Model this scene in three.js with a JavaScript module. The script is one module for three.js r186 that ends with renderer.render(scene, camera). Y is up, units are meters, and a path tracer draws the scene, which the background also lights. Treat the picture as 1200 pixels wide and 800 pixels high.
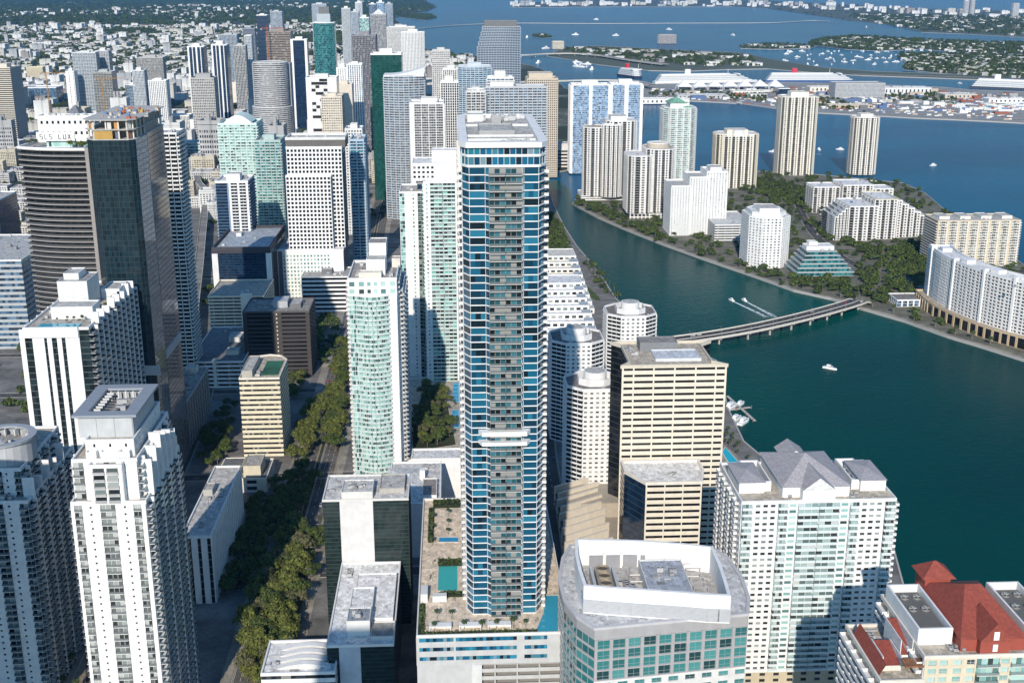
import * as THREE from 'three';
import { Sky } from 'three/addons/objects/Sky.js';

// ---------------------------------------------------------------- camera, sky, sun, exposure
const scene = new THREE.Scene();
const camera = new THREE.PerspectiveCamera(2 * Math.atan(400 / 1400) * 180 / Math.PI, 1.5, 2, 90000);
camera.rotation.order = 'YXZ';
camera.position.set(0, 310, 0);
camera.rotation.set(-Math.atan(422 / 1400), -Math.atan(70 / 1400), 0);
const SUN_EL = 28.5 * Math.PI / 180, SUN_AZ = 8.5 * Math.PI / 180;          // light travels to the north, a little to the east
const sunDir = new THREE.Vector3(-Math.sin(SUN_AZ) * Math.cos(SUN_EL), Math.sin(SUN_EL), Math.cos(SUN_AZ) * Math.cos(SUN_EL));
const sky = new Sky(); sky.name = 'sky'; sky.scale.setScalar(60000);
Object.assign(sky.userData, { kind: 'structure' });
const SU = sky.material.uniforms;
SU.sunPosition.value.copy(sunDir); SU.turbidity.value = 1.0; SU.rayleigh.value = 2.4; SU.mieCoefficient.value = 0.003;
if (SU.cloudCoverage) SU.cloudCoverage.value = 0;
scene.add(sky);
scene.environmentIntensity = 0.185;
const sun = new THREE.DirectionalLight(0xfff4e6, 5);
sun.name = 'sun'; sun.position.copy(sunDir).multiplyScalar(3000).add(new THREE.Vector3(0, 0, -900));
sun.target.position.set(0, 0, -900); sun.castShadow = true;
Object.assign(sun.shadow.camera, { left: -900, right: 900, top: 1200, bottom: -900, near: 10, far: 7000 });
sun.shadow.mapSize.set(4096, 4096);
scene.add(sun, sun.target);
const renderer = new THREE.WebGLRenderer({ antialias: true });
renderer.toneMapping = THREE.LinearToneMapping; renderer.toneMappingExposure = 1.04;
renderer.shadowMap.enabled = true;
scene.fog = new THREE.FogExp2(0x4a93d6, 0.000015);

// ---------------------------------------------------------------- helpers
let seed = 7; const R = () => { seed |= 0; seed = seed + 0x6D2B79F5 | 0; let t = Math.imul(seed ^ seed >>> 15, 1 | seed); t = t + Math.imul(t ^ t >>> 7, 61 | t) ^ t; return ((t ^ t >>> 14) >>> 0) / 4294967296; };
const rr = (a, b) => a + (b - a) * R(), pick = a => a[Math.floor(R() * a.length)];
const taken = {};
const numbered = n => { const k = taken[n] = (taken[n] ?? -1) + 1; return k ? n + '_' + String(k).padStart(3, '0') : n; };
const tag = (o, label, category, group, kind) => { if (label) o.userData.label = label; if (category) o.userData.category = category; if (group) o.userData.group = group; if (kind) o.userData.kind = kind; return o; };
const shade = m => { m.castShadow = m.receiveShadow = true; return m; };

// noise and textures (colour grain only)
const hash2 = (x, y, s) => { let h = Math.imul(x, 374761393) + Math.imul(y, 668265263) + Math.imul(s, 1442695041) | 0; h = Math.imul(h ^ h >>> 13, 1274126177); return ((h ^ h >>> 16) >>> 0) / 4294967296; };
function vnoise(x, y, p, s) { const xi = Math.floor(x), yi = Math.floor(y), fx = x - xi, fy = y - yi, u = fx * fx * (3 - 2 * fx), v = fy * fy * (3 - 2 * fy), m = a => ((a % p) + p) % p; const a = hash2(m(xi), m(yi), s), b = hash2(m(xi + 1), m(yi), s), c = hash2(m(xi), m(yi + 1), s), d = hash2(m(xi + 1), m(yi + 1), s); return a + (b - a) * u + (c - a) * v + (a - b - c + d) * u * v; }
function fbm(x, y, p, o, s) { let v = 0, a = .5, t = 0; for (let i = 0; i < o; i++) { v += a * vnoise(x, y, p, s + i * 17); t += a; a *= .5; x *= 2; y *= 2; p *= 2; } return v / t; }
function tex(n, metres, fn, srgb = true) {
  const d = new Uint8Array(n * n * 4);
  for (let j = 0; j < n; j++) for (let i = 0; i < n; i++) { const c = fn(i / n, j / n), k = (j * n + i) * 4; for (let q = 0; q < 3; q++) d[k + q] = Math.max(0, Math.min(255, 255 * (c.length ? c[q] : c))); d[k + 3] = 255; }
  const t = new THREE.DataTexture(d, n, n); t.wrapS = t.wrapT = THREE.RepeatWrapping; t.magFilter = THREE.LinearFilter; t.minFilter = THREE.LinearMipmapLinearFilter; t.generateMipmaps = true;
  if (srgb) t.colorSpace = THREE.SRGBColorSpace; t.repeat.set(1 / metres, 1 / metres); t.needsUpdate = true; return t;
}
const TX = {
  wall: tex(256, 23, (u, v) => .9 + .1 * fbm(u * 8, v * 8, 8, 5, 3) - .05 * Math.max(0, fbm(u * 40, v * 3, 40, 3, 9) - .5)),
  roof: tex(512, 31, (u, v) => { const a = fbm(u * 14, v * 14, 14, 5, 21), b = fbm(u * 40, v * 40, 40, 3, 5), st = Math.max(0, fbm(u * 22, v * 22, 22, 4, 77) - .6); const seam = (u * 12 % 1 < .03 || v * 5 % 1 < .012) ? .1 : 0, pale = Math.max(0, fbm(u * 26, v * 18, 234, 4, 33) - .62) * 1.4; return Math.min(1, .72 + .32 * a + .12 * (b - .5) - .9 * st - seam + pale); }),
  ground: tex(512, 60, (u, v) => { const a = fbm(u * 6, v * 6, 6, 6, 31), b = fbm(u * 60, v * 60, 60, 2, 8); return .5 + .45 * a + .16 * (b - .5); }),
  town: tex(1024, 900, (u, v) => { const a = fbm(u * 9, v * 9, 9, 6, 41), b = fbm(u * 120, v * 120, 120, 2, 12); const g = Math.min(1, Math.max(0, (a - .3) * 4)); const c = b > .66 ? .7 : .36 + .2 * b; return [c * (1 - g) + .17 * g, c * (1 - g) + .25 * g, c * .97 * (1 - g) + .15 * g]; }),
  wave: tex(512, 70, (u, v) => { const a = fbm(u * 10 + 2 * fbm(u * 4, v * 4, 4, 2, 1), v * 22, 110, 4, 61), b = fbm(u * 34, v * 40, 170, 3, 51); return a * .65 + b * .35; }, false),
  watercol: tex(512, 2600, (u, v) => { const a = fbm(u * 7, v * 11, 77, 5, 71), b = fbm(u * 3, v * 3, 3, 4, 72); return [.72 + .5 * (b - .5), .8 + .32 * (a - .5) + .1 * (b - .5), .86 + .22 * (a - .5)]; }),
  tile: tex(256, 8, (u, v) => .78 + .16 * fbm(u * 10, v * 10, 10, 3, 14) + .1 * hash2(Math.floor(u * 20), Math.floor(v * 16), 3) - (u * 20 % 1 < .14 ? .16 : 0) - (v * 16 % 1 < .1 ? .1 : 0)),
  leaf: tex(128, 3, (u, v) => .75 + .5 * (fbm(u * 9, v * 9, 9, 3, 81) - .5)),
  metal: tex(256, 9, (u, v) => .86 + .14 * fbm(u * 4, v * 30, 120, 3, 91)),
};
const std = o => new THREE.MeshStandardMaterial(o), phy = o => new THREE.MeshPhysicalMaterial(o);
const M = {
  wall: std({ vertexColors: true, map: TX.wall, roughness: .8 }),
  roof: std({ vertexColors: true, map: TX.roof, roughness: .95 }),
  tile: std({ vertexColors: true, map: TX.tile, roughness: .85 }),
  glass: phy({ vertexColors: true, roughness: .1, specularIntensity: 1, ior: 1.6 }),
  metal: std({ vertexColors: true, map: TX.metal, roughness: .5, metalness: .25 }),
  leaf: phy({ vertexColors: true, map: TX.leaf, roughness: .85, transmission: 0, side: THREE.DoubleSide }),
  bark: std({ color: 0x6b5a48, roughness: .95 }),
  paint: phy({ vertexColors: true, roughness: .35, clearcoat: .5, clearcoatRoughness: .1 }),
  ground: std({ vertexColors: true, map: TX.ground, roughness: .95 }),
  town: std({ vertexColors: true, map: TX.town, roughness: .95 }),
  pool: phy({ vertexColors: true, roughness: .06, ior: 1.33, bumpMap: TX.wave, bumpScale: .02 }),
};
const S = (r, g, b) => { const c = new THREE.Color().setRGB(r / 255, g / 255, b / 255, THREE.SRGBColorSpace); return [c.r, c.g, c.b]; };
const C = { white: [.77, .77, .755], offw: [.66, .66, .64], cream: [.66, .6, .47], pale: [.7, .66, .58], tan: [.5, .43, .33], grey: [.36, .36, .36], dgrey: [.16, .165, .17], conc: [.42, .41, .38], brown: [.055, .048, .045], roofg: [.52, .51, .48], roofw: [.8, .79, .77], rooft: [.52, .46, .37], red: [.32, .07, .045], mint: [.55, .7, .64], dark: [.03, .035, .04], steel: [.4, .42, .44], bluew: [.42, .52, .66] };
const PAL = {
  dark: [[.012, .016, .02], [.03, .037, .044], [.02, .025, .032], [.05, .06, .068], [.015, .02, .026], [.22, .22, .2]],
  black: [[.006, .008, .01], [.012, .015, .018], [.02, .022, .025], [.009, .011, .014]],
  teal: [[.02, .1, .11], [.05, .2, .2], [.03, .14, .15], [.012, .05, .055], [.12, .32, .32], [.2, .42, .42]],
  aqua: [[.27, .46, .43], [.19, .36, .34], [.4, .56, .53], [.09, .18, .18], [.33, .5, .47], [.04, .06, .06]],
  blue: [[.006, .085, .16], [.01, .13, .23], [.005, .045, .085], [.025, .2, .31], [.005, .02, .035], [.008, .1, .18], [.05, .17, .22], [.004, .012, .02], [.012, .15, .2], [.16, .24, .28]],
  navy: [[.007, .022, .05], [.01, .032, .066], [.008, .026, .056], [.005, .016, .036]],
  steel: [[.05, .1, .16], [.08, .15, .23], [.03, .06, .1], [.12, .2, .28], [.02, .035, .05]],
  mix: [[.02, .025, .03], [.05, .06, .065], [.16, .2, .2], [.3, .33, .32], [.012, .014, .016], [.08, .1, .1]],
  green: [[.01, .055, .048], [.012, .066, .056], [.008, .046, .04], [.014, .075, .066]],
  lblue: [[.2, .33, .5], [.28, .42, .58], [.12, .22, .36], [.05, .09, .15]],
};

class Acc {
  constructor() { this.p = []; this.n = []; this.c = []; this.t = []; this.i = []; }
  get empty() { return !this.i.length; }
  quad(a, b, c, d, col, uv) {                                    // counter-clockwise seen from outside
    const k = this.p.length / 3, e = [b[0] - a[0], b[1] - a[1], b[2] - a[2]], f = [d[0] - a[0], d[1] - a[1], d[2] - a[2]];
    let x = e[1] * f[2] - e[2] * f[1], y = e[2] * f[0] - e[0] * f[2], z = e[0] * f[1] - e[1] * f[0]; const l = Math.hypot(x, y, z) || 1; x /= l; y /= l; z /= l;
    const flat = Math.abs(y) > .7;
    for (const q of [a, b, c, d]) { this.p.push(q[0], q[1], q[2]); this.n.push(x, y, z); this.c.push(col[0], col[1], col[2]); if (flat) this.t.push(q[0], q[2]); else if (Math.abs(x) > Math.abs(z)) this.t.push(q[2], q[1]); else this.t.push(q[0], q[1]); }
    this.i.push(k, k + 1, k + 2, k, k + 2, k + 3);
  }
  tri(a, b, c, col) { this.quad(a, b, c, c, col); this.i.length -= 3; }
  fbox(f, u0, u1, v0, v1, w0, w1, col, m = 31) {                  // box in a wall's frame; bits: front 1, top 2, bottom 4, ends 8, back 16
    const P = (u, v, w) => [f.ox + f.dx * u + f.nx * w, v, f.oz + f.dz * u + f.nz * w];
    const A = P(u0, v0, w1), B = P(u1, v0, w1), Cc = P(u1, v1, w1), D = P(u0, v1, w1), a = P(u0, v0, w0), b = P(u1, v0, w0), c = P(u1, v1, w0), d = P(u0, v1, w0);
    if (m & 1) this.quad(A, B, Cc, D, col);
    if (m & 2) this.quad(D, Cc, c, d, col);
    if (m & 4) this.quad(a, b, B, A, col);
    if (m & 8) { this.quad(a, A, D, d, col); this.quad(B, b, c, Cc, col); }
    if (m & 16) this.quad(b, a, d, c, col);
  }
  box(x0, x1, y0, y1, z0, z1, col, m = 27) { this.fbox({ ox: 0, oz: 0, dx: 1, dz: 0, nx: 0, nz: 1 }, x0, x1, y0, y1, z0, z1, col, m); }
  poly(pts, y, col) {
    const v = pts.map(p => new THREE.Vector2(p[0], -p[1])), tr = THREE.ShapeUtils.triangulateShape(v, []);
    const k = this.p.length / 3;
    for (const p of pts) { this.p.push(p[0], y, p[1]); this.n.push(0, 1, 0); this.c.push(...col); this.t.push(p[0], p[1]); }
    for (const t of tr) this.i.push(k + t[0], k + t[1], k + t[2]);
  }
  prism(pts, y0, y1, col, top = true) { for (let i = 0; i < pts.length; i++) { const a = pts[i], b = pts[(i + 1) % pts.length]; this.quad([a[0], y0, a[1]], [b[0], y0, b[1]], [b[0], y1, b[1]], [a[0], y1, a[1]], col); } if (top) this.poly(pts, y1, col); }
  ring(pts, t, y0, y1, col) {
    const q = inset(pts, t), n = pts.length;
    for (let i = 0; i < n; i++) { const j = (i + 1) % n, a = pts[i], b = pts[j], c = q[j], d = q[i]; this.quad([a[0], y0, a[1]], [b[0], y0, b[1]], [b[0], y1, b[1]], [a[0], y1, a[1]], col); this.quad([c[0], y0, c[1]], [d[0], y0, d[1]], [d[0], y1, d[1]], [c[0], y1, c[1]], col); this.quad([a[0], y1, a[1]], [b[0], y1, b[1]], [c[0], y1, c[1]], [d[0], y1, d[1]], col); this.quad([d[0], y0, d[1]], [c[0], y0, c[1]], [b[0], y0, b[1]], [a[0], y0, a[1]], col); }
  }
  tube(a, b, r0, r1, col, n = 6) {                                // tapered bar
    const d = new THREE.Vector3(b[0] - a[0], b[1] - a[1], b[2] - a[2]).normalize(), s = Math.abs(d.y) > .9 ? new THREE.Vector3(1, 0, 0) : new THREE.Vector3(0, 1, 0), u = new THREE.Vector3().crossVectors(d, s).normalize(), w = new THREE.Vector3().crossVectors(d, u);
    const at = (p, r, k) => { const x = Math.cos(k / n * 6.2832) * r, y = Math.sin(k / n * 6.2832) * r; return [p[0] + u.x * x + w.x * y, p[1] + u.y * x + w.y * y, p[2] + u.z * x + w.z * y]; };
    for (let k = 0; k < n; k++) this.quad(at(a, r0, k + 1), at(a, r0, k), at(b, r1, k), at(b, r1, k + 1), col);
  }
  geo(ox = 0, oy = 0, oz = 0) {
    const g = new THREE.BufferGeometry(), p = new Float32Array(this.p); for (let k = 0; k < p.length; k += 3) { p[k] -= ox; p[k + 1] -= oy; p[k + 2] -= oz; }
    g.setAttribute('position', new THREE.BufferAttribute(p, 3)); g.setAttribute('normal', new THREE.BufferAttribute(new Float32Array(this.n), 3)); g.setAttribute('color', new THREE.BufferAttribute(new Float32Array(this.c), 3)); g.setAttribute('uv', new THREE.BufferAttribute(new Float32Array(this.t), 2));
    g.setIndex(this.p.length / 3 > 65535 ? new THREE.BufferAttribute(new Uint32Array(this.i), 1) : new THREE.BufferAttribute(new Uint16Array(this.i), 1)); return g;
  }
}
function inset(pts, t) {
  const n = pts.length, out = [];
  for (let i = 0; i < n; i++) {
    const a = pts[(i + n - 1) % n], b = pts[i], c = pts[(i + 1) % n];
    const l1 = Math.hypot(b[0] - a[0], b[1] - a[1]), l2 = Math.hypot(c[0] - b[0], c[1] - b[1]);
    const n1 = [-(b[1] - a[1]) / l1, (b[0] - a[0]) / l1], n2 = [-(c[1] - b[1]) / l2, (c[0] - b[0]) / l2];   // outward
    const k = 1 + n1[0] * n2[0] + n1[1] * n2[1], s = t / Math.max(.35, k);
    out.push([b[0] - (n1[0] + n2[0]) * s, b[1] - (n1[1] + n2[1]) * s]);
  }
  return out;
}
const rect = (x0, x1, zs, zn) => [[x0, zs], [x1, zs], [x1, zn], [x0, zn]];   // south-west, south-east, north-east, north-west
const frame = (a, b) => { const l = Math.hypot(b[0] - a[0], b[1] - a[1]), dx = (b[0] - a[0]) / l, dz = (b[1] - a[1]) / l; return { ox: a[0], oz: a[1], dx, dz, nx: -dz, nz: dx, l }; };
const ell = (cx, cz, rx, rz, n, a0 = 0, a1 = 6.2832) => { const o = [], full = a1 - a0 > 6.28; for (let k = 0; k < n + (full ? 0 : 1); k++) { const a = a0 + (a1 - a0) * k / n; o.push([cx + rx * Math.sin(a), cz + rz * Math.cos(a)]); } return o; };
const chamfer = (x0, x1, zs, zn, c, d = c) => [[x0 + c, zs], [x1 - c, zs], [x1, zs - d], [x1, zn + d], [x1 - c, zn], [x0 + c, zn], [x0, zn + d], [x0, zs - d]];
const turn = (pts, cx, cz, a) => pts.map(([x, z]) => [cx + (x - cx) * Math.cos(a) + (z - cz) * Math.sin(a), cz - (x - cx) * Math.sin(a) + (z - cz) * Math.cos(a)]);
const mid = pts => [pts.reduce((s, p) => s + p[0], 0) / pts.length, pts.reduce((s, p) => s + p[1], 0) / pts.length];

// ---------------------------------------------------------------- buildings: a group whose parts are walls, windows, slabs, balconies, roofs
const PARTMAT = { wall: 'wall', windows: 'glass', floor_slabs: 'wall', balconies: 'wall', balustrades: 'glassrail', roof: 'roof', parapet: 'wall', columns: 'wall', trim: 'wall', louvres: 'metal', rooftop_units: 'metal', sloped_roof: 'roof', pool_water: 'pool', hedge: 'leaf', mirror_panes: 'mirror' };
const STUFF = new Set(['windows', 'floor_slabs', 'balconies', 'balustrades', 'rooftop_units', 'louvres', 'columns', 'trim', 'hedge', 'mirror_panes']);
const gcache = new Map();
class Build {
  constructor(name, label, category, x, y, z, group) { this.g = new THREE.Group(); this.g.name = numbered(name); tag(this.g, label, category, group); this.g.position.set(x, y, z); this.a = {}; this.o = [x, y, z]; this.cnt = {}; scene.add(this.g); }
  acc(k) { return this.a[k] ??= new Acc(); }
  part(name, geo, m, x = 0, y = 0, z = 0, ry = 0, parent = this.g) { const me = shade(new THREE.Mesh(geo, m)); me.name = name; me.position.set(x - this.o[0], y - this.o[1], z - this.o[2]); me.rotation.y = ry; parent.add(me); return me; }
  one(name, m, fn, y = 0) { const A = new Acc(); fn(A); return this.part(name, A.geo(...this.o), m, this.o[0], this.o[1], this.o[2]); }
  ind(name, key, m, fr, u, v, fn, max = 300) {                    // a piece of its own, sharing its geometry with alike pieces
    if ((this.cnt[name] ?? 0) >= max) return false; this.cnt[name] = (this.cnt[name] ?? 0) + 1;
    let g = gcache.get(key); if (!g) { const A = new Acc(); fn(A, { ox: 0, oz: 0, dx: 1, dz: 0, nx: 0, nz: 1 }); g = A.geo(); gcache.set(key, g); }
    return this.part(name, g, m, fr.ox + fr.dx * u, v, fr.oz + fr.dz * u, Math.atan2(-fr.dz, fr.dx));
  }
  end() { delete this.lastRoof; for (const k in this.a) if (!this.a[k].empty) { const me = this.part(k, this.a[k].geo(...this.o), M[PARTMAT[k] ?? 'wall'], ...this.o); if (STUFF.has(k)) me.userData.kind = 'stuff'; } this.a = {}; return this; }
  // one wall: columns of a repeating pattern. W wall, w punched window, G full glass, R ribbon window, B balcony, P pier, L louvre
  face(p, q, y0, y1, st) {
    const f = frame(p, q), fh = (y1 - y0) / Math.max(1, Math.round((y1 - y0) / st.fh)), nf = Math.round((y1 - y0) / fh);
    const tot = st.cols.reduce((s, c) => s + c[1], 0), rep = st.rep ?? Math.max(1, Math.round(f.l / tot)), k = f.l / (tot * rep);
    const W = this.acc('wall'), GL = this.acc(st.pane ?? 'windows'), SL = this.acc('floor_slabs'), BA = this.acc('balconies'), BG = this.acc('balustrades');
    const pr = st.proud, sp = st.sp; let u = 0;
    for (let r = 0; r < rep; r++) for (const [t, w0, o] of st.cols) {
      const w = w0 * k, u1 = u + w, wc = o?.wall ?? st.wall, gl = o?.glass ?? st.glass, top = o?.top ? y1 - o.top * fh : y1, bot = o?.bot ? y0 + o.bot * fh : y0;
      if (t === 'W' || top <= bot) W.fbox(f, u, u1, y0, y1, 0, o?.proud ?? pr, wc, 11);
      else if (t === 'P') W.fbox(f, u, u1, y0, y1, 0, o?.proud ?? pr * 2, wc, 11);
      else {
        if (top < y1) W.fbox(f, u, u1, top, y1, 0, pr, wc, 15); if (bot > y0) W.fbox(f, u, u1, y0, bot, 0, pr, wc, 11);
        const n0 = Math.round((bot - y0) / fh), n1 = Math.round((top - y0) / fh);
        if (t === 'w') { const m = w * (o?.m ?? .22); W.fbox(f, u, u + m, bot, top, 0, pr, wc, 9); W.fbox(f, u1 - m, u1, bot, top, 0, pr, wc, 9); }
        for (let i = n0; i < n1; i++) {
          const v = y0 + i * fh, col = pick(gl);
          if (t === 'w') { const m = w * (o?.m ?? .22), hh = fh * (o?.h ?? .5), s0 = v + (fh - hh) * .55; W.fbox(f, u + m, u1 - m, v, s0, 0, pr, wc, 3); W.fbox(f, u + m, u1 - m, s0 + hh, v + fh, 0, pr, wc, 5);
            if (!(st.ind?.includes('w') && this.ind('window', ['pw', w.toFixed(2), hh.toFixed(2), m.toFixed(2), gl.indexOf(col), col[1]].join(), M.glass, f, u + m, s0, (A, fr) => { const W2 = w - 2 * m, fc = st.fcol ?? [.5, .5, .5]; A.fbox(fr, 0, W2, 0, hh, 0, .04, col, 1); for (const t of W2 > 2.4 ? [0, .5, 1] : [0, 1]) A.fbox(fr, t * (W2 - .1), t * (W2 - .1) + .1, 0, hh, .04, .14, fc, 11); for (const t of [0, .36, 1]) A.fbox(fr, .1, W2 - .1, t * (hh - .09), t * (hh - .09) + .09, .04, .12, fc, 7); }))) GL.fbox(f, u + m, u1 - m, s0, s0 + hh, 0, .05, col, 1); }
          else if (t === 'R') { const hh = fh * (o?.h ?? st.rh ?? .48), s0 = v + fh - hh - fh * .06; W.fbox(f, u, u1, v, s0, 0, pr, wc, 15); W.fbox(f, u, u1, s0 + hh, v + fh, 0, pr, wc, 15);
            if (!(st.ind?.includes('R') && this.ind('window', ['pr', w.toFixed(2), hh.toFixed(2), gl.indexOf(col), col[1]].join(), M.glass, f, u, s0, (A, fr) => A.fbox(fr, 0, w, 0, hh, 0, .06, col, 11)))) { const np = o?.np ?? st.np ?? 1; for (let q = 0; q < np; q++) GL.fbox(f, u + w * q / np, u + w * (q + 1) / np, s0, s0 + hh, 0, .05, np > 1 ? pick(gl) : col, 1); } }
          else if (t === 'G') { const np = o?.np ?? st.np ?? 1; SL.fbox(f, u, u1, v, v + sp, 0, st.sd ?? .14, o?.slab ?? st.slab, 15); 
            for (let q = 0; q < np; q++) { const ua = u + w * q / np, ub = u + w * (q + 1) / np, cc = st.coh && R() < .8 ? col : pick(gl); if (!(st.ind?.includes('G') && this.ind('glass_pane', ['pg', (w / np).toFixed(2), fh.toFixed(2), gl.indexOf(cc), cc[1]].join(), M.glass, f, ua, v + sp, (A, fr) => A.fbox(fr, .04, w / np - .04, 0, fh - sp, 0, .05, cc, 11), o?.max ?? 300))) GL.fbox(f, ua, ub, v + sp, v + fh, 0, .04, cc, 1); }
            if (o?.mull ?? st.mull) W.fbox(f, u, u + .14, v, v + fh, 0, .16, st.slab, 9); }
          else if (t === 'L') { const A = this.acc('louvres'); for (let q = 0; q < 3; q++) A.fbox(f, u, u1, v + fh * (q + .1) / 3, v + fh * (q + .75) / 3, 0, .25, o?.wall ?? C.dgrey, 15); }
          else if (t === 'B') {
            const bd = o?.bd ?? st.bd, rail = o?.rail ?? st.rail, rc = o?.railc ?? st.railc ?? wc, back = o?.back ?? st.back;
            if (back) W.fbox(f, u, u1, v, v + fh, 0, .03, back, 1);
            const np = o?.np ?? st.bp ?? 2; for (let q = 0; q < np; q++) GL.fbox(f, u + w * (q + .04) / np, u + w * (q + .96) / np, v + .25, v + fh * .88, 0, .06, pick(gl), 1);
            const bal = (A, fr, a, b, y, RA) => { A.fbox(fr, a, b, y, y + .22, 0, bd, o?.slab ?? st.slab, 15); const T = rail === 'g' ? RA : A; T.fbox(fr, a, b, y + .22, y + 1.2, bd - .08, bd, rc, 27); T.fbox(fr, a, a + .08, y + .22, y + 1.2, 0, bd - .08, rc, 24); T.fbox(fr, b - .08, b, y + .22, y + 1.2, 0, bd - .08, rc, 24); };
            const gx = o?.gap ?? st.gap ?? .1;
            const key = ['b', w.toFixed(2), bd, rail, rc, gx, (o?.slab ?? st.slab)].join(), me = st.ind?.includes('B') && this.ind('balcony', key, M.wall, f, u, v, (A, fr) => bal(A, fr, gx, w - gx, 0, new Acc()));
            if (!me) bal(BA, f, u + gx, u1 - gx, v, BG);
            else if (rail === 'g') { let g = gcache.get(key + 'r'); if (!g) { const A = new Acc(); bal(new Acc(), { ox: 0, oz: 0, dx: 1, dz: 0, nx: 0, nz: 1 }, gx, w - gx, 0, A); g = A.geo(); gcache.set(key + 'r', g); } const q = shade(new THREE.Mesh(g, M.glassrail)); q.name = 'balustrade'; me.add(q); }
          }
        }
      }
      u = u1;
    }
  }
  vol(pts, y0, y1, st, o = {}) {                                  // st: one style, or one per edge
    this.acc('wall').prism(pts, y0, y1, o.core ?? C.dgrey, false);
    pts.forEach((p, i) => { const s = Array.isArray(st) ? st[i % st.length] : st; if (s) this.face(p, pts[(i + 1) % pts.length], y0, y1, s); });
    if (o.roof !== null) this.roof(pts, y1, o.roof ?? C.roofg, o.par ?? 1.1, o.parc ?? C.white, o.part ?? .35, o.over ?? .3);
    return this;
  }
  decks(pts, y0, y1, fh, col) {                                    // open parking decks: slabs, upstands, columns round a set-back core
    const A = this.acc('wall'), F = this.acc('floor_slabs'), K = this.acc('columns'), n = Math.max(1, Math.round((y1 - y0) / fh)), h = (y1 - y0) / n, core = inset(pts, 9);
    A.prism(core, y0, y1, C.conc, false);
    for (let i = 0; i <= n; i++) { const y = y0 + i * h; F.ring(pts, 9.2, y - .3, y, C.conc); if (i < n) A.ring(pts, .3, y, y + h * .42, col); }
    pts.forEach((p, i) => { const f = frame(p, pts[(i + 1) % pts.length]); for (let u = 4; u < f.l - 2; u += 9) K.fbox(f, u, u + .7, y0, y1, -.9, -.35, C.conc, 25); });
  }
  roof(pts, y, col, par = 1.1, parc = C.white, t = .35, over = .3) { const q = inset(pts, -over), me = this.one('roof', M.roof, A => A.poly(q, y + .02, col)); this.lastRoof = me; if (par) { const A = new Acc(); A.ring(q, t + over, y - .35, y + par, parc); this.part('parapet', A.geo(...this.o), M.wall, ...this.o, 0, me); } }
  units(x0, x1, zs, zn, y, n, big = 1, each = true) {              // plant on a roof
    for (let i = 0; i < n; i++) { const sx = rr(1.4, 3.4) * big, sz = rr(1.4, 2.6) * big, h = rr(1, 2.1) * big, x = rr(x0 + sx, x1 - sx), z = rr(zn + sz, zs - sz), key = 'u' + i % 5 + big;
      if (each) { let g = gcache.get(key); if (!g) { const A = new Acc(); acUnit(A, 0, 0, 0, sx, h, sz); g = A.geo(); gcache.set(key, g); } this.part('rooftop_unit', g, M.metal, x, y, z, R() < .5 ? 0 : 1.5708, this.lastRoof); }
      else acUnit(this.acc('rooftop_units'), x, y, z, sx, h, sz); }
    if (each && x1 - x0 > 7 && zs - zn > 7) this.clutter(x0, x1, zs, zn, y, Math.ceil(n / 2));
    return this;
  }
  clutter(x0, x1, zs, zn, y, n) {                                  // ducts, pipes, patched membrane
    const kid = (name, m, fn) => { const A = new Acc(); fn(A); this.part(name, A.geo(...this.o), m, ...this.o, 0, this.lastRoof); };
    for (let i = 0; i < n; i++) { const x = rr(x0, x1 - 3), z = rr(zn, zs - 3), l = rr(2, Math.min(9, x1 - x, zs - z)), v = R() < .5; kid('duct', M.metal, A => { v ? A.box(x, x + l, y + .35, y + .8, z, z + .55, [.55, .56, .57], 31) : A.box(x, x + .55, y + .35, y + .8, z, z + l, [.55, .56, .57], 31); for (const t of [.1, .85]) v ? A.box(x + l * t, x + l * t + .12, y, y + .35, z + .1, z + .45, C.grey, 25) : A.box(x + .1, x + .45, y, y + .35, z + l * t, z + l * t + .12, C.grey, 25); }); }
    for (let i = 0; i < n; i++) { const x = rr(x0, x1 - 2), z = rr(zn, zs - 2), w = rr(1.2, Math.min(5, x1 - x)), d = rr(1.2, Math.min(5, zs - z)), k = rr(.22, .75); kid('roof_patch', M.roof, A => A.box(x, x + w, y + .02, y + .05 + i * .004, z, z + d, [k, k * .98, k * .94], 27)); }
    for (let i = 0; i < n; i++) { const x = rr(x0, x1), z = rr(zn, zs); kid('vent_pipe', M.metal, A => { A.tube([x, y, z], [x, y + .9, z], .16, .16, [.5, .5, .5]); A.tube([x, y + .9, z], [x, y + 1.1, z], .3, .2, [.45, .45, .45]); }); }
    if (R() < .6) { const x = rr(x0, x1), z = rr(zn, zs), h = rr(4, 9); kid('antenna', M.metal, A => { A.tube([x, y, z], [x, y + h, z], .12, .05, C.grey, 5); A.tube([x - .8, y + h * .8, z], [x + .8, y + h * .8, z], .05, .05, C.grey, 4); }); }
  }
  box(part, x0, x1, y0, y1, zn, zs, col, roofc) { this.acc(part).box(x0, x1, y0, y1, zn, zs, col, roofc ? 25 : 27); if (roofc) { this.acc('roof').poly(rect(x0, x1, zs, zn), y1, roofc); } return this; }
  pent(x0, x1, y0, y1, zn, zs, col = C.white, roofc = C.roofg) { this.box('wall', x0, x1, y0, y1, zn, zs, col, null); this.roof(rect(x0, x1, zs, zn), y1, roofc, .6, col, .3, .05); return this; }
}
M.mirror = std({ vertexColors: true, roughness: .05, metalness: .5 });
M.glassrail = phy({ vertexColors: true, roughness: .08, ior: 1.45, transmission: .8, thickness: 0 });
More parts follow.
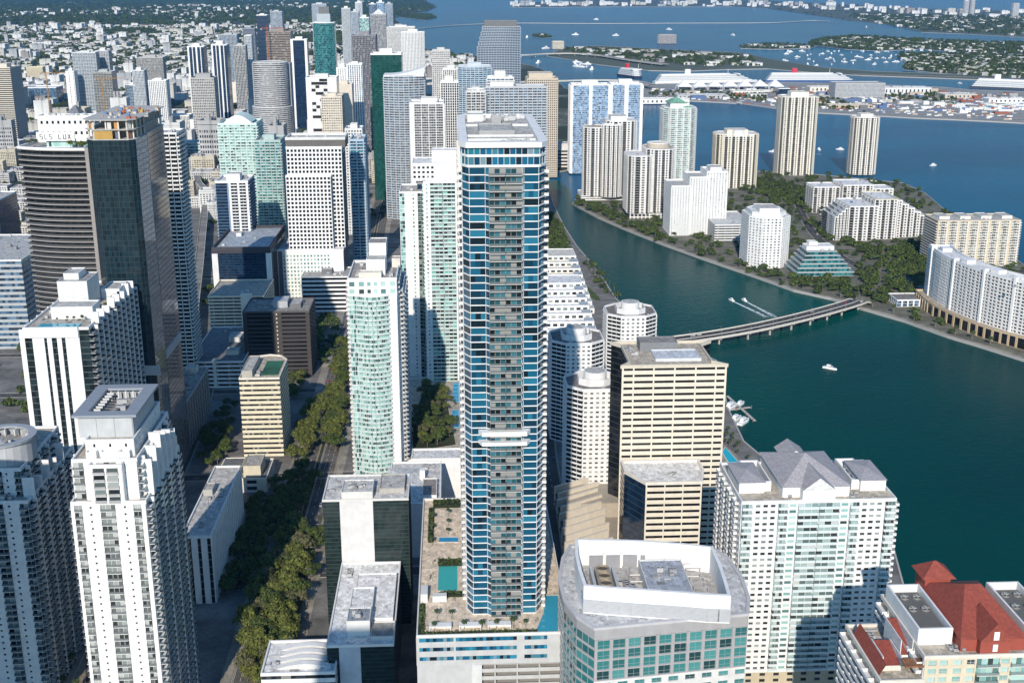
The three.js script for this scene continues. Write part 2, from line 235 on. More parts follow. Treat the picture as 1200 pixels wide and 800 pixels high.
function acUnit(A, x, y, z, sx, h, sz) {
  const c = pick([[.5, .51, .52], [.38, .39, .4], [.6, .6, .58], [.28, .28, .29]]);
  A.box(x - sx / 2 + .15, x + sx / 2 - .15, y, y + .3, z - sz / 2 + .15, z + sz / 2 - .15, C.dgrey, 25); A.box(x - sx / 2, x + sx / 2, y + .3, y + h, z - sz / 2, z + sz / 2, c, 31);
  const n = sx > 2.2 ? 2 : 1, r = Math.min(sx / n, sz) * .38; for (let i = 0; i < n; i++) { const cx = x + (i - (n - 1) / 2) * sx / n; A.prism(ell(cx, z, r, r, 8), y + h, y + h + .22, [.5, .5, .5], false); A.poly(ell(cx, z, r, r, 8), y + h + .1, C.dark); }
}
const cols = s => s.trim().split(/\s+/).map(t => [t[0], parseFloat(t.slice(1))]);
const st = (pattern, o = {}) => ({ fh: 3.1, wall: C.white, slab: C.white, glass: PAL.dark, sp: .35, bd: 1.6, rail: 's', proud: .25, ...o, cols: Array.isArray(pattern) ? pattern : cols(pattern) });
const L={"pano":[3.7,33.8,-440.0,253.4,98.0],"deck":[-17.0,44.5,-423.0,59.6,132.0],"oval":[50.4,108.1,-392.0,79.5,62.0],"mark":[119.5,185.2,-455.0,100.2,42.0],"red":[135.0,197.2,-330.0,102.3,40.0],"wtow":[-148.4,-120.2,-430.0,133.3,58.0],"fltow":[-216.7,-183.2,-478.0,97.0,62.0],"gfront":[-56.7,-28.3,-456.0,36.8,76.0],"grear":[-64.9,-23.8,-534.0,69.7,30.0],"arcroof":[-83.9,-53.0,-448.0,28.9,26.0],"ribs":[-140.4,-125.8,-560.0,39.2,92.0],"small":[-151.3,-119.5,-700.0,10.7,32.0],"cream":[-143.4,-117.1,-760.0,57.1,52.0],"brown":[-169.2,-116.4,-930.0,56.4,42.0],"lowlong":[-214.2,-183.4,-745.0,35.0,108.0],"dkroof":[-209.7,-166.6,-905.0,22.9,100.0],"garage":[-220.1,-170.3,-1045.0,39.8,62.0],"navybox":[-226.5,-172.6,-1110.0,68.4,105.0],"strip":[-221.0,-188.3,-600.0,138.9,100.0],"slslux":[-262.3,-219.4,-735.0,212.6,36.0],"bcc":[-430.9,-370.8,-1020.0,80.7,110.0],"bcc2":[-558.3,-490.1,-1300.0,83.5,60.0],"flat":[-204.7,-179.0,-690.0,226.0,78.0],"bheights":[-216.0,-203.5,-900.0,202.1,26.0],"s701":[-160.6,-107.2,-1170.0,154.9,40.0],"s701b":[-173.8,-108.2,-1155.0,57.8,54.0],"bands":[-147.1,-102.1,-1130.0,36.2,40.0],"aqua":[-61.0,-34.8,-680.0,142.4,58.0],"aquab":[-34.8,-30.8,-680.0,142.2,40.0],"plaza":[-20.8,5.3,-850.0,172.5,46.0],"plazal":[-38.5,-20.7,-862.0,163.3,34.0],"pavil":[-48.6,-9.3,-606.0,33.8,60.0],"fa1":[115.9,152.7,-858.0,68.4,38.0],"fa2":[66.6,102.2,-775.0,73.0,38.0],"fa3":[67.3,103.2,-672.0,75.5,34.0],"tan":[90.0,147.3,-610.0,110.1,44.0],"tanlow":[99.2,129.1,-575.0,56.9,30.0],"terA":[49.3,127.2,-985.0,33.6,110.0],"terB":[55.5,135.2,-1110.0,30.0,120.0],"k1a":[192.4,229.5,-1730.0,107.3,40.0],"k1b":[225.6,269.2,-1740.0,115.8,45.0],"k2":[236.8,300.0,-1590.0,93.9,55.0],"k3":[274.0,346.3,-1480.0,77.6,45.0],"k4":[329.1,379.4,-1850.0,126.4,50.0],"k5":[409.0,474.0,-1830.0,84.0,45.0],"k6":[540.7,599.8,-1950.0,129.2,45.0],"k7":[663.3,704.5,-1950.0,95.6,36.0],"k8":[331.1,377.0,-1290.0,58.5,60.0],"k9":[500.1,614.0,-1620.0,40.9,40.0],"k10":[488.7,614.4,-1440.0,51.2,50.0],"k11":[541.3,635.9,-1290.0,53.3,40.0],"k13":[371.9,436.8,-1250.0,24.4,45.0],"klow":[437.1,466.3,-1120.0,8.3,26.0],"kpark":[323.2,372.2,-1440.0,21.1,90.0],"intercon":[122.1,171.5,-1950.0,159.4,50.0],"omA":[197.6,260.9,-1990.0,146.4,34.0],"omB":[264.9,317.7,-2010.0,145.9,34.0],"ompod":[161.9,235.7,-2060.0,31.1,40.0],"gov":[-852.4,-813.8,-2300.0,156.3,60.0],"mint":[-258.8,-216.7,-1350.0,157.9,45.0],"mint2":[-214.8,-187.2,-1320.0,142.7,45.0],"whnavy":[-236.6,-204.6,-1200.0,117.5,40.0],"mtow":[-324.5,-268.4,-2000.0,183.0,50.0],"credit":[-1398.0,-1345.5,-4100.0,38.3,30.0],"bluebox":[-1116.6,-1043.6,-3270.0,40.5,60.0],"paleA":[-879.8,-827.1,-2900.0,150.4,30.0],"paleB":[-843.8,-813.9,-2960.0,150.9,30.0],"slim":[-884.5,-865.2,-2850.0,111.3,25.0],"greyb":[-750.8,-712.1,-2600.0,126.8,40.0],"slab":[-784.8,-719.7,-3100.0,126.5,30.0],"bwhite":[-746.6,-719.1,-2900.0,109.2,30.0],"whiteC":[-613.1,-577.4,-2500.0,116.5,30.0],"rotunda":[-771.4,-716.1,-2900.0,76.0,50.0],"strA":[-571.8,-537.0,-2700.0,173.4,35.0],"strB":[-501.0,-469.2,-2600.0,181.8,35.0],"court":[-506.4,-462.0,-2400.0,128.8,40.0],"gA":[-507.6,-480.0,-2900.0,164.9,30.0],"gB":[-497.1,-480.8,-3000.0,183.9,30.0],"gC":[-634.7,-584.0,-3400.0,169.4,40.0],"gD":[-600.1,-565.9,-3600.0,177.8,30.0],"tealwin":[-552.9,-512.5,-3100.0,65.1,40.0],"pyr":[-660.7,-634.9,-2100.0,92.4,40.0],"lowA":[-590.1,-549.5,-2560.0,40.0,40.0],"lowB":[-535.6,-511.5,-2500.0,37.5,40.0],"lowC":[-517.4,-492.8,-2540.0,40.0,30.0],"lowteal":[-497.4,-450.1,-2200.0,29.0,40.0],"brick":[-560.0,-494.7,-2960.0,23.6,40.0],"brn":[-401.0,-347.7,-2700.0,203.5,40.0],"navyfr":[-338.3,-304.2,-2620.0,190.9,30.0],"greentop":[-287.8,-243.5,-2600.0,226.3,40.0],"checker":[-224.8,-177.6,-1900.0,165.9,40.0],"wA":[-177.9,-151.8,-2100.0,173.3,30.0],"wB":[-204.8,-185.1,-2200.0,160.9,30.0],"seast":[-183.3,-139.1,-2300.0,212.8,45.0],"wgreen":[-113.9,-70.5,-1750.0,210.1,40.0],"curvw":[-88.5,-35.1,-1600.0,190.4,45.0],"gridw":[-51.5,-9.4,-1500.0,164.8,40.0],"gwA":[-33.6,-1.6,-2200.0,190.1,35.0],"bwB":[-15.4,10.3,-1750.0,170.5,30.0],"bwC":[-14.1,14.4,-1950.0,174.6,30.0],"bluecurve":[11.4,63.1,-1900.0,181.8,45.0],"wavetop":[51.3,130.9,-2300.0,229.3,45.0],"icA":[18.5,40.9,-1450.0,183.3,40.0],"icB":[41.2,115.1,-1460.0,187.3,36.0],"icC":[43.8,75.8,-1475.0,197.3,24.0],"nA":[-365.6,-337.0,-4200.0,221.9,30.0],"nB":[-326.7,-303.3,-4300.0,239.6,30.0],"nC":[-293.1,-268.6,-4500.0,230.4,30.0],"nD":[-259.4,-232.4,-4400.0,237.9,30.0],"nE":[-224.4,-198.0,-4300.0,233.9,40.0],"nF":[-302.7,-279.4,-3800.0,220.2,30.0],"nG":[-262.8,-235.8,-3600.0,208.3,30.0],"nH":[-217.7,-175.9,-3400.0,222.9,40.0],"nI":[-174.6,-97.5,-3400.0,188.9,40.0],"nJ":[-127.3,-67.9,-3200.0,183.1,30.0],"nK":[-575.5,-515.5,-5200.0,218.2,40.0],"nL":[-543.2,-514.7,-3500.0,218.4,40.0],"nM":[-562.4,-525.4,-3900.0,218.2,40.0],"tanwhite":[-191.8,-161.9,-1800.0,146.3,40.0],"whitelow":[-132.3,-111.3,-1500.0,134.0,30.0],"behind":[-187.4,-162.4,-2000.0,147.2,30.0],"bluemid":[-106.3,-92.1,-1260.0,150.6,40.0],"twrA":[1076.2,1164.8,-6300.0,44.8,60.0],"twrB":[483.9,536.5,-5800.0,35.7,60.0],"portslab":[1057.5,1195.8,-3300.0,40.2,60.0],"portblue":[912.9,944.2,-3350.0,23.0,60.0]};
const G={"main":[[284.0,-406.4],[204.2,-439.8],[235.0,-551.2],[248.9,-610.0],[243.5,-688.3],[222.4,-721.1],[209.8,-727.6],[201.2,-771.0],[205.4,-840.4],[213.0,-889.6],[221.8,-955.8],[200.7,-998.8],[184.1,-1025.9],[174.3,-1100.8],[164.0,-1165.7],[161.7,-1245.0],[156.1,-1343.8],[149.9,-1418.3],[146.0,-1533.7],[145.0,-1681.2],[148.0,-1810.4],[151.7,-1907.4],[40.7,-1913.0],[-80.1,-1853.2],[-144.0,-1825.0],[-149.6,-1864.6],[-68.4,-1901.6],[41.7,-1956.4],[156.5,-1986.8],[207.7,-2041.0],[241.8,-2109.4],[312.5,-2237.5],[395.3,-2491.2],[482.8,-3000.9],[464.5,-3269.1],[389.0,-3424.5],[342.1,-3651.4],[344.6,-4047.3],[340.4,-4361.3],[312.6,-4631.1],[246.8,-4936.9],[117.0,-5287.2],[-30.9,-5484.7],[-113.4,-5837.4],[-180.1,-6886.4],[-243.8,-8091.5],[-365.4,-9219.3],[-481.6,-10703.8],[-420.7,-12401.8],[-246.2,-13086.1],[-165.2,-15715.5],[-352.5,-18885.0],[-625.8,-33796.6],[-322.9,-67640.3]],"key":[[173.2,-1707.0],[196.7,-1601.7],[225.0,-1513.0],[258.5,-1417.7],[293.3,-1332.6],[325.4,-1260.2],[353.5,-1191.0],[382.8,-1154.7],[401.7,-1114.4],[426.3,-1070.2],[446.4,-1018.1],[463.9,-985.6],[483.4,-945.1],[512.7,-874.6],[587.8,-1000.3],[632.5,-1166.4],[647.0,-1293.3],[680.3,-1565.4],[717.2,-1766.7],[719.7,-1862.2],[654.8,-1916.9],[574.7,-1984.5],[519.5,-1996.6],[429.0,-1982.4],[317.5,-1916.3],[222.0,-1814.5],[184.4,-1756.1]],"port":[[522.8,-3315.3],[603.1,-3262.2],[690.2,-3210.1],[765.8,-3160.0],[815.9,-3047.0],[898.9,-2919.7],[1004.6,-2856.4],[1086.2,-2796.4],[1172.0,-2756.0],[1298.7,-2680.0],[1581.5,-2490.4],[2012.1,-3191.7],[1669.7,-3469.3],[1544.3,-3532.5],[1498.7,-3623.7],[1396.9,-3690.5],[1286.4,-3759.7],[1162.5,-3798.5],[1009.2,-3839.4],[846.2,-3847.5],[704.4,-3821.4],[592.0,-3762.3]],"watson":[[411.0,-5272.5],[468.4,-5092.1],[566.6,-4715.1],[655.1,-4521.0],[713.3,-4385.3],[828.5,-4336.9],[1000.0,-4414.4],[1166.7,-4450.3],[1292.2,-4230.9],[1402.8,-4106.8],[1621.0,-3983.5],[1840.0,-3831.6],[2272.3,-3615.6],[2367.9,-3771.4],[1921.6,-4005.3],[1695.6,-4170.5],[1499.7,-4303.4],[1382.0,-4530.6],[1321.2,-5049.4],[1316.2,-5483.8],[1151.2,-5629.7],[998.2,-5781.8],[878.9,-5939.7],[731.9,-6107.0],[575.4,-6033.8]],"isleA":[[1646.7,-4382.0],[1711.3,-4210.0],[1794.4,-4049.1],[1993.9,-3858.2],[2272.3,-3615.6],[2876.4,-4599.6],[2593.5,-5043.7],[2468.8,-5169.6],[2225.5,-5307.1],[2008.3,-5382.8],[1882.1,-5079.3],[1850.0,-4856.8]],"isleB":[[1822.4,-6221.1],[1867.3,-5738.4],[1979.4,-5588.3],[2231.1,-5720.2],[2317.1,-5433.7],[2526.3,-5292.0],[2999.0,-4799.3],[3615.1,-5802.9],[3155.3,-6154.4],[2883.7,-6345.9],[2634.4,-6644.6],[2520.1,-6855.4],[2385.8,-7193.8],[2055.0,-6774.6]],"isleC":[[1391.6,-5837.2],[1523.7,-5755.6],[1727.3,-5820.4],[1829.7,-6052.1],[1736.7,-6313.1],[1538.4,-6235.3],[1438.2,-6071.7]],"beach":[[758.0,-15159.6],[1861.3,-15614.2],[2615.9,-15576.5],[3586.0,-15528.0],[3765.8,-14531.4],[3456.3,-11584.2],[3250.5,-9829.5],[3248.8,-9038.6],[2976.4,-7658.0],[3141.0,-7394.9],[3293.3,-6924.0],[3810.7,-6121.6],[7425.3,-12009.5],[6214.4,-13139.3],[5611.4,-13990.2],[5459.3,-16562.9],[5241.2,-20254.1],[4200.9,-22269.0],[2661.0,-22346.0],[1199.7,-18807.4]],"mangrove":[[475.9,-7289.3],[512.3,-6955.8],[588.7,-7059.2],[585.3,-7522.7],[522.7,-7525.9]],"headland":[[-473.5,-11216.4],[-193.7,-10221.0],[-116.6,-10936.1],[-186.2,-12070.2],[-403.7,-12400.9]],"ave":[[-91.7,-464.4],[-92.7,-529.7],[-92.7,-602.2],[-92.6,-694.0],[-92.0,-813.9],[-92.9,-931.1],[-93.9,-1041.2],[-96.0,-1212.9],[-98.2,-1421.5],[-102.0,-1676.1],[-100.9,-1796.0]],"avew":[[-104.5,-465.0],[-106.2,-530.4],[-107.8,-603.0]],"metro":[[-220.8,-937.5],[-240.8,-1062.2],[-262.8,-1186.2],[-289.0,-1340.1],[-323.6,-1536.1],[-349.9,-1688.5],[-363.7,-1779.4],[-382.4,-1856.4],[-404.7,-1922.9],[-424.8,-2003.0],[-457.6,-2151.5],[-528.5,-2452.0]],"metro2":[[-212.2,-901.0],[-231.5,-1020.8],[-252.5,-1140.0],[-277.8,-1287.9],[-311.0,-1476.3],[-336.2,-1622.7],[-349.6,-1710.1],[-367.5,-1784.0],[-389.0,-1848.0],[-408.3,-1925.0],[-439.8,-2067.6],[-507.9,-2356.5]],"bridge":[[123.1,-983.4],[181.4,-998.6],[225.9,-1012.3],[269.2,-1032.1],[316.7,-1061.5],[358.7,-1092.9],[393.7,-1123.4],[410.5,-1142.8]],"hwy":[[-1392.2,-3837.0],[-1254.7,-3894.5],[-1179.6,-4097.3],[-1169.0,-4494.0],[-977.1,-4316.7],[-845.3,-4566.6],[-663.6,-4846.1]],"venet":[[-217.3,-8370.9],[76.9,-9019.1],[468.6,-9371.5],[1104.4,-9243.9],[1762.9,-9306.8],[2435.0,-9371.0],[2946.7,-9866.3],[3018.9,-9647.7]],"macart":[[116.7,-5272.7],[296.4,-5202.0],[412.2,-5289.3],[525.9,-5315.4],[622.3,-5185.7],[717.3,-4838.5],[809.1,-4580.6]],"portbr":[[185.2,-3704.9],[332.2,-3746.1],[454.4,-3773.1],[555.6,-3734.9],[598.2,-3590.7]],"portrd":[[574.1,-3517.7],[742.1,-3481.3],[900.6,-3418.7],[1117.7,-3328.8],[1306.3,-3195.1],[1471.8,-3049.1]],"causeway":[[1391.8,-4164.4],[1547.4,-4097.6],[1698.9,-4032.6],[1869.8,-3895.9]],"keyrd":[[420.0,-1169.3],[445.4,-1222.7],[455.9,-1281.8],[452.5,-1347.0],[458.5,-1469.9],[483.3,-1614.4],[505.3,-1736.0],[493.2,-1812.6]],"tAve":[[-99.2,-478.1],[-79.1,-477.1],[-81.2,-545.8],[-84.4,-612.1],[-91.5,-639.5],[-99.9,-643.4],[-104.0,-602.8],[-105.0,-538.6]],"tAve2":[[-83.6,-572.7],[-72.7,-572.1],[-74.0,-622.2],[-81.0,-633.4],[-84.4,-612.1]],"tAveU":[[-94.8,-765.0],[-79.7,-764.2],[-84.5,-930.7],[-90.6,-1027.6],[-100.1,-1015.0],[-99.2,-909.8]],"tAveM":[[-110.5,-743.2],[-96.6,-749.9],[-96.1,-850.0],[-105.8,-869.6],[-111.3,-806.3]],"tAveL":[[-127.9,-565.7],[-110.1,-564.9],[-108.0,-682.0],[-113.3,-721.9],[-123.7,-682.8],[-129.4,-604.1]],"tShade":[[-107.0,-623.8],[-89.5,-622.9],[-91.6,-735.0],[-104.9,-742.9],[-108.0,-682.0]],"tGard":[[-27.6,-710.2],[-0.4,-720.6],[-8.6,-830.9],[-21.4,-845.2],[-29.3,-769.3]],"tRiver":[[108.2,-1364.3],[137.9,-1381.2],[141.8,-1512.9],[138.4,-1631.6],[131.3,-1632.0]],"tWalk":[[147.7,-1268.7],[158.7,-1165.1],[167.3,-1164.7],[162.6,-1268.0],[155.1,-1335.2],[147.3,-1335.6]],"tSt1":[[-167.4,-724.6],[-154.7,-745.4],[-165.2,-853.5],[-177.6,-873.2],[-174.7,-784.7]],"tSt2":[[-130.6,-870.8],[-120.1,-870.3],[-118.0,-1029.0],[-128.6,-1042.9],[-133.9,-955.7]],"tGreen":[[-116.2,-954.8],[-100.9,-958.7],[-108.1,-1107.8],[-130.9,-1108.9]],"tBay":[[184.5,-766.8],[192.7,-735.4],[195.5,-727.9],[194.2,-799.6]],"k_a":[[178.2,-1695.7],[231.5,-1519.5],[261.1,-1433.1],[262.9,-1506.8],[221.8,-1614.8],[207.6,-1694.2],[186.0,-1723.2]],"k_b":[[322.7,-1353.5],[361.2,-1219.4],[375.6,-1175.1],[404.0,-1152.9],[420.2,-1216.4],[367.5,-1242.0],[342.3,-1330.2]],"k_c":[[505.3,-1736.0],[507.0,-1613.2],[480.0,-1417.1],[477.4,-1345.8],[472.8,-1221.4],[509.3,-1219.5],[564.9,-1388.3],[544.3,-1389.3],[482.6,-1392.4],[513.6,-1539.7],[514.2,-1678.9]],"k_d":[[409.5,-1169.9],[433.0,-1111.9],[466.2,-1149.8],[489.3,-1220.6],[458.6,-1261.2],[431.8,-1223.4]],"k_e":[[441.3,-1847.3],[477.4,-1680.8],[519.3,-1539.4],[575.5,-1675.8],[552.5,-1809.6],[507.7,-1894.3],[456.7,-1914.2]],"k_f":[[517.3,-1343.8],[484.0,-1166.1],[524.4,-1257.9],[576.3,-1412.3],[553.3,-1413.5]],"pT":[[554.3,-3394.0],[759.8,-3233.1],[827.8,-3136.3],[890.0,-3377.2],[744.5,-3492.6],[575.9,-3529.1]],"pT2":[[882.4,-3088.7],[995.4,-2955.7],[1081.1,-3217.0],[961.9,-3373.6]],"pT3":[[1150.0,-3213.6],[1300.6,-3067.8],[1417.4,-3350.8],[1258.2,-3523.6]],"wT":[[516.9,-5624.7],[627.4,-5227.6],[792.1,-4877.7],[937.1,-4569.9],[1162.0,-4558.6],[1284.6,-5194.7],[1116.5,-5458.0],[851.2,-5751.6],[564.3,-5916.9]],"iA":[[1652.1,-4396.9],[1798.9,-4060.0],[1998.2,-3867.2],[2520.6,-4900.2],[2185.7,-5211.2],[1972.1,-5284.8]],"iB":[[1823.7,-6180.3],[1991.0,-5621.9],[2330.0,-5464.8],[2635.4,-5127.2],[3093.0,-6031.9],[2579.9,-6506.1],[2333.9,-7036.0]],"iC":[[1408.7,-5874.6],[1727.1,-5820.3],[1784.0,-6014.8],[1508.0,-6111.2]],"bT":[[3450.0,-10438.3],[3059.3,-7874.2],[3462.9,-6763.2],[5526.9,-10844.2],[4598.7,-11451.3],[3995.5,-12101.1]],"cutrees":[[-485.6,-1269.3],[-467.3,-1268.4],[-591.6,-1668.1],[-627.0,-1669.9]],"lawnRiver":[[140.4,-1219.3],[147.4,-1172.6],[147.5,-1158.9],[141.5,-1159.2],[138.2,-1183.4]],"lawnKey":[[492.3,-1564.4],[502.9,-1505.9],[477.4,-1442.7],[463.2,-1485.8]],"poolTan":[[179.3,-741.4],[179.6,-704.9],[187.1,-713.0],[183.1,-750.5]],"slip":[[212.2,-809.2],[207.7,-859.5],[222.4,-843.4]],"poolEast":[[37.3,-454.4],[42.3,-454.1],[39.8,-424.9],[30.9,-425.3],[35.0,-439.4]],"poolWest":[[-8.7,-485.5],[-0.3,-485.1],[-0.4,-460.7],[-8.8,-461.1]],"poolBlue":[[-8.5,-512.2],[0.3,-511.8],[0.3,-507.3],[-8.9,-507.7]],"ovalOut":[[50.3,-391.4],[109.7,-399.1],[112.9,-410.7],[114.1,-427.3],[112.6,-443.7],[109.2,-452.4],[47.7,-459.5],[43.4,-447.9],[40.3,-429.6],[40.9,-413.6],[44.6,-400.4]],"ovalIn":[[47.3,-403.4],[56.1,-401.3],[64.9,-399.6],[74.2,-397.8],[83.6,-396.0],[92.8,-393.9],[101.2,-392.9],[102.2,-404.7],[103.0,-418.6],[103.1,-433.4],[91.3,-437.1],[77.8,-440.1],[64.0,-441.9],[48.0,-443.1],[46.6,-428.7],[46.6,-415.8]],"plazaPool":[[-1.7,-844.2],[2.7,-844.0],[2.4,-802.4],[-2.4,-802.7]],"plazaPool2":[[-2.5,-785.0],[2.3,-784.7],[2.0,-751.4],[-2.5,-751.6]],"poolSW":[[-223.9,-506.1],[-201.5,-505.0],[-193.1,-488.9],[-218.0,-490.1]],"patioSW":[[-237.3,-520.7],[-195.1,-527.9],[-189.3,-550.7],[-165.5,-467.6],[-218.2,-470.3]],"stripTer":[[57.5,-615.2],[80.9,-672.1],[103.0,-710.6],[90.0,-613.6],[78.1,-603.6]],"plazaDeck":[[-34.6,-694.8],[2.7,-692.9],[4.2,-861.6],[-40.7,-853.7]],"lot":[[50.2,-615.6],[68.2,-660.4],[85.6,-840.4],[69.2,-860.3]],"mlow":[[245.9,-2016.2],[297.8,-1879.4]],"bfront":[[778.3,-15567.0],[2578.0,-16018.4],[3991.2,-15406.4],[4338.3,-13146.3],[4598.7,-11451.3],[4801.2,-10132.9],[5064.6,-9265.4],[5909.4,-10825.1],[5840.3,-12343.8],[5411.0,-13488.4],[5236.9,-15885.4],[4790.4,-18506.2],[2991.2,-18596.1],[898.8,-17976.2]],"portq":[[1079.9,-2951.5],[1201.4,-2827.8],[1310.5,-2748.7],[1415.7,-2976.0],[1274.1,-3113.9],[1140.2,-3120.6]],"portall":[[554.3,-3394.0],[816.4,-3092.0],[1058.9,-2892.6],[1302.4,-2731.3],[1609.4,-3394.5],[1211.4,-3614.2],[594.5,-3645.0]],"channelN":[[172.4,-1923.6],[182.3,-1840.0]]};
const PT={"bayBoats":[[313.1,-934.9],[299.8,-1100.7],[609.9,-2246.1],[1153.1,-10382.7],[1587.5,-7233.7],[2730.0,-8388.6]],"docks":[[214.6,-875.1],[220.0,-817.7],[219.4,-847.3],[200.2,-825.9],[228.7,-769.6],[224.4,-738.7],[196.7,-732.6],[218.3,-737.5]],"dk":[[211.4,-867.2],[219.1,-814.1],[210.8,-838.3],[208.8,-844.0],[206.8,-818.3],[211.2,-812.8],[217.7,-851.2]],"wk":[[280.8,-1159.8],[301.6,-1094.5],[293.7,-1159.2],[309.8,-1094.1]],"mandarin":[[473.1,-1142.7],[468.3,-1097.5],[471.8,-1060.9],[479.3,-1029.0],[488.9,-1003.9],[500.6,-982.4],[516.1,-951.6]],"ships":[[639.7,-3792.0],[982.1,-3840.7],[1003.8,-3839.6],[1302.7,-3824.7],[1574.0,-3589.8],[1769.2,-3464.3],[585.7,-4035.3]]};
// ---------------------------------------------------------------- the setting: water, land, roads
const ccw = pts => { let a = 0; for (let i = 0; i < pts.length; i++) { const p = pts[i], q = pts[(i + 1) % pts.length]; a += p[0] * -q[1] - q[0] * -p[1]; } return a < 0 ? [...pts].reverse() : pts; };
function top(name, label, category, kind, m, fn, group) { const A = new Acc(); fn(A); const me = shade(new THREE.Mesh(A.geo(), m)); me.name = numbered(name); tag(me, label, category, group, kind); scene.add(me); return me; }
const waterMat = (r, g, b) => phy({ color: new THREE.Color().setRGB(r, g, b), map: TX.watercol, roughness: .22, ior: 1.33, specularIntensity: .08, bumpMap: TX.wave, bumpScale: .32 });
const mWater = waterMat(.001, .13, .235), mChan = waterMat(.003, .085, .066);
top('bay_water', 'blue open bay water with small ripples', 'water', 'structure', mWater, A => A.quad([-70000, 0, 4000], [70000, 0, 4000], [70000, 0, -80000], [-70000, 0, -80000], [1, 1, 1]));
top('channel_water', 'green channel water between the city shore and the residential island', 'water', 'structure', mChan, A => A.poly(ccw([...G.main.slice(0, 22), [20, G.main[21][1] - 30], ...G.channelN, ...G.key.slice(0, 14), [1500, -700], [1500, 0]]), .02, [1, 1, 1]));
function land(name, pts, label, col, y = 2, m = M.town) {
  const q = ccw(pts);
  top(name, label, 'land', 'structure', m, A => A.poly(q, y, col));
  top('seawall', 'pale concrete seawall along ' + label, 'seawall', 'structure', M.wall, A => { q.forEach((p, i) => { const b = q[(i + 1) % q.length]; if (Math.hypot(b[0] - p[0], b[1] - p[1]) < 2500) { const f = frame(p, b); A.fbox(f, 0, f.l, -1, y + .5, -.9, .15, C.conc, 27); } }); });
}
const mainPts = [...G.main, [-3000, -60000], [-60000, -60000], [-60000, 3000], [1200, 3000]];
land('ground', mainPts, 'the mainland city shore', [.5, .52, .48]);
const nearPts = ccw([...G.main.slice(1, 22), [-1100, G.main[21][1]], [-1100, -250], [250, -250]]);
top('pavement', 'grey paved city ground between the towers', 'pavement', 'structure', M.ground, A => A.poly(nearPts, 2.06, [.3, .29, .27]));
land('island', G.key, 'the green residential island', [.26, .25, .18], 2, M.ground);
land('island', G.port, 'the flat port island', [.5, .49, .46], 2, M.ground);
land('island', G.watson, 'the causeway island', [.16, .19, .13], 2, M.ground);
land('island', G.isleA, 'the wooded villa island', [.1, .14, .08], 1.5, M.ground);
land('island', G.isleB, 'the long villa island', [.1, .14, .08], 1.5, M.ground);
land('island', G.isleC, 'the small flat islet', [.14, .17, .11], 1.5, M.ground);
land('island', G.beach, 'the far beach city', [.16, .19, .14], 2, M.ground);
land('island', G.mangrove, 'the tiny mangrove islet', [.05, .08, .05], 1, M.ground);
land('island', G.headland, 'the wooded headland', [.08, .11, .07], 1.5, M.ground);

const along = (pts, off) => pts.map((p, i) => { const a = pts[Math.max(0, i - 1)], b = pts[Math.min(pts.length - 1, i + 1)], l = Math.hypot(b[0] - a[0], b[1] - a[1]); return [p[0] - (b[1] - a[1]) / l * off, p[1] + (b[0] - a[0]) / l * off]; });
function smooth(pts, n = 6) { const c = new THREE.CatmullRomCurve3(pts.map(p => new THREE.Vector3(p[0], 0, p[1])), false, 'centripetal'); return c.getPoints((pts.length - 1) * n).map(v => [v.x, v.z]); }
function ribbon(A, pts, o0, o1, y, col) { const a = along(pts, o1), b = along(pts, o0); for (let i = 0; i < pts.length - 1; i++) A.quad([a[i][0], y, a[i][1]], [a[i + 1][0], y, a[i + 1][1]], [b[i + 1][0], y, b[i + 1][1]], [b[i][0], y, b[i][1]], col); }
const flat = A => { for (let i = 0; i < A.n.length; i += 3) { A.n[i] = 0; A.n[i + 1] = 1; A.n[i + 2] = 0; } };
function stripe(A, pts, off, w, y, on, gap, col) { let acc = 0; for (let i = 0; i < pts.length - 1; i++) { const f = frame(pts[i], pts[i + 1]); for (let u = 0; u < f.l; u += on + gap) A.fbox(f, u, Math.min(f.l, u + on), y, y + .01, off - w / 2, off + w / 2, col, 2); } }
function road(pts, w, label, o = {}) {
  const p = smooth(pts, 5), y = o.y ?? 2.12;
  const A = new Acc(); ribbon(A, p, -w / 2, w / 2, y, o.col ?? [.11, .108, .105]); flat(A);
  const me = shade(new THREE.Mesh(A.geo(), M.ground)); me.name = numbered('road'); tag(me, label, 'road', null, 'structure'); scene.add(me);
  const K = new Acc(); for (const s of [-1, 1]) for (let i = 0; i < p.length - 1; i++) { const f = frame(p[i], p[i + 1]); K.fbox(f, 0, f.l, y - .05, y + .13, s * (w / 2 + .2) - .2, s * (w / 2 + .2) + .2, C.conc, 27); }
  const kb = shade(new THREE.Mesh(K.geo(), M.wall)); kb.name = 'kerb'; me.add(kb);
  if (o.lanes) { const Lm = new Acc(); for (let k = 1; k < o.lanes; k++) stripe(Lm, p, -w / 2 + w * k / o.lanes, .18, y + .006, 3, 6, [.75, .74, .7]); stripe(Lm, p, -w / 2 + .5, .15, y + .006, 60, 0, [.75, .74, .7]); stripe(Lm, p, w / 2 - .5, .15, y + .006, 60, 0, [.7, .55, .15]); const lm = new THREE.Mesh(Lm.geo(), M.wall); lm.name = 'lane_marking'; lm.userData.kind = 'stuff'; me.add(lm); }
  return me;
}
road(along(G.ave, -7), 11, 'asphalt carriageway of the tree-lined avenue, east side', { lanes: 3, col: [.2, .19, .17] });
road(along(G.ave, 7), 11, 'asphalt carriageway of the tree-lined avenue, west side', { lanes: 3, col: [.2, .19, .17] });
top('pavement', 'pale concrete pavement beside the tree-lined avenue', 'pavement', 'structure', M.ground, A => { const p = smooth(G.ave, 5); ribbon(A, p, 13.2, 18, 2.22, [.56, .51, .42]); ribbon(A, p, -18, -13.2, 2.22, [.56, .51, .42]); flat(A); });
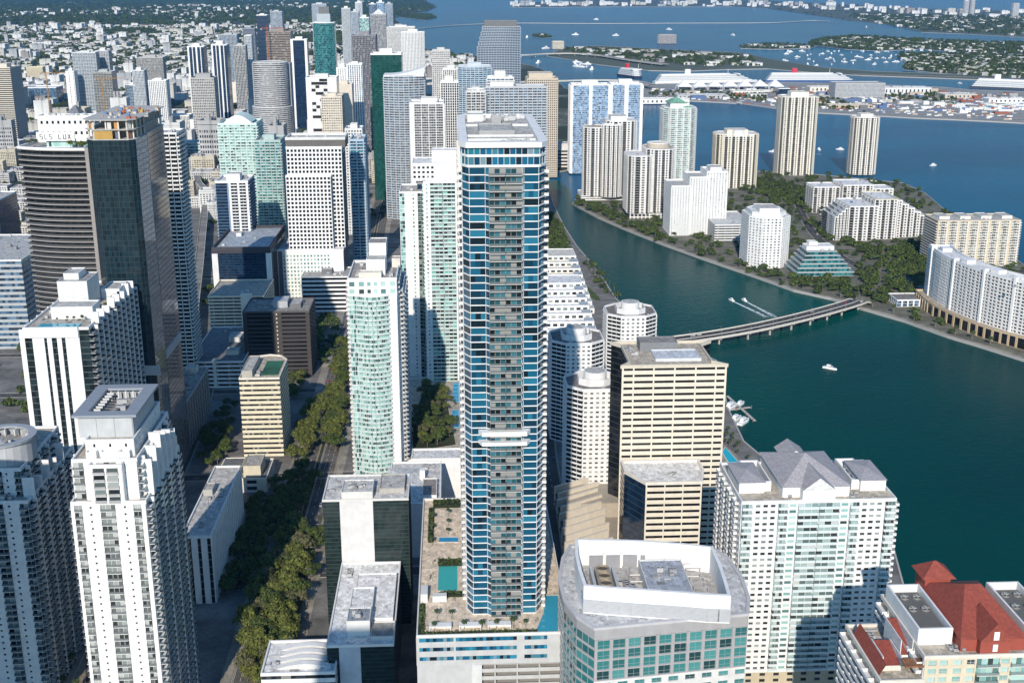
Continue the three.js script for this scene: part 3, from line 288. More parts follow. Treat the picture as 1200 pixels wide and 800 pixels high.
top('planted_median', 'narrow soil and grass median of the avenue', 'median', 'structure', M.ground, A => { ribbon(A, smooth(G.ave, 5), -1.2, 1.2, 2.25, [.09, .1, .05]); flat(A); });
for (const [z, x0, x1, l] of [[-590, -400, 40, 'cross street beside the dark glass block'], [-725, -400, 60, 'cross street beside the cream banded block'], [-895, -420, 40, 'cross street beside the dark brown block'], [-1000, -500, 110, 'cross street near the terraced hotels'], [-1280, -600, -40, 'cross street behind the white grid tower'], [-1420, -600, -40, 'cross street before the river']]) road([[x0, z], [(x0 + x1) / 2, z], [x1, z]], 10, 'asphalt ' + l, { lanes: 2, y: 2.08 });
road([[-170, -430], [-178, -600], [-186, -800], [-205, -1000], [-215, -1300]], 10, 'asphalt side street beside the white stepped tower', { lanes: 2, y: 2.1 });
road([[58, -560], [60, -660], [62, -760], [70, -880]], 12, 'asphalt lane between the blue glass tower and the white octagonal hotels', { lanes: 2, y: 2.1 });
road(G.keyrd, 11, 'asphalt road across the residential island', { lanes: 2 });
road(G.portrd, 26, 'wide asphalt road through the port', { lanes: 4, col: [.2, .2, .2] });
road(G.causeway, 30, 'pale causeway road beyond the cruise ships', { lanes: 4, col: [.34, .33, .31], y: 2.4 });
road(G.hwy, 30, 'far expressway through the low-rise district', { lanes: 4, col: [.34, .33, .31], y: 2.5 });
road([[-2600, -5200], [-1900, -7800], [-1200, -11000], [-300, -16000]], 60, 'long pale avenue running into the far suburbs', { col: [.4, .38, .35], y: 2.6 });

function viaduct(name, pts, y, w, label, o = {}) {
  const p = smooth(pts, 6), m = p[p.length >> 1], B = new Build(name, label, o.cat ?? 'bridge', m[0], 0, m[1]);
  const ys = p.map((_, i) => typeof y === 'function' ? y(i / (p.length - 1)) : y);
  const strip = (A, o0, o1, dy, col) => { const a = along(p, o1), b = along(p, o0); for (let i = 0; i < p.length - 1; i++) A.quad([a[i][0], ys[i] + dy, a[i][1]], [a[i + 1][0], ys[i + 1] + dy, a[i + 1][1]], [b[i + 1][0], ys[i + 1] + dy, b[i + 1][1]], [b[i][0], ys[i] + dy, b[i][1]], col); };
  const side = (A, off, d0, d1, col, flip) => { const a = along(p, off); for (let i = 0; i < p.length - 1; i++) { const q = [[a[i][0], ys[i] + d0, a[i][1]], [a[i + 1][0], ys[i + 1] + d0, a[i + 1][1]], [a[i + 1][0], ys[i + 1] + d1, a[i + 1][1]], [a[i][0], ys[i] + d1, a[i][1]]]; flip ? A.quad(q[1], q[0], q[3], q[2], col) : A.quad(...q, col); } };
  const cc = o.conc ?? [.5, .48, .44];
  const D = new Acc(); strip(D, -w / 2, w / 2, 0, o.deck ?? [.17, .165, .16]); D.n.forEach((_, i) => { if (i % 3 === 1) D.n[i] = 1; else D.n[i] = 0; }); B.part('deck', D.geo(...B.o), M.ground, ...B.o);
  const G2 = new Acc(); strip(G2, -w / 2, w / 2, -1.1, cc); for (const s of [-1, 1]) { side(G2, s * w / 2, -1.1, 0, cc, s < 0); } B.part('girder', G2.geo(...B.o), M.wall, ...B.o);
  const P2 = new Acc(); for (const s of [-1, 1]) { const a = s * (w / 2 - .15), b = s * (w / 2 + .15); side(P2, b, -.2, 1.1, C.pale, s < 0); side(P2, a, 0, 1.1, C.pale, s > 0); strip(P2, Math.min(a, b), Math.max(a, b), 1.1, C.pale); } if (o.median) { side(P2, -.4, 0, .4, C.pale, true); side(P2, .4, 0, .4, C.pale); strip(P2, -.4, .4, .4, C.pale); } B.part('railing', P2.geo(...B.o), M.wall, ...B.o);
  if (o.lanes) { const Lm = new Acc(); for (let k = 1; k < o.lanes; k++) if (k !== o.lanes / 2) for (let i = 0; i < p.length - 1; i++) { const f = frame(p[i], p[i + 1]); for (let u = 0; u < f.l; u += 9) Lm.fbox(f, u, Math.min(f.l, u + 3), ys[i] + .01, ys[i] + .02, -w / 2 + w * k / o.lanes - .1, -w / 2 + w * k / o.lanes + .1, [.75, .74, .7], 2); } const me = B.part('lane_marking', Lm.geo(...B.o), M.wall, ...B.o); me.userData.kind = 'stuff'; }
  let d = 0; const step = o.step ?? 24; for (let i = 0; i < p.length - 1; i++) { const f = frame(p[i], p[i + 1]); d += f.l; if (d > step) { d = 0; const py = ys[i]; B.ind('pier', 'pier' + name + w + Math.round(py), M.wall, f, 0, 0, (A, fr) => { A.fbox(fr, -.5, .5, -1, py - 1.8, -w * .36, -w * .28, cc, 27); A.fbox(fr, -.5, .5, -1, py - 1.8, w * .28, w * .36, cc, 27); A.fbox(fr, -.6, .6, py - 1.8, py - 1.1, -w * .5, w * .5, cc, 31); }); if (o.lamps) B.ind('lamp_post', 'lp' + name, M.metal, f, 0, py, (A, fr) => { A.tube([0, 0, w * .5], [0, 9, w * .5], .12, .08, C.steel); A.tube([0, 9, w * .5], [0, 9.3, w * .5 - 2.4], .07, .06, C.steel); A.box(-.2, .2, 9.2, 9.4, w * .5 - 3, w * .5 - 2.2, C.steel, 31); }); } }
  return B.end();
}
viaduct('road_bridge', G.bridge, t => 5 + 2.6 * Math.sin(Math.PI * Math.min(1, t * 1.05)) - (t > .93 ? (t - .93) * 38 : 0), 19, 'curved concrete road bridge over the channel to the residential island', { median: true, lanes: 4, lamps: true, deck: [.1, .098, .095] });
viaduct('metro_viaduct', G.metro2, 14, 9, 'elevated concrete rail track curving between the dark towers and the river', { cat: 'viaduct', deck: [.4, .38, .35], step: 30 });
viaduct('road_bridge', G.venet, 6, 22, 'long low far causeway bridge crossing the open bay', { deck: [.2, .2, .2], conc: [.3, .29, .28], step: 90 });
viaduct('road_bridge', G.macart, 10, 30, 'arched pale causeway bridge beyond the yacht marina', { deck: [.42, .4, .37], conc: C.pale, step: 60 });
viaduct('road_bridge', G.portbr, 16, 24, 'pale high bridge leading to the port island', { deck: [.42, .4, .37], conc: C.pale, step: 60 });

// ---------------------------------------------------------------- trees
function crown(rx, ry, n, leaf, tones, lobes = 11) {
  const A = new Acc(), cs = []; for (let i = 0; i < lobes; i++) { const a = i * 2.4 + rr(-.4, .4), e = rr(-.25, .95), k = rr(.42, .68); cs.push([Math.cos(a) * rx * k * Math.sqrt(Math.max(.1, 1 - e * e * .7)), e * ry * .62, Math.sin(a) * rx * k * Math.sqrt(Math.max(.1, 1 - e * e * .7)), rr(.3, .5) * rx]); }
  for (let i = 0; i < n; i++) {
    const c = cs[i % lobes], th = rr(0, 6.283), z = rr(-.75, 1), s = Math.sqrt(1 - z * z), q = c[3] * Math.pow(rr(.35, 1), .5), d = [Math.cos(th) * s, z, Math.sin(th) * s];
    const p = [c[0] + d[0] * q, c[1] + d[1] * q * .8, c[2] + d[2] * q], nn = new THREE.Vector3(d[0] + rr(-.6, .6), d[1] + rr(-.1, 1.1), d[2] + rr(-.6, .6)).normalize(), u = new THREE.Vector3(rr(-1, 1), rr(-1, 1), rr(-1, 1)).cross(nn).normalize(), v = new THREE.Vector3().crossVectors(nn, u), l = leaf * rr(.6, 1.3), t = pick(tones), k = rr(.75, 1.2), col = [t[0] * k, t[1] * k, t[2] * k];
    const at = (x, y) => [p[0] + u.x * x * l + v.x * y * l, p[1] + u.y * x * l + v.y * y * l, p[2] + u.z * x * l + v.z * y * l];
    A.quad(at(-.55, 0), at(0, -.4), at(.6, 0), at(0, .42), col);
  }
  return A.geo();
}
function trunk(h, r, rx) { const A = new Acc(), b = [.16, .13, .1]; A.tube([0, 0, 0], [rr(-.3, .3), h, rr(-.3, .3)], r, r * .6, b); for (let i = 0; i < 5; i++) { const a = i * 1.26 + rr(-.3, .3); A.tube([0, h * rr(.7, .98), 0], [Math.cos(a) * rx * .6, h + rx * rr(.3, .8), Math.sin(a) * rx * .6], r * .5, r * .15, b, 5); } return A.geo(); }
function frond() { const A = new Acc(); const n = 15; for (let i = 0; i < n; i++) { const a = i * 2.4, up = .9 - 1.3 * i / n, L = rr(2.6, 3.4); let p = [0, 0, 0], e = up, prev = null; const w = [.25, .75, .6, .1], t = pick([[.05, .09, .02], [.07, .12, .03], [.09, .12, .035]]); for (let k = 0; k < 4; k++) { const c = Math.cos(a), s = Math.sin(a), l = [p[0] - s * w[k], p[1] - .18 * (k > 0), p[2] + c * w[k]], r = [p[0] + s * w[k], p[1] - .18 * (k > 0), p[2] - c * w[k]], m = [...p]; if (prev) { A.quad(prev[0], l, m, prev[1], t); A.quad(prev[1], m, r, prev[2], t); } prev = [l, m, r]; const d = L / 3; p = [p[0] + c * Math.cos(e) * d, p[1] + Math.sin(e) * d, p[2] + s * Math.cos(e) * d]; e -= .75; } } return A.geo(); }
const TONE = { street: [[.13, .175, .025], [.18, .22, .035], [.22, .25, .045], [.24, .24, .05], [.09, .125, .02]], dark: [[.08, .13, .02], [.115, .17, .03], [.145, .19, .036], [.055, .095, .016]], olive: [[.16, .17, .06], [.2, .19, .08], [.12, .14, .05], [.23, .21, .1]] };
const protos = {};
function proto(kind) {
  if (protos[kind]) return protos[kind]; const out = [], k = kind.split('_');
  for (let v = 0; v < 3; v++) {
    const g = new THREE.Group(), add = (n, geo, m, y = 0) => { const me = shade(new THREE.Mesh(geo, m)); me.name = n; me.position.y = y; g.add(me); };
    if (k[0] === 'palm') { const A = new Acc(); A.tube([0, 0, 0], [.25, 4, .1], .22, .17, [.25, .21, .16]); A.tube([.25, 4, .1], [.2, 7.4, .2], .17, .13, [.25, .21, .16]); add('trunk', A.geo(), M.wall); add('crown', frond(), M.leaf, 7.3); g.children[1].position.set(.2, 7.35, .2); }
    else { const near = k[1] !== 'far'; add('trunk', trunk(4.2, .32, 5), M.wall); add('crown', crown(5.6, 4.4, near ? 1150 : 260, near ? .8 : 1.6, TONE[k[0]]), M.leaf, 7.2); }
    out.push(g);
  }
  return protos[kind] = out;
}
const inside = (p, poly) => { let c = false; for (let i = 0, j = poly.length - 1; i < poly.length; j = i++) { const a = poly[i], b = poly[j]; if ((a[1] > p[1]) !== (b[1] > p[1]) && p[0] < (b[0] - a[0]) * (p[1] - a[1]) / (b[1] - a[1]) + a[0]) c = !c; } return c; };
const bounds = pts => [Math.min(...pts.map(p => p[0])), Math.max(...pts.map(p => p[0])), Math.min(...pts.map(p => p[1])), Math.max(...pts.map(p => p[1]))];
const woods = [], footprints = [];
let nTree = 0, nPalm = 0;
const clear = (x, z, r) => !footprints.some(f => x > f[0] - r && x < f[1] + r && z > f[2] - r && z < f[3] + r);
function plant(kind, x, y, z, s, label, group) {
  const palm = kind.startsWith('palm');
  if (palm ? nPalm >= 290 : nTree >= 300) { if (!palm) woods.push([x, y, z, s]); return; }
  palm ? nPalm++ : nTree++;
  const o = pick(proto(kind)).clone(); o.name = numbered(palm ? 'palm_tree' : 'leafy_tree'); tag(o, label, 'tree', group); o.position.set(x, y, z); o.rotation.y = rr(0, 6.28); o.scale.set(s * rr(.9, 1.12), s * rr(.85, 1.15), s * rr(.9, 1.12)); scene.add(o);
}
function grove(poly, gap, s0, s1, kind, label, group, y = 2.05) {
  const b = bounds(poly); let k = 0;
  for (let x = b[0]; x < b[1]; x += gap) for (let z = b[3]; z > b[2]; z -= gap) { const px = x + rr(-.4, .4) * gap + (k++ % 2) * gap * .3, pz = z + rr(-.4, .4) * gap; if (inside([px, pz], poly) && clear(px, pz, 1)) plant(Array.isArray(kind) ? pick(kind) : kind, px, y, pz, rr(s0, s1), label, group); }
}
// ---------------------------------------------------------------- towers near the camera
const E = {};                                                     // footprints for planting
const rectOf = id => { const [x0, x1, z, h, d] = L[id]; return { x0, x1, z, h, d, zn: z - d, cx: (x0 + x1) / 2, cz: z - d / 2, w: x1 - x0 }; };
const claim = (x0, x1, zn, zs) => footprints.push([x0, x1, zn, zs]);
const begin = (name, label, cat, id, y = 2, group) => { const r = rectOf(id); claim(r.x0, r.x1, r.zn, r.z); return [new Build(name, label, cat, r.cx, y, r.cz, group), r]; };
const hip = (A, x0, x1, zs, zn, y, h, col, gx = 0) => { const cz = (zs + zn) / 2, r = Math.min((x1 - x0) / 2, (zs - zn) / 2), a = [x0 + (gx || r), y + h, cz], b = [x1 - (gx || r), y + h, cz]; A.quad([x0, y, zs], [x1, y, zs], b, a, col); A.quad([x1, y, zn], [x0, y, zn], a, b, col); A.tri([x1, y, zs], [x1, y, zn], b, col); A.tri([x0, y, zn], [x0, y, zs], a, col); };
const gable = (A, x0, x1, zf, zb, y, h, col, wall) => { const c = (x0 + x1) / 2; A.quad([x0, y, zf], [c, y + h, zf], [c, y + h, zb], [x0, y, zb], col); A.quad([c, y + h, zf], [x1, y, zf], [x1, y, zb], [c, y + h, zb], col); A.tri([x0, y, zf], [x1, y, zf], [c, y + h, zf], wall); A.tri([x1, y, zb], [x0, y, zb], [c, y + h, zb], wall); };

{ // the tall blue tower and its podium
  const P = rectOf('pano'), c = P.cx, Z = P.z, y0 = 59.8, top = P.h - 9;
  claim(P.x0 - 3, P.x1 + 3, P.zn, Z + 2);
  const B = new Build('glass_tower', 'very tall blue glass tower with white floor lines and a central stack of balconies', 'tower', c, y0, P.cz);
  const zb = P.zn, pts = [[c - 12.7, Z], [c - 6.7, Z], [c - 5.4, Z + 1.5], [c + 6.9, Z + 1.5], [c + 7.6, Z], [c + 13.1, Z], [c + 15.6, Z - 5], [c + 15.6, zb + 5], [c + 12, zb], [c - 12, zb], [c - 15.2, zb + 5], [c - 15.2, Z - 5]];
  const fh = 2.95, g = (n, max, o = {}) => st([['G', 6, { np: n, max }]], { fh, coh: true, glass: [[.005, .062, .115], [.006, .075, .135], [.008, .095, .16], [.005, .05, .09], [.004, .03, .055], [.018, .14, .22], [.003, .014, .022]], slab: C.white, sp: .36, sd: .4, mull: true, ind: max ? 'G' : '', rep: 1, ...o });
  const bal = st([['B', 6, { np: 3 }]], { fh, rep: 2, glass: [[.012, .05, .065], [.02, .085, .11], [.008, .014, .018], [.04, .15, .19], [.26, .26, .25]], back: [.3, .29, .27], rail: 'g', railc: [.5, .54, .55], bd: 1.7, slab: [.6, .59, .56], ind: 'B' });
  const sideE = st([['B', 7, { np: 2 }], ['G', 7, { np: 3 }]], { fh, glass: PAL.blue, rail: 's', railc: C.offw, bd: 1.8, sp: .42, sd: .3 });
  const styles = [g(3, 140), g(1, 200), bal, g(1, 300), g(3, 300), g(2, 300), sideE, g(2, 0), g(8, 0), g(2, 0), sideE, g(2, 300)];
  B.vol(pts, y0, top, styles, { roof: null, core: [.03, .04, .05] });
  // two taller top storeys, flush with the corners, with white bands
  const crown2 = [[c - 13, Z], [c + 13.4, Z], [c + 15.6, Z - 4.5], [c + 15.6, zb + 5], [c + 12, zb], [c - 12, zb], [c - 15.2, zb + 5], [c - 15.2, Z - 4.5]];
  B.vol(crown2, top, P.h - 1.4, st([['G', 2.2]], { fh: 3.8, glass: PAL.blue, sp: .9, sd: .4, mull: true }), { roof: null, core: [.03, .04, .05] });
  B.roof(crown2, P.h - 1.4, C.roofg, 1.6, C.white, 2.2, 1.2);
  const y = P.h - 1.35;
  B.pent(c - 8, c + 6, y, y + 1.1, Z - 60, Z - 34, C.grey, C.roofg).pent(c - 12, c - 5, y, y + 2.6, zb + 6, zb + 18, C.offw).pent(c - 2, c + 2, y, y + 3, Z - 74, Z - 68, C.grey);
  B.box('wall', c - 13, c + 13, y, y + .9, Z - 16, Z - 15.6, C.offw).box('wall', c - 13, c + 13, y, y + .9, Z - 28, Z - 27.6, C.offw).box('wall', c - .2, c + .2, y, y + .9, Z - 64, Z - 28, C.offw).box('wall', c - 13, c + 13, y, y + .9, Z - 64, Z - 63.6, C.offw);
  B.units(c - 2, c + 12, Z - 4, Z - 12, y, 14, .8).units(c - 10, c + 11, zb + 20, zb + 4, y, 16, 1.1);
  // the white collar storey half way up
  const cy = y0 + (316 - 240) ; const yc = 135.5;
  B.one('balcony_collar', M.wall, A => { const q = [[c - 10, Z], [c - 8.6, Z + 3.6], [c + 9, Z + 3.6], [c + 10.5, Z], [c + 10.5, Z - 1], [c - 10, Z - 1]]; A.prism(q, yc, yc + 1.5, C.white); A.prism(q, yc + 4, yc + 5.8, C.white); });
  B.one('lift_screen', M.wall, A => { A.ring(pts, .4, yc + .2, yc + 1.2, C.white); });
  B.end();

  const D = rectOf('deck'), K = new Build('parking_podium', 'pale parking podium with pool deck carrying the tall blue glass tower', 'podium', D.cx, 2, D.cz);
  claim(D.x0, D.x1, D.zn, D.z);
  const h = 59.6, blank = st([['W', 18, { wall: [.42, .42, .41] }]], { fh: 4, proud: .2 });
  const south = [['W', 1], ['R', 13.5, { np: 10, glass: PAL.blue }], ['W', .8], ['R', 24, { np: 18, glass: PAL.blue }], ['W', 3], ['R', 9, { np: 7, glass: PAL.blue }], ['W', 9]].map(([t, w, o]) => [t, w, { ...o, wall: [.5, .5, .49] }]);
  const pr = rect(D.x0, D.x1, D.z, D.zn);
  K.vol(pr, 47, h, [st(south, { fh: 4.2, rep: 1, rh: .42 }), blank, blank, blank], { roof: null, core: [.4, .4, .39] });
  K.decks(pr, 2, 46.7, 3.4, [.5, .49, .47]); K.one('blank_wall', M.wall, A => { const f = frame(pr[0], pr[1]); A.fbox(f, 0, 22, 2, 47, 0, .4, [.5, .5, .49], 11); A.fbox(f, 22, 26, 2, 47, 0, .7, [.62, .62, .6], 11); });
  K.acc('roof').poly(pr, h, [.8, .66, .5]); K.acc('parapet').ring(pr, .5, h - .4, h + 1.1, C.offw);
  const pool = (q, col, rim) => { const p = ccw(q); K.one('pool', M.pool, A => A.poly(p, h + .12, col)); K.one('pool_rim', M.wall, A => A.ring(inset(p, -.6), .6, h, h + .2, rim)); };
  pool(G.poolEast, [.04, .3, .42], [.6, .55, .48]); pool(G.poolWest, [.05, .36, .34], [.62, .56, .48]); pool(G.poolBlue, [.03, .25, .45], [.62, .56, .48]);
  const hedge = (x0, x1, zn, zs, hh = 1.4) => K.one('hedge', M.leaf, A => { const n = Math.round((x1 - x0) * (zs - zn) * 6) + 40; for (let i = 0; i < n; i++) { const x = rr(x0, x1), z = rr(zn, zs), y = h + rr(.1, hh), l = rr(.25, .5), a = rr(0, 6.28), t = pick(TONE.dark); A.quad([x - l, y, z], [x, y + rr(-.2, .2), z + l], [x + l, y + rr(-.3, .3), z], [x, y + l * Math.sin(a), z - l], t); } A.box(x0 + .2, x1 - .2, h, h + hh * .7, zn + .2, zs - .2, [.02, .035, .012], 27); });
  hedge(D.x0 + .6, D.x1 - 13, D.z - 2.8, D.z - .7); hedge(D.x0 + .6, D.x0 + 3, D.z - 26, D.z - 3); hedge(D.x0 + 3, D.x0 + 5.5, D.z - 120, D.z - 84, 2.2); hedge(D.x0 + 8, P.x0 - 1.5, D.z - 66, D.z - 60); hedge(D.x0 + 9, P.x0 - 1.5, D.z - 36, D.z - 32); hedge(D.x0 + 5, P.x0 - 2, D.z - 129, D.z - 122, 2.4);
  for (const [x0, x1] of [[D.x0 + 5, D.x0 + 14], [D.x0 + 17, D.x0 + 26], [D.x0 + 28.5, D.x0 + 38]]) K.one('cabana', M.wall, A => { A.box(x0, x1, h + 2.4, h + 2.7, D.z - 7, D.z - 3.6, C.white, 31); for (const x of [x0 + .3, x1 - .3]) for (const z of [D.z - 6.7, D.z - 3.9]) A.box(x - .12, x + .12, h, h + 2.4, z - .12, z + .12, C.white, 25); A.box(x0 + .3, x1 - .3, h, h + 2.2, D.z - 6.9, D.z - 6.7, C.offw, 31); });
  K.one('cabana', M.wall, A => { A.box(D.x0 + 6, D.x0 + 12, h + 2.6, h + 2.9, D.z - 31, D.z - 28, C.offw, 31); A.box(D.x0 + 6, D.x0 + 12, h, h + 2.6, D.z - 30.8, D.z - 28.2, C.offw, 25); });
  K.one('service_hut', M.wall, A => A.box(D.x0 + 1, D.x0 + 4, h, h + 4, D.z - 36, D.z - 28, C.offw, 27));
  for (const [x0, x1, z0, z1, n] of [[D.x0 + 5, P.x0 - 3, D.z - 65, D.z - 63, 6], [D.x0 + 4.5, D.x0 + 7, D.z - 58, D.z - 40, 5], [P.x1 + 3, P.x1 + 5, D.z - 70, D.z - 30, 7], [P.x0, P.x1, D.z - 13, D.z - 9, 9]]) for (let i = 0; i < n; i++) { const x = rr(x0, x1), z = rr(z0, z1), q = R() < .5; K.ind('sun_lounger', 'loung' + (i % 3), M.wall, { ox: x, oz: z, dx: q ? 1 : 0, dz: q ? 0 : -1, nx: q ? 0 : 1, nz: q ? 1 : 0 }, 0, h, A => { const cc = [[.7, .68, .62], [.2, .17, .13], [.5, .4, .3]][i % 3]; A.box(-.35, .35, .25, .4, -1, .5, cc, 31); A.quad([-.35, .4, -.9], [-.35, .4, -.3], [.35, .4, -.3], [.35, .85, -.95], cc); for (const a of [-.28, .28]) for (const b of [-.8, .4]) A.box(a - .04, a + .04, 0, .25, b - .04, b + .04, C.grey, 25); }); }
  K.end();
  for (const [x, z, s] of [[8, 14, .55], [14, 14, .55], [7, 4.5, .5], [19, 5, .6], [26, 5, .55], [32, 5, .55], [39, 5, .6], [44, 5, .5], [12.5, 92, .5], [12.5, 102, .5], [12.5, 112, .5], [5, 80, .6], [5, 95, .6], [5, 108, .6]]) plant('palm', D.x0 + x, h, D.z - z, s, 'small palm planted on the pool deck of the tall blue tower', 'palms on the pool deck');
}

{ // office block with the oval roof screen
  const out = ccw(G.ovalOut), inn = ccw(G.ovalIn), c = mid(out), B = new Build('office_block', 'grey granite office block with bowed corners, teal windows and tall white rooftop screen', 'office block', c[0], 2, c[1]);
  const bb = bounds(out); claim(bb[0], bb[1], bb[2], bb[3]);
  const gr = [.37, .365, .37], h = 80, k = out.map((p, i) => { const q = out[(i + 1) % out.length], f = frame(p, q); return f; });
  const styles = k.map(f => f.l > 40 ? 0 : 1), mkS = (wall, p, o) => st(p, { fh: 4, wall, glass: [[.03, .16, .16], [.04, .19, .19], [.025, .12, .125], [.06, .24, .24], [.035, .17, .17], [.012, .05, .055]], fcol: [.3, .33, .33], proud: .55, ...o });
  const big = mkS(gr, [['W', 1.1], ['w', 5.2, { m: .02, h: .86 }]], { ind: 'w', fh: 4.2, np: 2 }), curved = mkS([.45, .45, .45], [['G', 3.2]], { slab: gr, sp: 1.1, sd: .2, mull: true, fh: 4 }), lowS = mkS(C.offw, [['W', 2.4], ['w', 4, { m: .03, h: .5 }]], { fh: 4.2, ind: 'w' });
  B.vol(out, 58, h - 4.6, k.map(f => f.l > 40 && f.nz > 0 ? big : curved), { roof: null, core: gr });
  B.vol(out, 2, 58, k.map(f => f.l > 40 && f.nz > 0 ? lowS : curved), { roof: null, core: [.4, .4, .4] });
  B.one('attic_wall', M.wall, A => A.prism(out, h - 4.6, h, gr, false));
  B.roof(out, h, [.62, .62, .61], .7, [.5, .5, .51], .9, .5);
  B.one('roof_screen', M.wall, A => A.ring(inn, 1.3, h, h + 11.6, C.white));
  { const f = frame(inn[0], inn[1]); for (let i = 0; i < inn.length; i++) { const e = frame(inn[i], inn[(i + 1) % inn.length]); if (e.nz > .5) for (let n = Math.max(1, Math.round(e.l / 5.4)), q = 0; q < n; q++) B.ind('louvre_panel', 'lvp', M.metal, e, e.l * (q + .5) / n - 2.4, h + .6, (A, fr) => { for (let v = 0; v < 11; v++) A.fbox(fr, 0, 4.8, v * .5, v * .5 + .34, 0, .16, [.5, .52, .55], 15); }); } }
  const b = bounds(inset(inn, 2)), y = h + .03;
  B.acc('roof').poly(inset(inn, 1.3), y + .3, [.5, .48, .45]);
  const cx = (b[0] + b[1]) / 2;
  B.pent(cx - 2, cx + 15, y, y + 6, b[2] + 8, b[3] - 10, [.62, .62, .6], [.42, .45, .5]);
  B.one('cooling_tower', M.metal, A => { const x = b[0] + 9, z0 = b[2] + 10; A.box(x - 3, x + 3, y, y + 5, z0, z0 + 24, [.36, .34, .3], 27); for (let i = 0; i < 4; i++) { A.prism(ell(x, z0 + 3 + i * 6, 2.4, 2.4, 16), y + 5, y + 6.2, [.42, .36, .26], false); A.poly(ell(x, z0 + 3 + i * 6, 2.2, 2.2, 16), y + 5.4, [.12, .1, .08]); } for (const s of [-1, 1]) A.box(x + s * 4.4 - .6, x + s * 4.4 + .6, y, y + 5.2, z0, z0 + 24, [.6, .6, .58], 27); });
  for (let i = 0; i < 9; i++) B.one('pipe_rack', M.metal, A => { const x = cx + 16.5 + (i % 2) * .5, z = b[2] + 6 + i * 4; A.box(x, x + 6, y + 3.2, y + 3.5, z, z + .35, [.55, .55, .53], 31); A.box(x, x + .3, y, y + 3.2, z, z + .3, [.5, .5, .5], 25); A.box(x + 5.6, x + 5.9, y, y + 3.2, z, z + .3, [.5, .5, .5], 25); });
  for (let i = 0; i < 14; i++) { const x = rr(b[0] + 14, b[1] - 8), z0 = rr(b[2] + 5, b[3] - 14), l = rr(4, 10), v = i % 2; B.one('pipe_run', M.metal, A => { A.tube([x, y + 1.2 + i * .1, z0], v ? [x + l, y + 1.2 + i * .1, z0] : [x, y + 1.2 + i * .1, z0 + l], .28, .28, [.6, .58, .54], 7); A.box(x - .2, x + .2, y, y + 1.2, z0 - .2, z0 + .2, C.grey, 25); }); }
  B.units(b[0] + 14, cx - 3, b[3] - 10, b[2] + 12, y + .3, 14, 1.5).units(cx + 15, b[1] - 4, b[3] - 3, b[3] - 16, y, 6).units(cx - 2, cx + 15, b[2] + 7.5, b[2] + 3, y, 8, .9).units(cx, cx + 12, b[3] - 16, b[2] + 14, y + 6, 3);
  for (let i = 0; i < 4; i++) B.one('vent_wall', M.wall, A => { const x = b[0] + 5 + i * 7; A.box(x, x + 5.6, y, y + 5.5, b[2] + 1.2, b[2] + 2, [.3, .3, .31], 27); A.box(x + 5.6, x + 6.5, y, y + 6.5, b[2] + 1, b[2] + 2.2, C.white, 27); });
  const f = frame(out[out.length - 1], out[0]);
  B.one('round_emblem', M.paint, A => { const e = frame(inn[inn.length - 1], inn[0]), F = (u, v) => [e.ox + e.dx * u + e.nx * .12, h + v, e.oz + e.dz * u + e.nz * .12]; const disc = (r, col, o) => { for (let i = 0; i < 20; i++) { const a = i / 20 * 6.2832, b2 = (i + 1) / 20 * 6.2832, P = (t, r2) => [e.ox + e.dx * (e.l * .75 + Math.cos(t) * r2) + e.nx * o, h + 5.2 + Math.sin(t) * r2, e.oz + e.dz * (e.l * .75 + Math.cos(t) * r2) + e.nz * o]; A.tri(P(0, 0), P(a, r), P(b2, r), col); } }; disc(2.6, [.1, .28, .55], .1); disc(1.7, [.8, .8, .8], .13); disc(1.1, [.1, .28, .55], .16); });
  B.end();
}

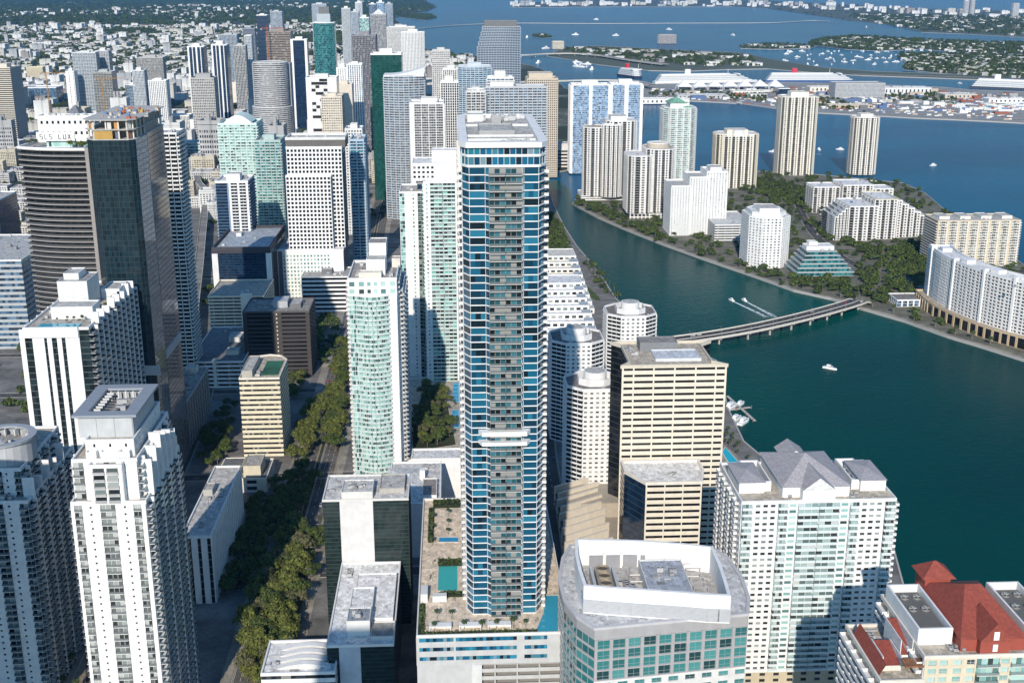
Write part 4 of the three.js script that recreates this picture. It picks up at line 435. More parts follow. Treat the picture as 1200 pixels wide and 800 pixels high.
{ // white condo slab with grey hipped roof
  const [B, r] = begin('condo_tower', 'white condominium slab with grey hipped roof and pale balconies on the waterfront', 'tower', 'mark'), { x0, x1, z, h, zn, cx } = r;
  const win = ['w', 3.2, { m: .2, h: .42, glass: PAL.mix }], b = (w, o = {}) => ['B', w, { np: 3, glass: [[.3, .4, .4], [.1, .14, .14], [.45, .5, .5], [.04, .05, .05], [.2, .27, .27]], back: [.6, .64, .62], ...o }];
  const pat = [b(4.5), ['W', .8], win, win, win, ['W', .6], b(4.2), ['w', 4.2, { m: .16, h: .5, glass: PAL.aqua }], b(9, { railc: [.6, .7, .7] }), b(9, { railc: [.6, .7, .7] }), ['w', 4.2, { m: .16, h: .5, glass: PAL.aqua }], b(4.2), ['W', .6], win, win, win, ['W', .8], b(4.5)];
  const south = st(pat, { fh: 2.78, rep: 1, rail: 's', railc: [.62, .69, .69], bd: 1.5, ind: 'B' }), side = st([b(6, { railc: C.white, rail: 's' }), ['W', 1.5], win], { fh: 2.78, rail: 's', railc: C.offw, bd: 1.8 });
  B.vol(rect(x0, x1, z, zn), 20, h, [south, side, side, side], { roof: C.rooft, parc: C.white, core: C.white });
  B.vol(rect(x0 - 1, x1 + 1, z + .6, zn - 1), 2, 20, st([['w', 4, { m: .2, h: .5 }], ['W', 2]], { fh: 3, wall: [.55, .47, .33] }), { core: C.tan });
  const y = h + .05, gr = [.44, .42, .43];
  B.one('hipped_roof', M.tile, A => { hip(A, cx - 15, cx + 15, z - 4, zn - 2, y + 5, 7.5, gr); });
  B.one('roof_gable', M.tile, A => gable(A, cx - 7, cx + 7, z - .4, z - 20, y + 5, 5.5, gr, C.white)); B.one('gable_wall', M.wall, A => A.box(cx - 7, cx + 7, y, y + 5, z - 14, z - .6, C.white, 25));
  B.one('roof_gable', M.tile, A => gable(A, cx - 8, cx + 4, zn + 12, zn - 3, y + 7, 4, gr, C.white));
  B.one('penthouse', M.wall, A => A.box(cx - 14.4, cx + 14.4, y, y + 5, zn - 1, z - 5, C.white, 25));
  for (const s of [-1, 1]) {
    B.one('plant_pen', M.wall, A => A.ring(rect(...(s < 0 ? [cx - 26, cx - 17.5] : [cx + 17.5, cx + 26]), z - 12, zn + 6), .6, y, y + 4.5, C.white));
    B.units(s < 0 ? cx - 25 : cx + 18.5, s < 0 ? cx - 18.5 : cx + 25, z - 13, zn + 7, y, 5, 1.5);
    const hx = s < 0 ? x0 + 1 : x1 - 12; B.one('roof_hut', M.wall, A => A.box(hx, hx + 11, y, y + 5, zn + 10, z - 10, C.white, 25)); B.one('hut_roof', M.tile, A => hip(A, hx - .5, hx + 11.5, z - 9.5, zn + 9.5, y + 5, 1.6, gr));
  }
  B.units(x0 + 13, x1 - 13, z - 2, z - 9, y, 6, .7);
  B.end();
}

{ // cream condo with the red roofs
  const [B, r] = begin('condo_tower', 'cream condominium block with steep red hipped roof and red roof patches', 'tower', 'red'), { x0, x1, z, h, zn } = r;
  const y1 = h, cx = x0 + 37, win = ['w', 4.4, { m: .14, h: .62, glass: PAL.aqua }], wc = [.66, .58, .43];
  const pat = [['W', .8], win, win, ['W', 1], win, ['W', .8], win, ['B', 9, { np: 4, glass: PAL.aqua }], win, ['B', 9, { np: 4, glass: PAL.aqua }], win, ['W', .8], win, win, ['W', .8]];
  const S2 = st(pat, { rep: 1, fh: 3, wall: wc, proud: .45, glass: PAL.aqua, rail: 'g', railc: [.62, .7, .7], bd: 1.6, slab: C.pale, ind: 'wB' }), side = st([['B', 7, { np: 3 }], ['W', 1]], { fh: 3, wall: C.offw, railc: C.white, bd: 2 });
  B.vol(rect(x0 + 14, x1, z, zn), 2, y1, [S2, side, side, side], { roof: C.rooft, parc: C.pale, core: wc });
  B.vol(rect(x0, x0 + 14, z + .8, zn + 6), 2, y1 - 8, [st([['W', .6], win, ['W', .6], win, ['W', .6], win, ['W', .6]], { rep: 1, fh: 3, wall: wc, ind: 'w' }), null, side, st([['B', 6, { np: 3 }]], { fh: 3, wall: C.offw, railc: C.white, bd: 2.2 })], { roof: C.rooft, parc: C.pale, core: wc });
  const y = y1 + .05, ry = y1 - 8;
  B.one('red_roof', M.tile, A => hip(A, cx - 10.5, cx + 12, z - 3, zn - 2, y + 4.5, 9.5, C.red, 8.5)); B.one('red_wall', M.wall, A => A.box(cx - 10, cx + 11.5, y, y + 4.5, zn - 1, z - 3.6, C.red, 25));
  B.one('red_gable', M.tile, A => gable(A, cx - 5, cx + 5, z - .6, z - 14, y + 5, 6.5, C.red, C.red)); B.one('gable_wall', M.wall, A => { A.box(cx - 4.8, cx + 4.8, y, y + 5, z - 12, z - .9, C.red, 25); A.box(cx - .9, cx + .9, y + 5.6, y + 8.6, z - .8, z - .5, C.white, 27); A.box(cx - .8, cx + .8, y + 1.5, y + 4, z - .8, z - .5, C.white, 27); });
  B.one('red_cupola', M.tile, A => { hip(A, cx - 11, cx + 1, zn + 5, zn - 6, y + 9, 4.5, C.red, 5.6); }); B.one('cupola_wall', M.wall, A => A.box(cx - 9.5, cx - .5, y, y + 9, zn - 5, zn + 3.5, C.red, 25));
  for (const s of [-1, 1]) { const a = s < 0 ? cx - 22.5 : cx + 13, b2 = a + 11.5; B.one('plant_pen', M.wall, A => A.ring(rect(a, b2, z - 8, zn + 2), .7, y, y + 6, C.white)); B.one('cooling_tower', M.metal, A => { A.box(a + 1.5, b2 - 1.5, y, y + 4.4, zn + 5, z - 12, [.2, .19, .16], 27); for (const dx of [3.8, 8.2]) for (const dz of [9, 17]) { A.prism(ell(a + dx, zn + dz, 1.5, 1.5, 12), y + 4.4, y + 5, [.3, .3, .28], false); A.box(a + dx - 1.4, a + dx + 1.4, y + 5, y + 5.1, zn + dz - .15, zn + dz + .15, [.7, .7, .68], 31); A.box(a + dx - .15, a + dx + .15, y + 5.11, y + 5.2, zn + dz - 1.4, zn + dz + 1.4, [.7, .7, .68], 31); } }); }
  const patch = (xa, xb, zf, zb, ya, yb) => B.one('red_roof_patch', M.tile, A => { A.quad([xa, ya, zf], [xb, ya, zf], [xb, yb, zb], [xa, yb, zb], C.red); A.box(xa - .3, xa, ya - 2, yb + .4, zb, zf, C.white, 27); A.box(xb, xb + .3, ya - 2, yb + .4, zb, zf, C.white, 27); });
  patch(x0 + 3, x0 + 8.8, z - 6, z - 17, ry + 2, ry + 5); patch(x0 + 9.8, x0 + 13.4, z - 9, z - 24, ry + 4, ry + 9); B.box('wall', x0 + 9.8, x0 + 13.4, ry, ry + 4, z - 24, z - 9.3, C.white); 
  B.one('red_roof_patch', M.tile, A => A.quad([x0 + .4, ry + 1, z - 2], [x0 + 2.6, ry + 5, z - 2], [x0 + 2.6, ry + 5, z - 28], [x0 + .4, ry + 1, z - 28], C.red));
  B.one('terrace', M.roof, A => A.box(x0 + 8, x0 + 19, y1 - 3, y1 - 2.4, z - 4.5, z + .3, [.3, .13, .06], 31));
  B.box('wall', x0 + 3, x0 + 8.8, ry, ry + 2, z - 17, z - 6.2, C.pale).units(x0 + 2, x0 + 10, z - 20, z - 32, ry, 5).units(x0 + 22, x0 + 30, z - 2, z - 8, y, 6, .7);
  B.end();
}

{ // white stepped tower
  const [B, r] = begin('condo_tower', 'tall white stepped condominium with grey rooftop frame and a shaded balcony side', 'tower', 'wtow'), { x0, x1, z, h, zn, w, cx } = r;
  const bal = (w2, o = {}) => ['B', w2, { np: 2, glass: [[.3, .32, .31], [.12, .13, .13], [.42, .44, .43], [.035, .04, .04], [.2, .23, .22]], railc: [.55, .58, .58], rail: 'g', bd: 1.3, gap: .1, ...o }], sw = ['w', 1.3, { m: .22, h: .3, glass: PAL.black }];
  const pat = [['W', 1], bal(2.8), ['W', 2.4], sw, ['W', 2.8], bal(5.4, { np: 3 }), ['W', 2.8], sw, ['W', 2.4], bal(2.8), ['W', 1.6]];
  const south = st(pat, { rep: 1, fh: 2.95, wall: C.white, ind: 'B', proud: .5 }), east = st([bal(5, { bd: 2, railc: [.42, .49, .52] }), ['W', .9, { proud: 1.9 }], sw, bal(5, { bd: 1.6, railc: [.42, .49, .52] }), ['W', 1.2]], { fh: 2.95, wall: C.white, proud: .5 });
  B.vol(rect(x0, x1, z, zn), 2, h - 16, [south, east, south, east], { roof: C.rooft, core: C.white });
  const s2 = st([bal(3, { np: 2 }), ['W', 1], sw, ['W', 1.4], bal(5.4, { np: 3 }), ['W', 1.4], sw, ['W', 3]], { rep: 1, fh: 2.95, wall: C.white, proud: .4 });
  B.vol(rect(x0 + .8, x1 - 3, z - 4, zn + 2), h - 16, h, [s2, east, s2, east], { roof: C.rooft, core: C.white });
  B.vol(rect(x0 + 8, x1 - 8, z - .3, z - 5), h - 16, h - 1, [st([['W', .8], ['B', 3, { bd: .8, np: 1 }], ['W', .4], ['B', 3, { bd: .8, np: 1 }], ['W', .8]], { rep: 1, fh: 2.95, glass: PAL.mix, railc: C.grey }), st('W2'), st('W2'), st('W2')], { roof: C.rooft, core: C.white });
  B.vol(rect(x0 + 5, x1 - 5, z - 9, zn + 6), h, h + 6, st([['W', 2.4], ['w', 1.3, { m: .2, h: .45, glass: PAL.black }], ['W', 2]], { fh: 3, wall: C.white }), { roof: C.rooft, core: C.white });
  B.vol(rect(x0 + 1.5, x1 - 6, z - 14, zn + 10), h + 6, h + 15, st([['W', 7, { wall: [.5, .52, .53] }], ['W', .15, { wall: C.dgrey, proud: .1 }]], { fh: 9, proud: .2 }), { roof: null, core: C.steel });
  const fr = rect(x0 - .5, x1 - 4, z - 12.5, zn + 8);
  B.acc('roof').poly(inset(fr, 5), h + 10.5, [.36, .33, .28]); B.one('roof_frame', M.metal, A => A.ring(fr, 5, h + 14.6, h + 15.6, [.36, .39, .43]));
  for (let i = 0; i < 9; i++) B.one('frame_beam', M.metal, A => { const zz = z - 17 - i * 3.2; A.box(x0 + 4.5, x0 + 7.5, h + 13.6, h + 14.4, zz - .25, zz + .25, C.white, 31); A.box(x0 + 4.6, x0 + 5, h + 10.5, h + 13.6, zz - .25, zz + .25, C.offw, 25); });
  for (let i = 0; i < 5; i++) B.one('frame_beam', M.metal, A => { const xx = x0 + 6 + i * 3; A.box(xx - .3, xx + .3, h + 10.5, h + 14.4, zn + 13.2, zn + 13.8, C.white, 27); });
  B.units(x0 + 8, x1 - 10, z - 20, zn + 16, h + 10.5, 7, 1.3);
  // tall fins and setbacks along the shaded side
  for (let i = 0; i < 6; i++) { const zz = z - 8 - i * 8; B.one('crown_fin', M.wall, A => { A.box(x1 - 3, x1 + 1.6, h - 16, h + 4 - Math.abs(i - 2) * 2.5, zz - .35, zz + .35, C.white, 27); A.box(x1 - 2.8, x1 + 1, h - 16, h - 2 - Math.abs(i - 2) * 2.2, zz - 5, zz - .8, C.offw, 27); }); }
  for (const [a, b, c2] of [[x0 + 5.5, x0 + 9.5, 3], [cx - 3, cx + 4, 3], [x1 - 10, x1 - 6, 3]]) B.one('roof_terrace', M.wall, A => A.ring(rect(a, b, z - 6, z - 9), .35, h, h + c2, C.white));
  B.end();
}
{ // white tower with drum
  const [B, r] = begin('condo_tower', 'white balcony tower topped by a grey open drum beside a swimming pool', 'tower', 'fltow'), { x0, x1, z, h, zn } = r;
  const bal = (w2, o = {}) => ['B', w2, { np: 2, glass: PAL.mix, railc: [.42, .49, .52], rail: 'g', bd: 1.6, ...o }], sw = ['w', 1.5, { m: .2, h: .34, glass: PAL.black }];
  const south = st([bal(5), ['W', 2], sw, ['W', 4], sw, ['W', 2], bal(4), ['W', 1.4], sw, ['W', 3], bal(3)], { rep: 1, fh: 2.95, proud: .5 }), east = st([bal(5.4, { bd: 2 }), ['W', .8, { proud: 2 }], bal(5, { bd: 1.7 }), sw], { fh: 2.95, wall: C.white, proud: .5 });
  B.vol(rect(x0, x1, z, zn), 2, h, [south, east, south, east], { roof: C.rooft, core: C.white });
  B.vol(rect(x0 + 4, x1 - 4, z - 7, zn + 4), h, h + 12, [south, east, south, east], { roof: C.rooft, core: C.white });
  const c = [x1 - 16, z - 22], dr = ell(c[0], c[1], 14.5, 14.5, 28);
  B.vol(ell(c[0], c[1], 13.6, 13.6, 28), h + 12, h + 22, st([['W', 2.6], ['W', .15, { wall: C.grey, proud: .05 }]], { fh: 10, wall: [.5, .52, .54], proud: .15 }), { roof: null, core: C.steel });
  B.acc('roof').poly(inset(dr, 3), h + 18.5, [.33, .31, .28]); B.one('drum_rim', M.metal, A => A.ring(dr, 3.2, h + 21.6, h + 22.6, [.42, .45, .48]));
  for (let i = 0; i < 14; i++) { const a = i / 14 * 6.283; B.one('frame_beam', M.metal, A => A.fbox({ ox: c[0], oz: c[1], dx: Math.cos(a), dz: Math.sin(a), nx: -Math.sin(a), nz: Math.cos(a) }, 9.5, 12.5, h + 18.6, h + 21.5, -.25, .25, C.white, 27)); }
  B.units(c[0] - 6, c[0] + 6, c[1] + 6, c[1] - 6, h + 18.5, 6, 1.2);
  for (let i = 0; i < 5; i++) { const zz = z - 6 - i * 10; B.one('crown_fin', M.wall, A => A.box(x1 - 3.5, x1 + 1.5, h, h + 9 - (i % 2) * 3, zz - .4, zz + .4, C.white, 27)); }
  B.units(x0 + 3, x1 - 3, z - 1, z - 6, h, 5);
  B.end();
  const q = ccw(G.poolSW), pt = ccw(G.patioSW);
  top('patio', 'tan paved patio around the ground-level pool', 'patio', 'structure', M.ground, A => A.poly(pt, 2.2, [.42, .35, .26]));
  const pl = new Build('swimming_pool', 'ground-level blue swimming pool below the white drum-topped tower', 'pool', ...(m => [m[0], 2.2, m[1]])(mid(q))); pl.one('pool_water', M.pool, A => A.poly(q, 2.42, [.03, .24, .38])); pl.one('pool_rim', M.wall, A => A.ring(inset(q, -.7), .7, 2.2, 2.5, C.pale)); pl.end();
}
{ // dark glass block with white core and white roofs
  const [B, r] = begin('office_block', 'dark green glass office block with white concrete core panel and flat pale roof', 'office block', 'grear'), { x0, x1, z, h, zn, w } = r;
  const DKG = [[.014, .026, .026], [.016, .03, .029], [.019, .035, .033], [.013, .022, .022]], g = st([['G', 2.2]], { fh: 2, glass: DKG, slab: [.05, .06, .06], sp: .16, sd: .1, mull: true });
  B.vol(rect(x0, x1, z, zn), 2, h, [st([['G', 8, { np: 5 }], ['W', 16, { wall: [.66, .66, .66] }], ['G', 17, { np: 9 }]], { fh: 2, rep: 1, glass: DKG, slab: [.06, .07, .07], sp: .16, sd: .1 }), g, g, g], { roof: [.66, .65, .62], parc: C.offw, par: .8, core: C.dgrey });
  B.pent(x0 + 9, x0 + 24, h, h + 3.5, z - 16, z - 1, C.offw, [.62, .62, .6]).units(x0 + 10, x0 + 22, z - 4, z - 14, h + 3.5, 8, .9).pent(x0 + 27, x1 - 2, h, h + 2, zn + 4, z - 8, C.conc).units(x0 + 2, x0 + 8, z - 4, zn + 3, h, 3, .7).end();
  const [F, f] = begin('office_block', 'low dark glass office wing with clean white membrane roof', 'office block', 'gfront');
  const fg = st([['G', 2.2]], { fh: 2, glass: DKG, slab: [.05, .06, .06], sp: .16, sd: .1 });
  F.vol(rect(f.x0, f.x1, f.z, f.zn), 2, f.h, [st([['G', 5, { np: 3 }], ['W', 9, { wall: [.55, .58, .62] }], ['G', 14, { np: 7 }]], { fh: 2, rep: 1, glass: DKG, slab: [.05, .06, .06], sp: .16, sd: .1 }), fg, fg, fg], { roof: [.86, .86, .84], par: .9, core: C.dgrey });
  const R2 = [.88, .88, .86]; F.pent(f.x0 + 9, f.x1 - 1, f.h, f.h + 2.6, f.zn + 16, f.z - 18, C.white, R2).pent(f.x0 + 8, f.x0 + 18, f.h, f.h + 5, f.zn + 34, f.z - 22, C.white, R2).pent(f.x0 + 8, f.x0 + 18, f.h, f.h + 7, f.z - 20, f.z - 8, C.offw, [.3, .35, .4]).units(f.x0 + 9, f.x0 + 17, f.z - 10, f.z - 18, f.h + 7, 4, 1.1).units(f.x0 + 2, f.x0 + 8, f.zn + 16, f.zn + 4, f.h, 5, .9).pent(f.x1 - 10, f.x1, f.h, f.h + 1.5, f.z - 17, f.z - 4, C.offw, [.4, .39, .36]).end();
  const [A2, a] = begin('low_building', 'white low building with curved roof fins at the avenue edge', 'building', 'arcroof');
  A2.vol(rect(a.x0, a.x1, a.z, a.zn), 2, a.h, st([['R', 6, { np: 3 }]], { fh: 3.6 }), { roof: C.roofw, core: C.white });
  for (let i = 0; i < 4; i++) A2.one('roof_fin', M.wall, A => { for (let k = 0; k < 10; k++) { const t0 = k / 10, t1 = (k + 1) / 10, X = t => a.x0 + 6 + t * (a.w - 8), Y = t => a.h + .4 + 2 * Math.sin(t * 3.14), zz = a.z - 4 - i * 5; A.quad([X(t0), Y(t0), zz], [X(t1), Y(t1), zz], [X(t1), Y(t1), zz - 3], [X(t0), Y(t0), zz - 3], C.white); A.quad([X(t0), a.h, zz], [X(t1), a.h, zz], [X(t1), Y(t1), zz], [X(t0), Y(t0), zz], C.offw); } });
  A2.units(a.x0 + 2, a.x1 - 2, a.z - 2, a.zn + 2, a.h, 5, .8).end();
}

// two towers outside the frame whose shade falls on the drum-topped tower and on the low glass wing
for (const [x0, x1, z, zn, h, l] of [[-238, -196, -366, -396, 162, 'white tower south of the drum-topped tower that it shades'], [-114, -82, -58, -88, 246, 'white tower south of the low dark glass wing that it shades']]) { const B = new Build('condo_tower', l, 'tower', (x0 + x1) / 2, 2, (z + zn) / 2); B.vol(rect(x0, x1, z, zn), 2, h, st([['B', 6, { np: 3 }], ['W', 2], ['w', 3, { m: .2 }]], { fh: 3.1, glass: PAL.mix, railc: C.offw }), { core: C.white }); B.end(); }
// ---------------------------------------------------------------- the middle distance
function simple(id, name, label, cat, styles, o = {}) {
  const [B, r] = begin(name, label, cat, id, 2, o.group), { x0, x1, z, h, zn } = r;
  B.vol(o.pts ? o.pts(r) : rect(x0, x1, z, zn), o.y0 ?? 2, h, styles, { roof: C.roofg, core: C.offw, ...o });
  if (o.units) B.units(x0 + 2, x1 - 2, z - 2, zn + 2, h, o.units, o.big ?? 1, r.z > -1300);
  o.more?.(B, r); B.end(); return B;
}
function garage(id, label, col, o) { const [B, r] = begin('parking_garage', label, 'garage', id), p = rect(r.x0, r.x1, r.z, r.zn); B.decks(p, 2, r.h - .1, 3.2, col); B.roof(p, r.h, o.roof, 1.2, col, .3, .1); if (o.stair) B.box('wall', r.x0 + o.stair[0], r.x0 + o.stair[0] + o.stair[1], 2, r.h + 2.4, r.z - 4, r.z + .5, C.pale); if (o.units) B.units(r.x0 + 3, r.x1 - 3, r.z - 3, r.zn + 3, r.h, o.units); o.more?.(B, r); B.end(); }
const rib = (h, o = {}) => st([['R', 8, { h, np: 4 }]], o);
simple('ribs', 'low_building', 'low white block with tall dark vertical window slots and stained flat roof', 'building', [st([['W', 3, { proud: .6 }], ['G', 1.6, { glass: PAL.black }]], { fh: 4, sp: .1 }), st([['W', 3.2, { proud: .7 }], ['G', 2, { glass: PAL.black }]], { fh: 4, sp: .1, wall: C.white })], { roof: [.58, .56, .52], units: 4, more: (B, r) => B.pent(r.x0 + 1, r.x0 + 6, r.h, r.h + 3, r.zn + 30, r.zn + 40, C.conc) });
simple('small', 'low_building', 'cream low block with dark rooftop screen beside the cream banded building', 'building', [st([['W', 4, { wall: C.pale }], ['R', 7, { h: .55 }], ['W', 7, { wall: C.cream }]], { fh: 3.6, wall: C.pale }), rib(.4, { wall: C.pale })], { roof: C.dgrey, parc: C.pale, units: 3, more: (B, r) => B.pent(r.x0 + 2, r.x0 + 15, r.h, r.h + 4, r.zn + 6, r.z - 8, C.pale, C.dgrey).pent(r.x0 + 17, r.x1 - 4, r.h, r.h + 7, r.zn + 8, r.z - 4, [.6, .55, .42], C.conc) });
simple('cream', 'office_block', 'cream banded mid-rise with curved back parapet and green roof court', 'office block', [st([['R', 9, { h: .42, np: 6 }]], { fh: 3.4, wall: [.72, .66, .5], rep: 3 }), st([['R', 9, { h: .45, np: 4 }]], { fh: 3.4, wall: [.72, .66, .5] })], { roof: C.rooft, parc: C.pale, core: C.cream, pts: r => [[r.x0, r.z], [r.x1, r.z], [r.x1, r.zn + 12], [r.x1 - 5, r.zn + 3], [r.x1 - 13, r.zn], [r.x0 + 5, r.zn + 3], [r.x0, r.zn + 10]], more: (B, r) => { B.pent(r.x0 + 1, r.x0 + 8, r.h, r.h + 4, r.zn + 14, r.z - 4, C.conc).units(r.x0 + 9, r.x0 + 14, r.z - 3, r.z - 16, r.h, 3); B.one('roof_court', M.ground, A => A.box(r.x0 + 13, r.x1 - 2, r.h, r.h + .5, r.zn + 14, r.z - 8, [.03, .2, .12], 27)); } });
simple('brown', 'office_block', 'dark brown office block with black ribbon windows and a cluttered flat roof', 'office block', [st([['W', 2.5], ['R', 16, { h: .5 }], ['W', 3], ['w', 1.4, { m: .2, h: .4, glass: [[.6, .58, .5]] }], ['W', 2.5], ['R', 16, { h: .5 }], ['W', 2.5]], { rep: 1, fh: 3.5, wall: C.brown, glass: PAL.black }), st([['R', 10, { h: .5 }], ['W', 1]], { fh: 3.5, wall: C.brown, glass: PAL.black })], { roof: [.3, .29, .27], parc: [.09, .08, .08], core: C.brown, units: 8, more: (B, r) => B.pent(r.x0 + 22, r.x0 + 34, r.h, r.h + 5, r.zn + 12, r.z - 14, C.steel, [.5, .53, .55]).pent(r.x0 + 36, r.x1 - 8, r.h, r.h + 3, r.zn + 10, r.z - 12, C.dgrey) });
simple('lowlong', 'low_building', 'long low stained-roof block behind the white stepped tower', 'building', [rib(.4), st([['W', 3, { proud: .8 }], ['G', 5, { glass: PAL.black }]], { fh: 5, wall: [.34, .33, .31], slab: C.conc })], { roof: [.36, .33, .29], parc: C.conc, units: 6, big: 1.3, more: (B, r) => B.pent(r.x1 - 14, r.x1 - 6, r.h, r.h + 4, r.zn + 4, r.zn + 12, C.pale).pent(r.x0 + 6, r.x0 + 16, r.h, r.h + 5, r.z - 30, r.z - 14, C.conc) });
garage('dkroof', 'white banded garage with bare dark grey roof deck', C.white, { roof: [.2, .2, .21], more: (B, r) => B.pent(r.x0 + 22, r.x0 + 32, r.h, r.h + 3.5, r.zn + 28, r.zn + 44, C.offw).pent(r.x0 + 26, r.x0 + 36, r.h, r.h + 3, r.z - 30, r.z - 20, C.pale).units(r.x0 + 4, r.x1 - 3, r.zn + 20, r.zn + 3, r.h, 4), stair: [19, 2.6] });
garage('garage', 'cream parking garage with stacked openings beside the dark brown block', C.cream, { roof: [.4, .38, .34], stair: [29, 10], units: 3 });
simple('navybox', 'office_block', 'navy glass box with thick white frame and wide flat roof', 'office block', [st([['W', 1.5], ['W', 3.4], ['G', 44, { np: 20 }], ['W', 4]], { rep: 1, fh: 2.6, glass: PAL.navy, slab: [.05, .06, .08], sp: .2, proud: .5, wall: C.offw }), st([['W', 3], ['G', 88, { np: 30 }], ['W', 5]], { rep: 1, fh: 2.6, glass: PAL.black, slab: [.06, .05, .05], sp: .2, proud: .5 })], { roof: [.4, .45, .5], parc: [.05, .05, .06], par: 3, part: 1, units: 4, more: (B, r) => B.box('wall', r.x0 - .6, r.x1 + .6, r.h - 3, r.h, r.zn - .6, r.z + .7, [.04, .04, .05]).pent(r.x0 + 12, r.x0 + 17, r.h, r.h + 3, r.zn + 30, r.zn + 42, C.offw) });
simple('bands', 'office_block', 'low white office block striped with black ribbon windows', 'office block', st([['R', 12, { h: .52, glass: PAL.black }]], { fh: 4.4 }), { roof: C.conc, units: 10, more: (B, r) => B.pent(r.x0 + 18, r.x0 + 28, r.h, r.h + 4, r.zn + 12, r.z - 14, C.dgrey) });
{ // white grid tower with its lower block
  const [B, r] = begin('office_tower', 'white office tower with a dense grid of small square windows and grey crown', 'tower', 's701'), q = rectOf('s701b');
  const grid = st([['w', 3.5, { m: .18, h: .62, glass: PAL.black }]], { fh: 4.1, wall: C.white, proud: .6 }), dk = st([['R', 6, { h: .5, np: 3, glass: PAL.black }]], { fh: 3.9, wall: [.14, .13, .13] });
  B.vol(rect(r.x0, r.x1, r.z, r.zn), 57, r.h, [grid, dk, grid, dk], { roof: C.roofw, core: C.offw, par: 2 });
  B.vol(rect(r.x0 - 1, r.x1 - 11, r.z + 7, r.z), 57, r.h - 26, [grid, dk, grid, dk], { roof: C.roofw, core: C.offw });
  B.vol(rect(r.x0 - 1, r.x1 + 3, r.z - 6, r.zn - 2), r.h, r.h + 8, st([['W', 5, { wall: [.13, .12, .11] }]], { fh: 8 }), { roof: [.6, .58, .54], core: C.dgrey, parc: C.offw, par: 2.2, part: 1.2 });
  B.vol(rect(q.x0, q.x1, q.z, q.zn), 2, 57.5, [st([['W', 1.6], ['W', 4, { wall: [.2, .16, .15] }], ['w', 45, { m: .01, h: 0.01 }], ['W', 12]], { rep: 1, fh: 3.9 }), dk, grid, dk], { roof: C.roofw, core: C.offw });
  B.face([q.x0 + 6, q.z + .3], [q.x1 - 13, q.z + .3], 8, 54, st([['w', 3.3, { m: .24, h: .52, glass: [[.18, .3, .3], [.3, .42, .4], [.1, .18, .18]] }]], { fh: 3.9, proud: .4, wall: [.78, .8, .76] }));
  B.units(r.x0 + 6, r.x1 - 6, r.z - 10, r.zn + 6, r.h + 8, 6); claim(q.x0, q.x1, q.zn, q.z); B.end();
}
{ // white striped tower with roof pool
  const [B, r] = begin('condo_tower', 'white tower with wide vertical stripes, dark glass strips and a rooftop pool', 'tower', 'strip'), { x0, x1, z, h, zn, w } = r;
  const gl = n => ['G', n, { np: 2, glass: [[.01, .018, .02], [.016, .03, .034], [.008, .012, .014]], slab: [.1, .13, .13] }];
  const s = st([gl(3.4), ['W', 5], gl(1.2), ['W', 2], gl(2.2), ['W', 2], gl(1.6), ['W', 6], gl(4)], { rep: 1, fh: 3.3, sp: .3, proud: .8 });
  const e = st([['B', 8, { np: 3, bd: 2.4 }], ['W', 1.2, { proud: 2.6 }]], { fh: 3.3, wall: C.white, glass: PAL.dark, railc: [.36, .4, .42], rail: 'g', slab: C.offw });
  B.vol(rect(x0, x1, z, zn), 2, h, [s, e, s, e], { roof: [.5, .46, .4], core: C.dgrey });
  B.one('sign_wall', M.wall, A => A.box(x0, x1 - 5, h - 4, h + 1.6, z + .9, z + 1.6, C.white, 31));
  B.one('roof_pool', M.pool, A => A.box(x0 + 6, x1 - 6, h, h + .6, z - 9, z - 3, [.04, .32, .42], 27));
  B.pent(x0 + 8, x1 - 3, h, h + 6, z - 34, z - 20, C.white).pent(x0 + 6, x0 + 22, h, h + 15, z - 62, z - 40, C.offw, C.grey).pent(x1 - 10, x1, h, h + 5, z - 80, z - 62, C.white).pent(x0 + 8, x0 + 16, h + 15, h + 18, z - 60, z - 46, C.white);
  for (let i = 0; i < 9; i++) B.one('crown_fin', M.wall, A => A.box(x1 - 1.5, x1 + 2.4, h, h + 6 - (i % 3), z - 12 - i * 10.2, z - 11 - i * 10.2, C.white, 27));
  B.units(x0 + 2, x0 + 8, z - 20, zn + 4, h, 7).end();
  for (let i = 0; i < 9; i++) plant('palm', rr(x0 + 3, x1 - 3), h, z - rr(10, 18), rr(.3, .45), 'small palm on the roof terrace of the white striped tower', 'roof terrace palms');
  for (let i = 0; i < 8; i++) plant('street_near', x1 - rr(1, 5), h, z - 38 - i * 5, rr(.22, .34), 'small tree on the shaded roof edge of the white striped tower', 'roof edge trees');
}
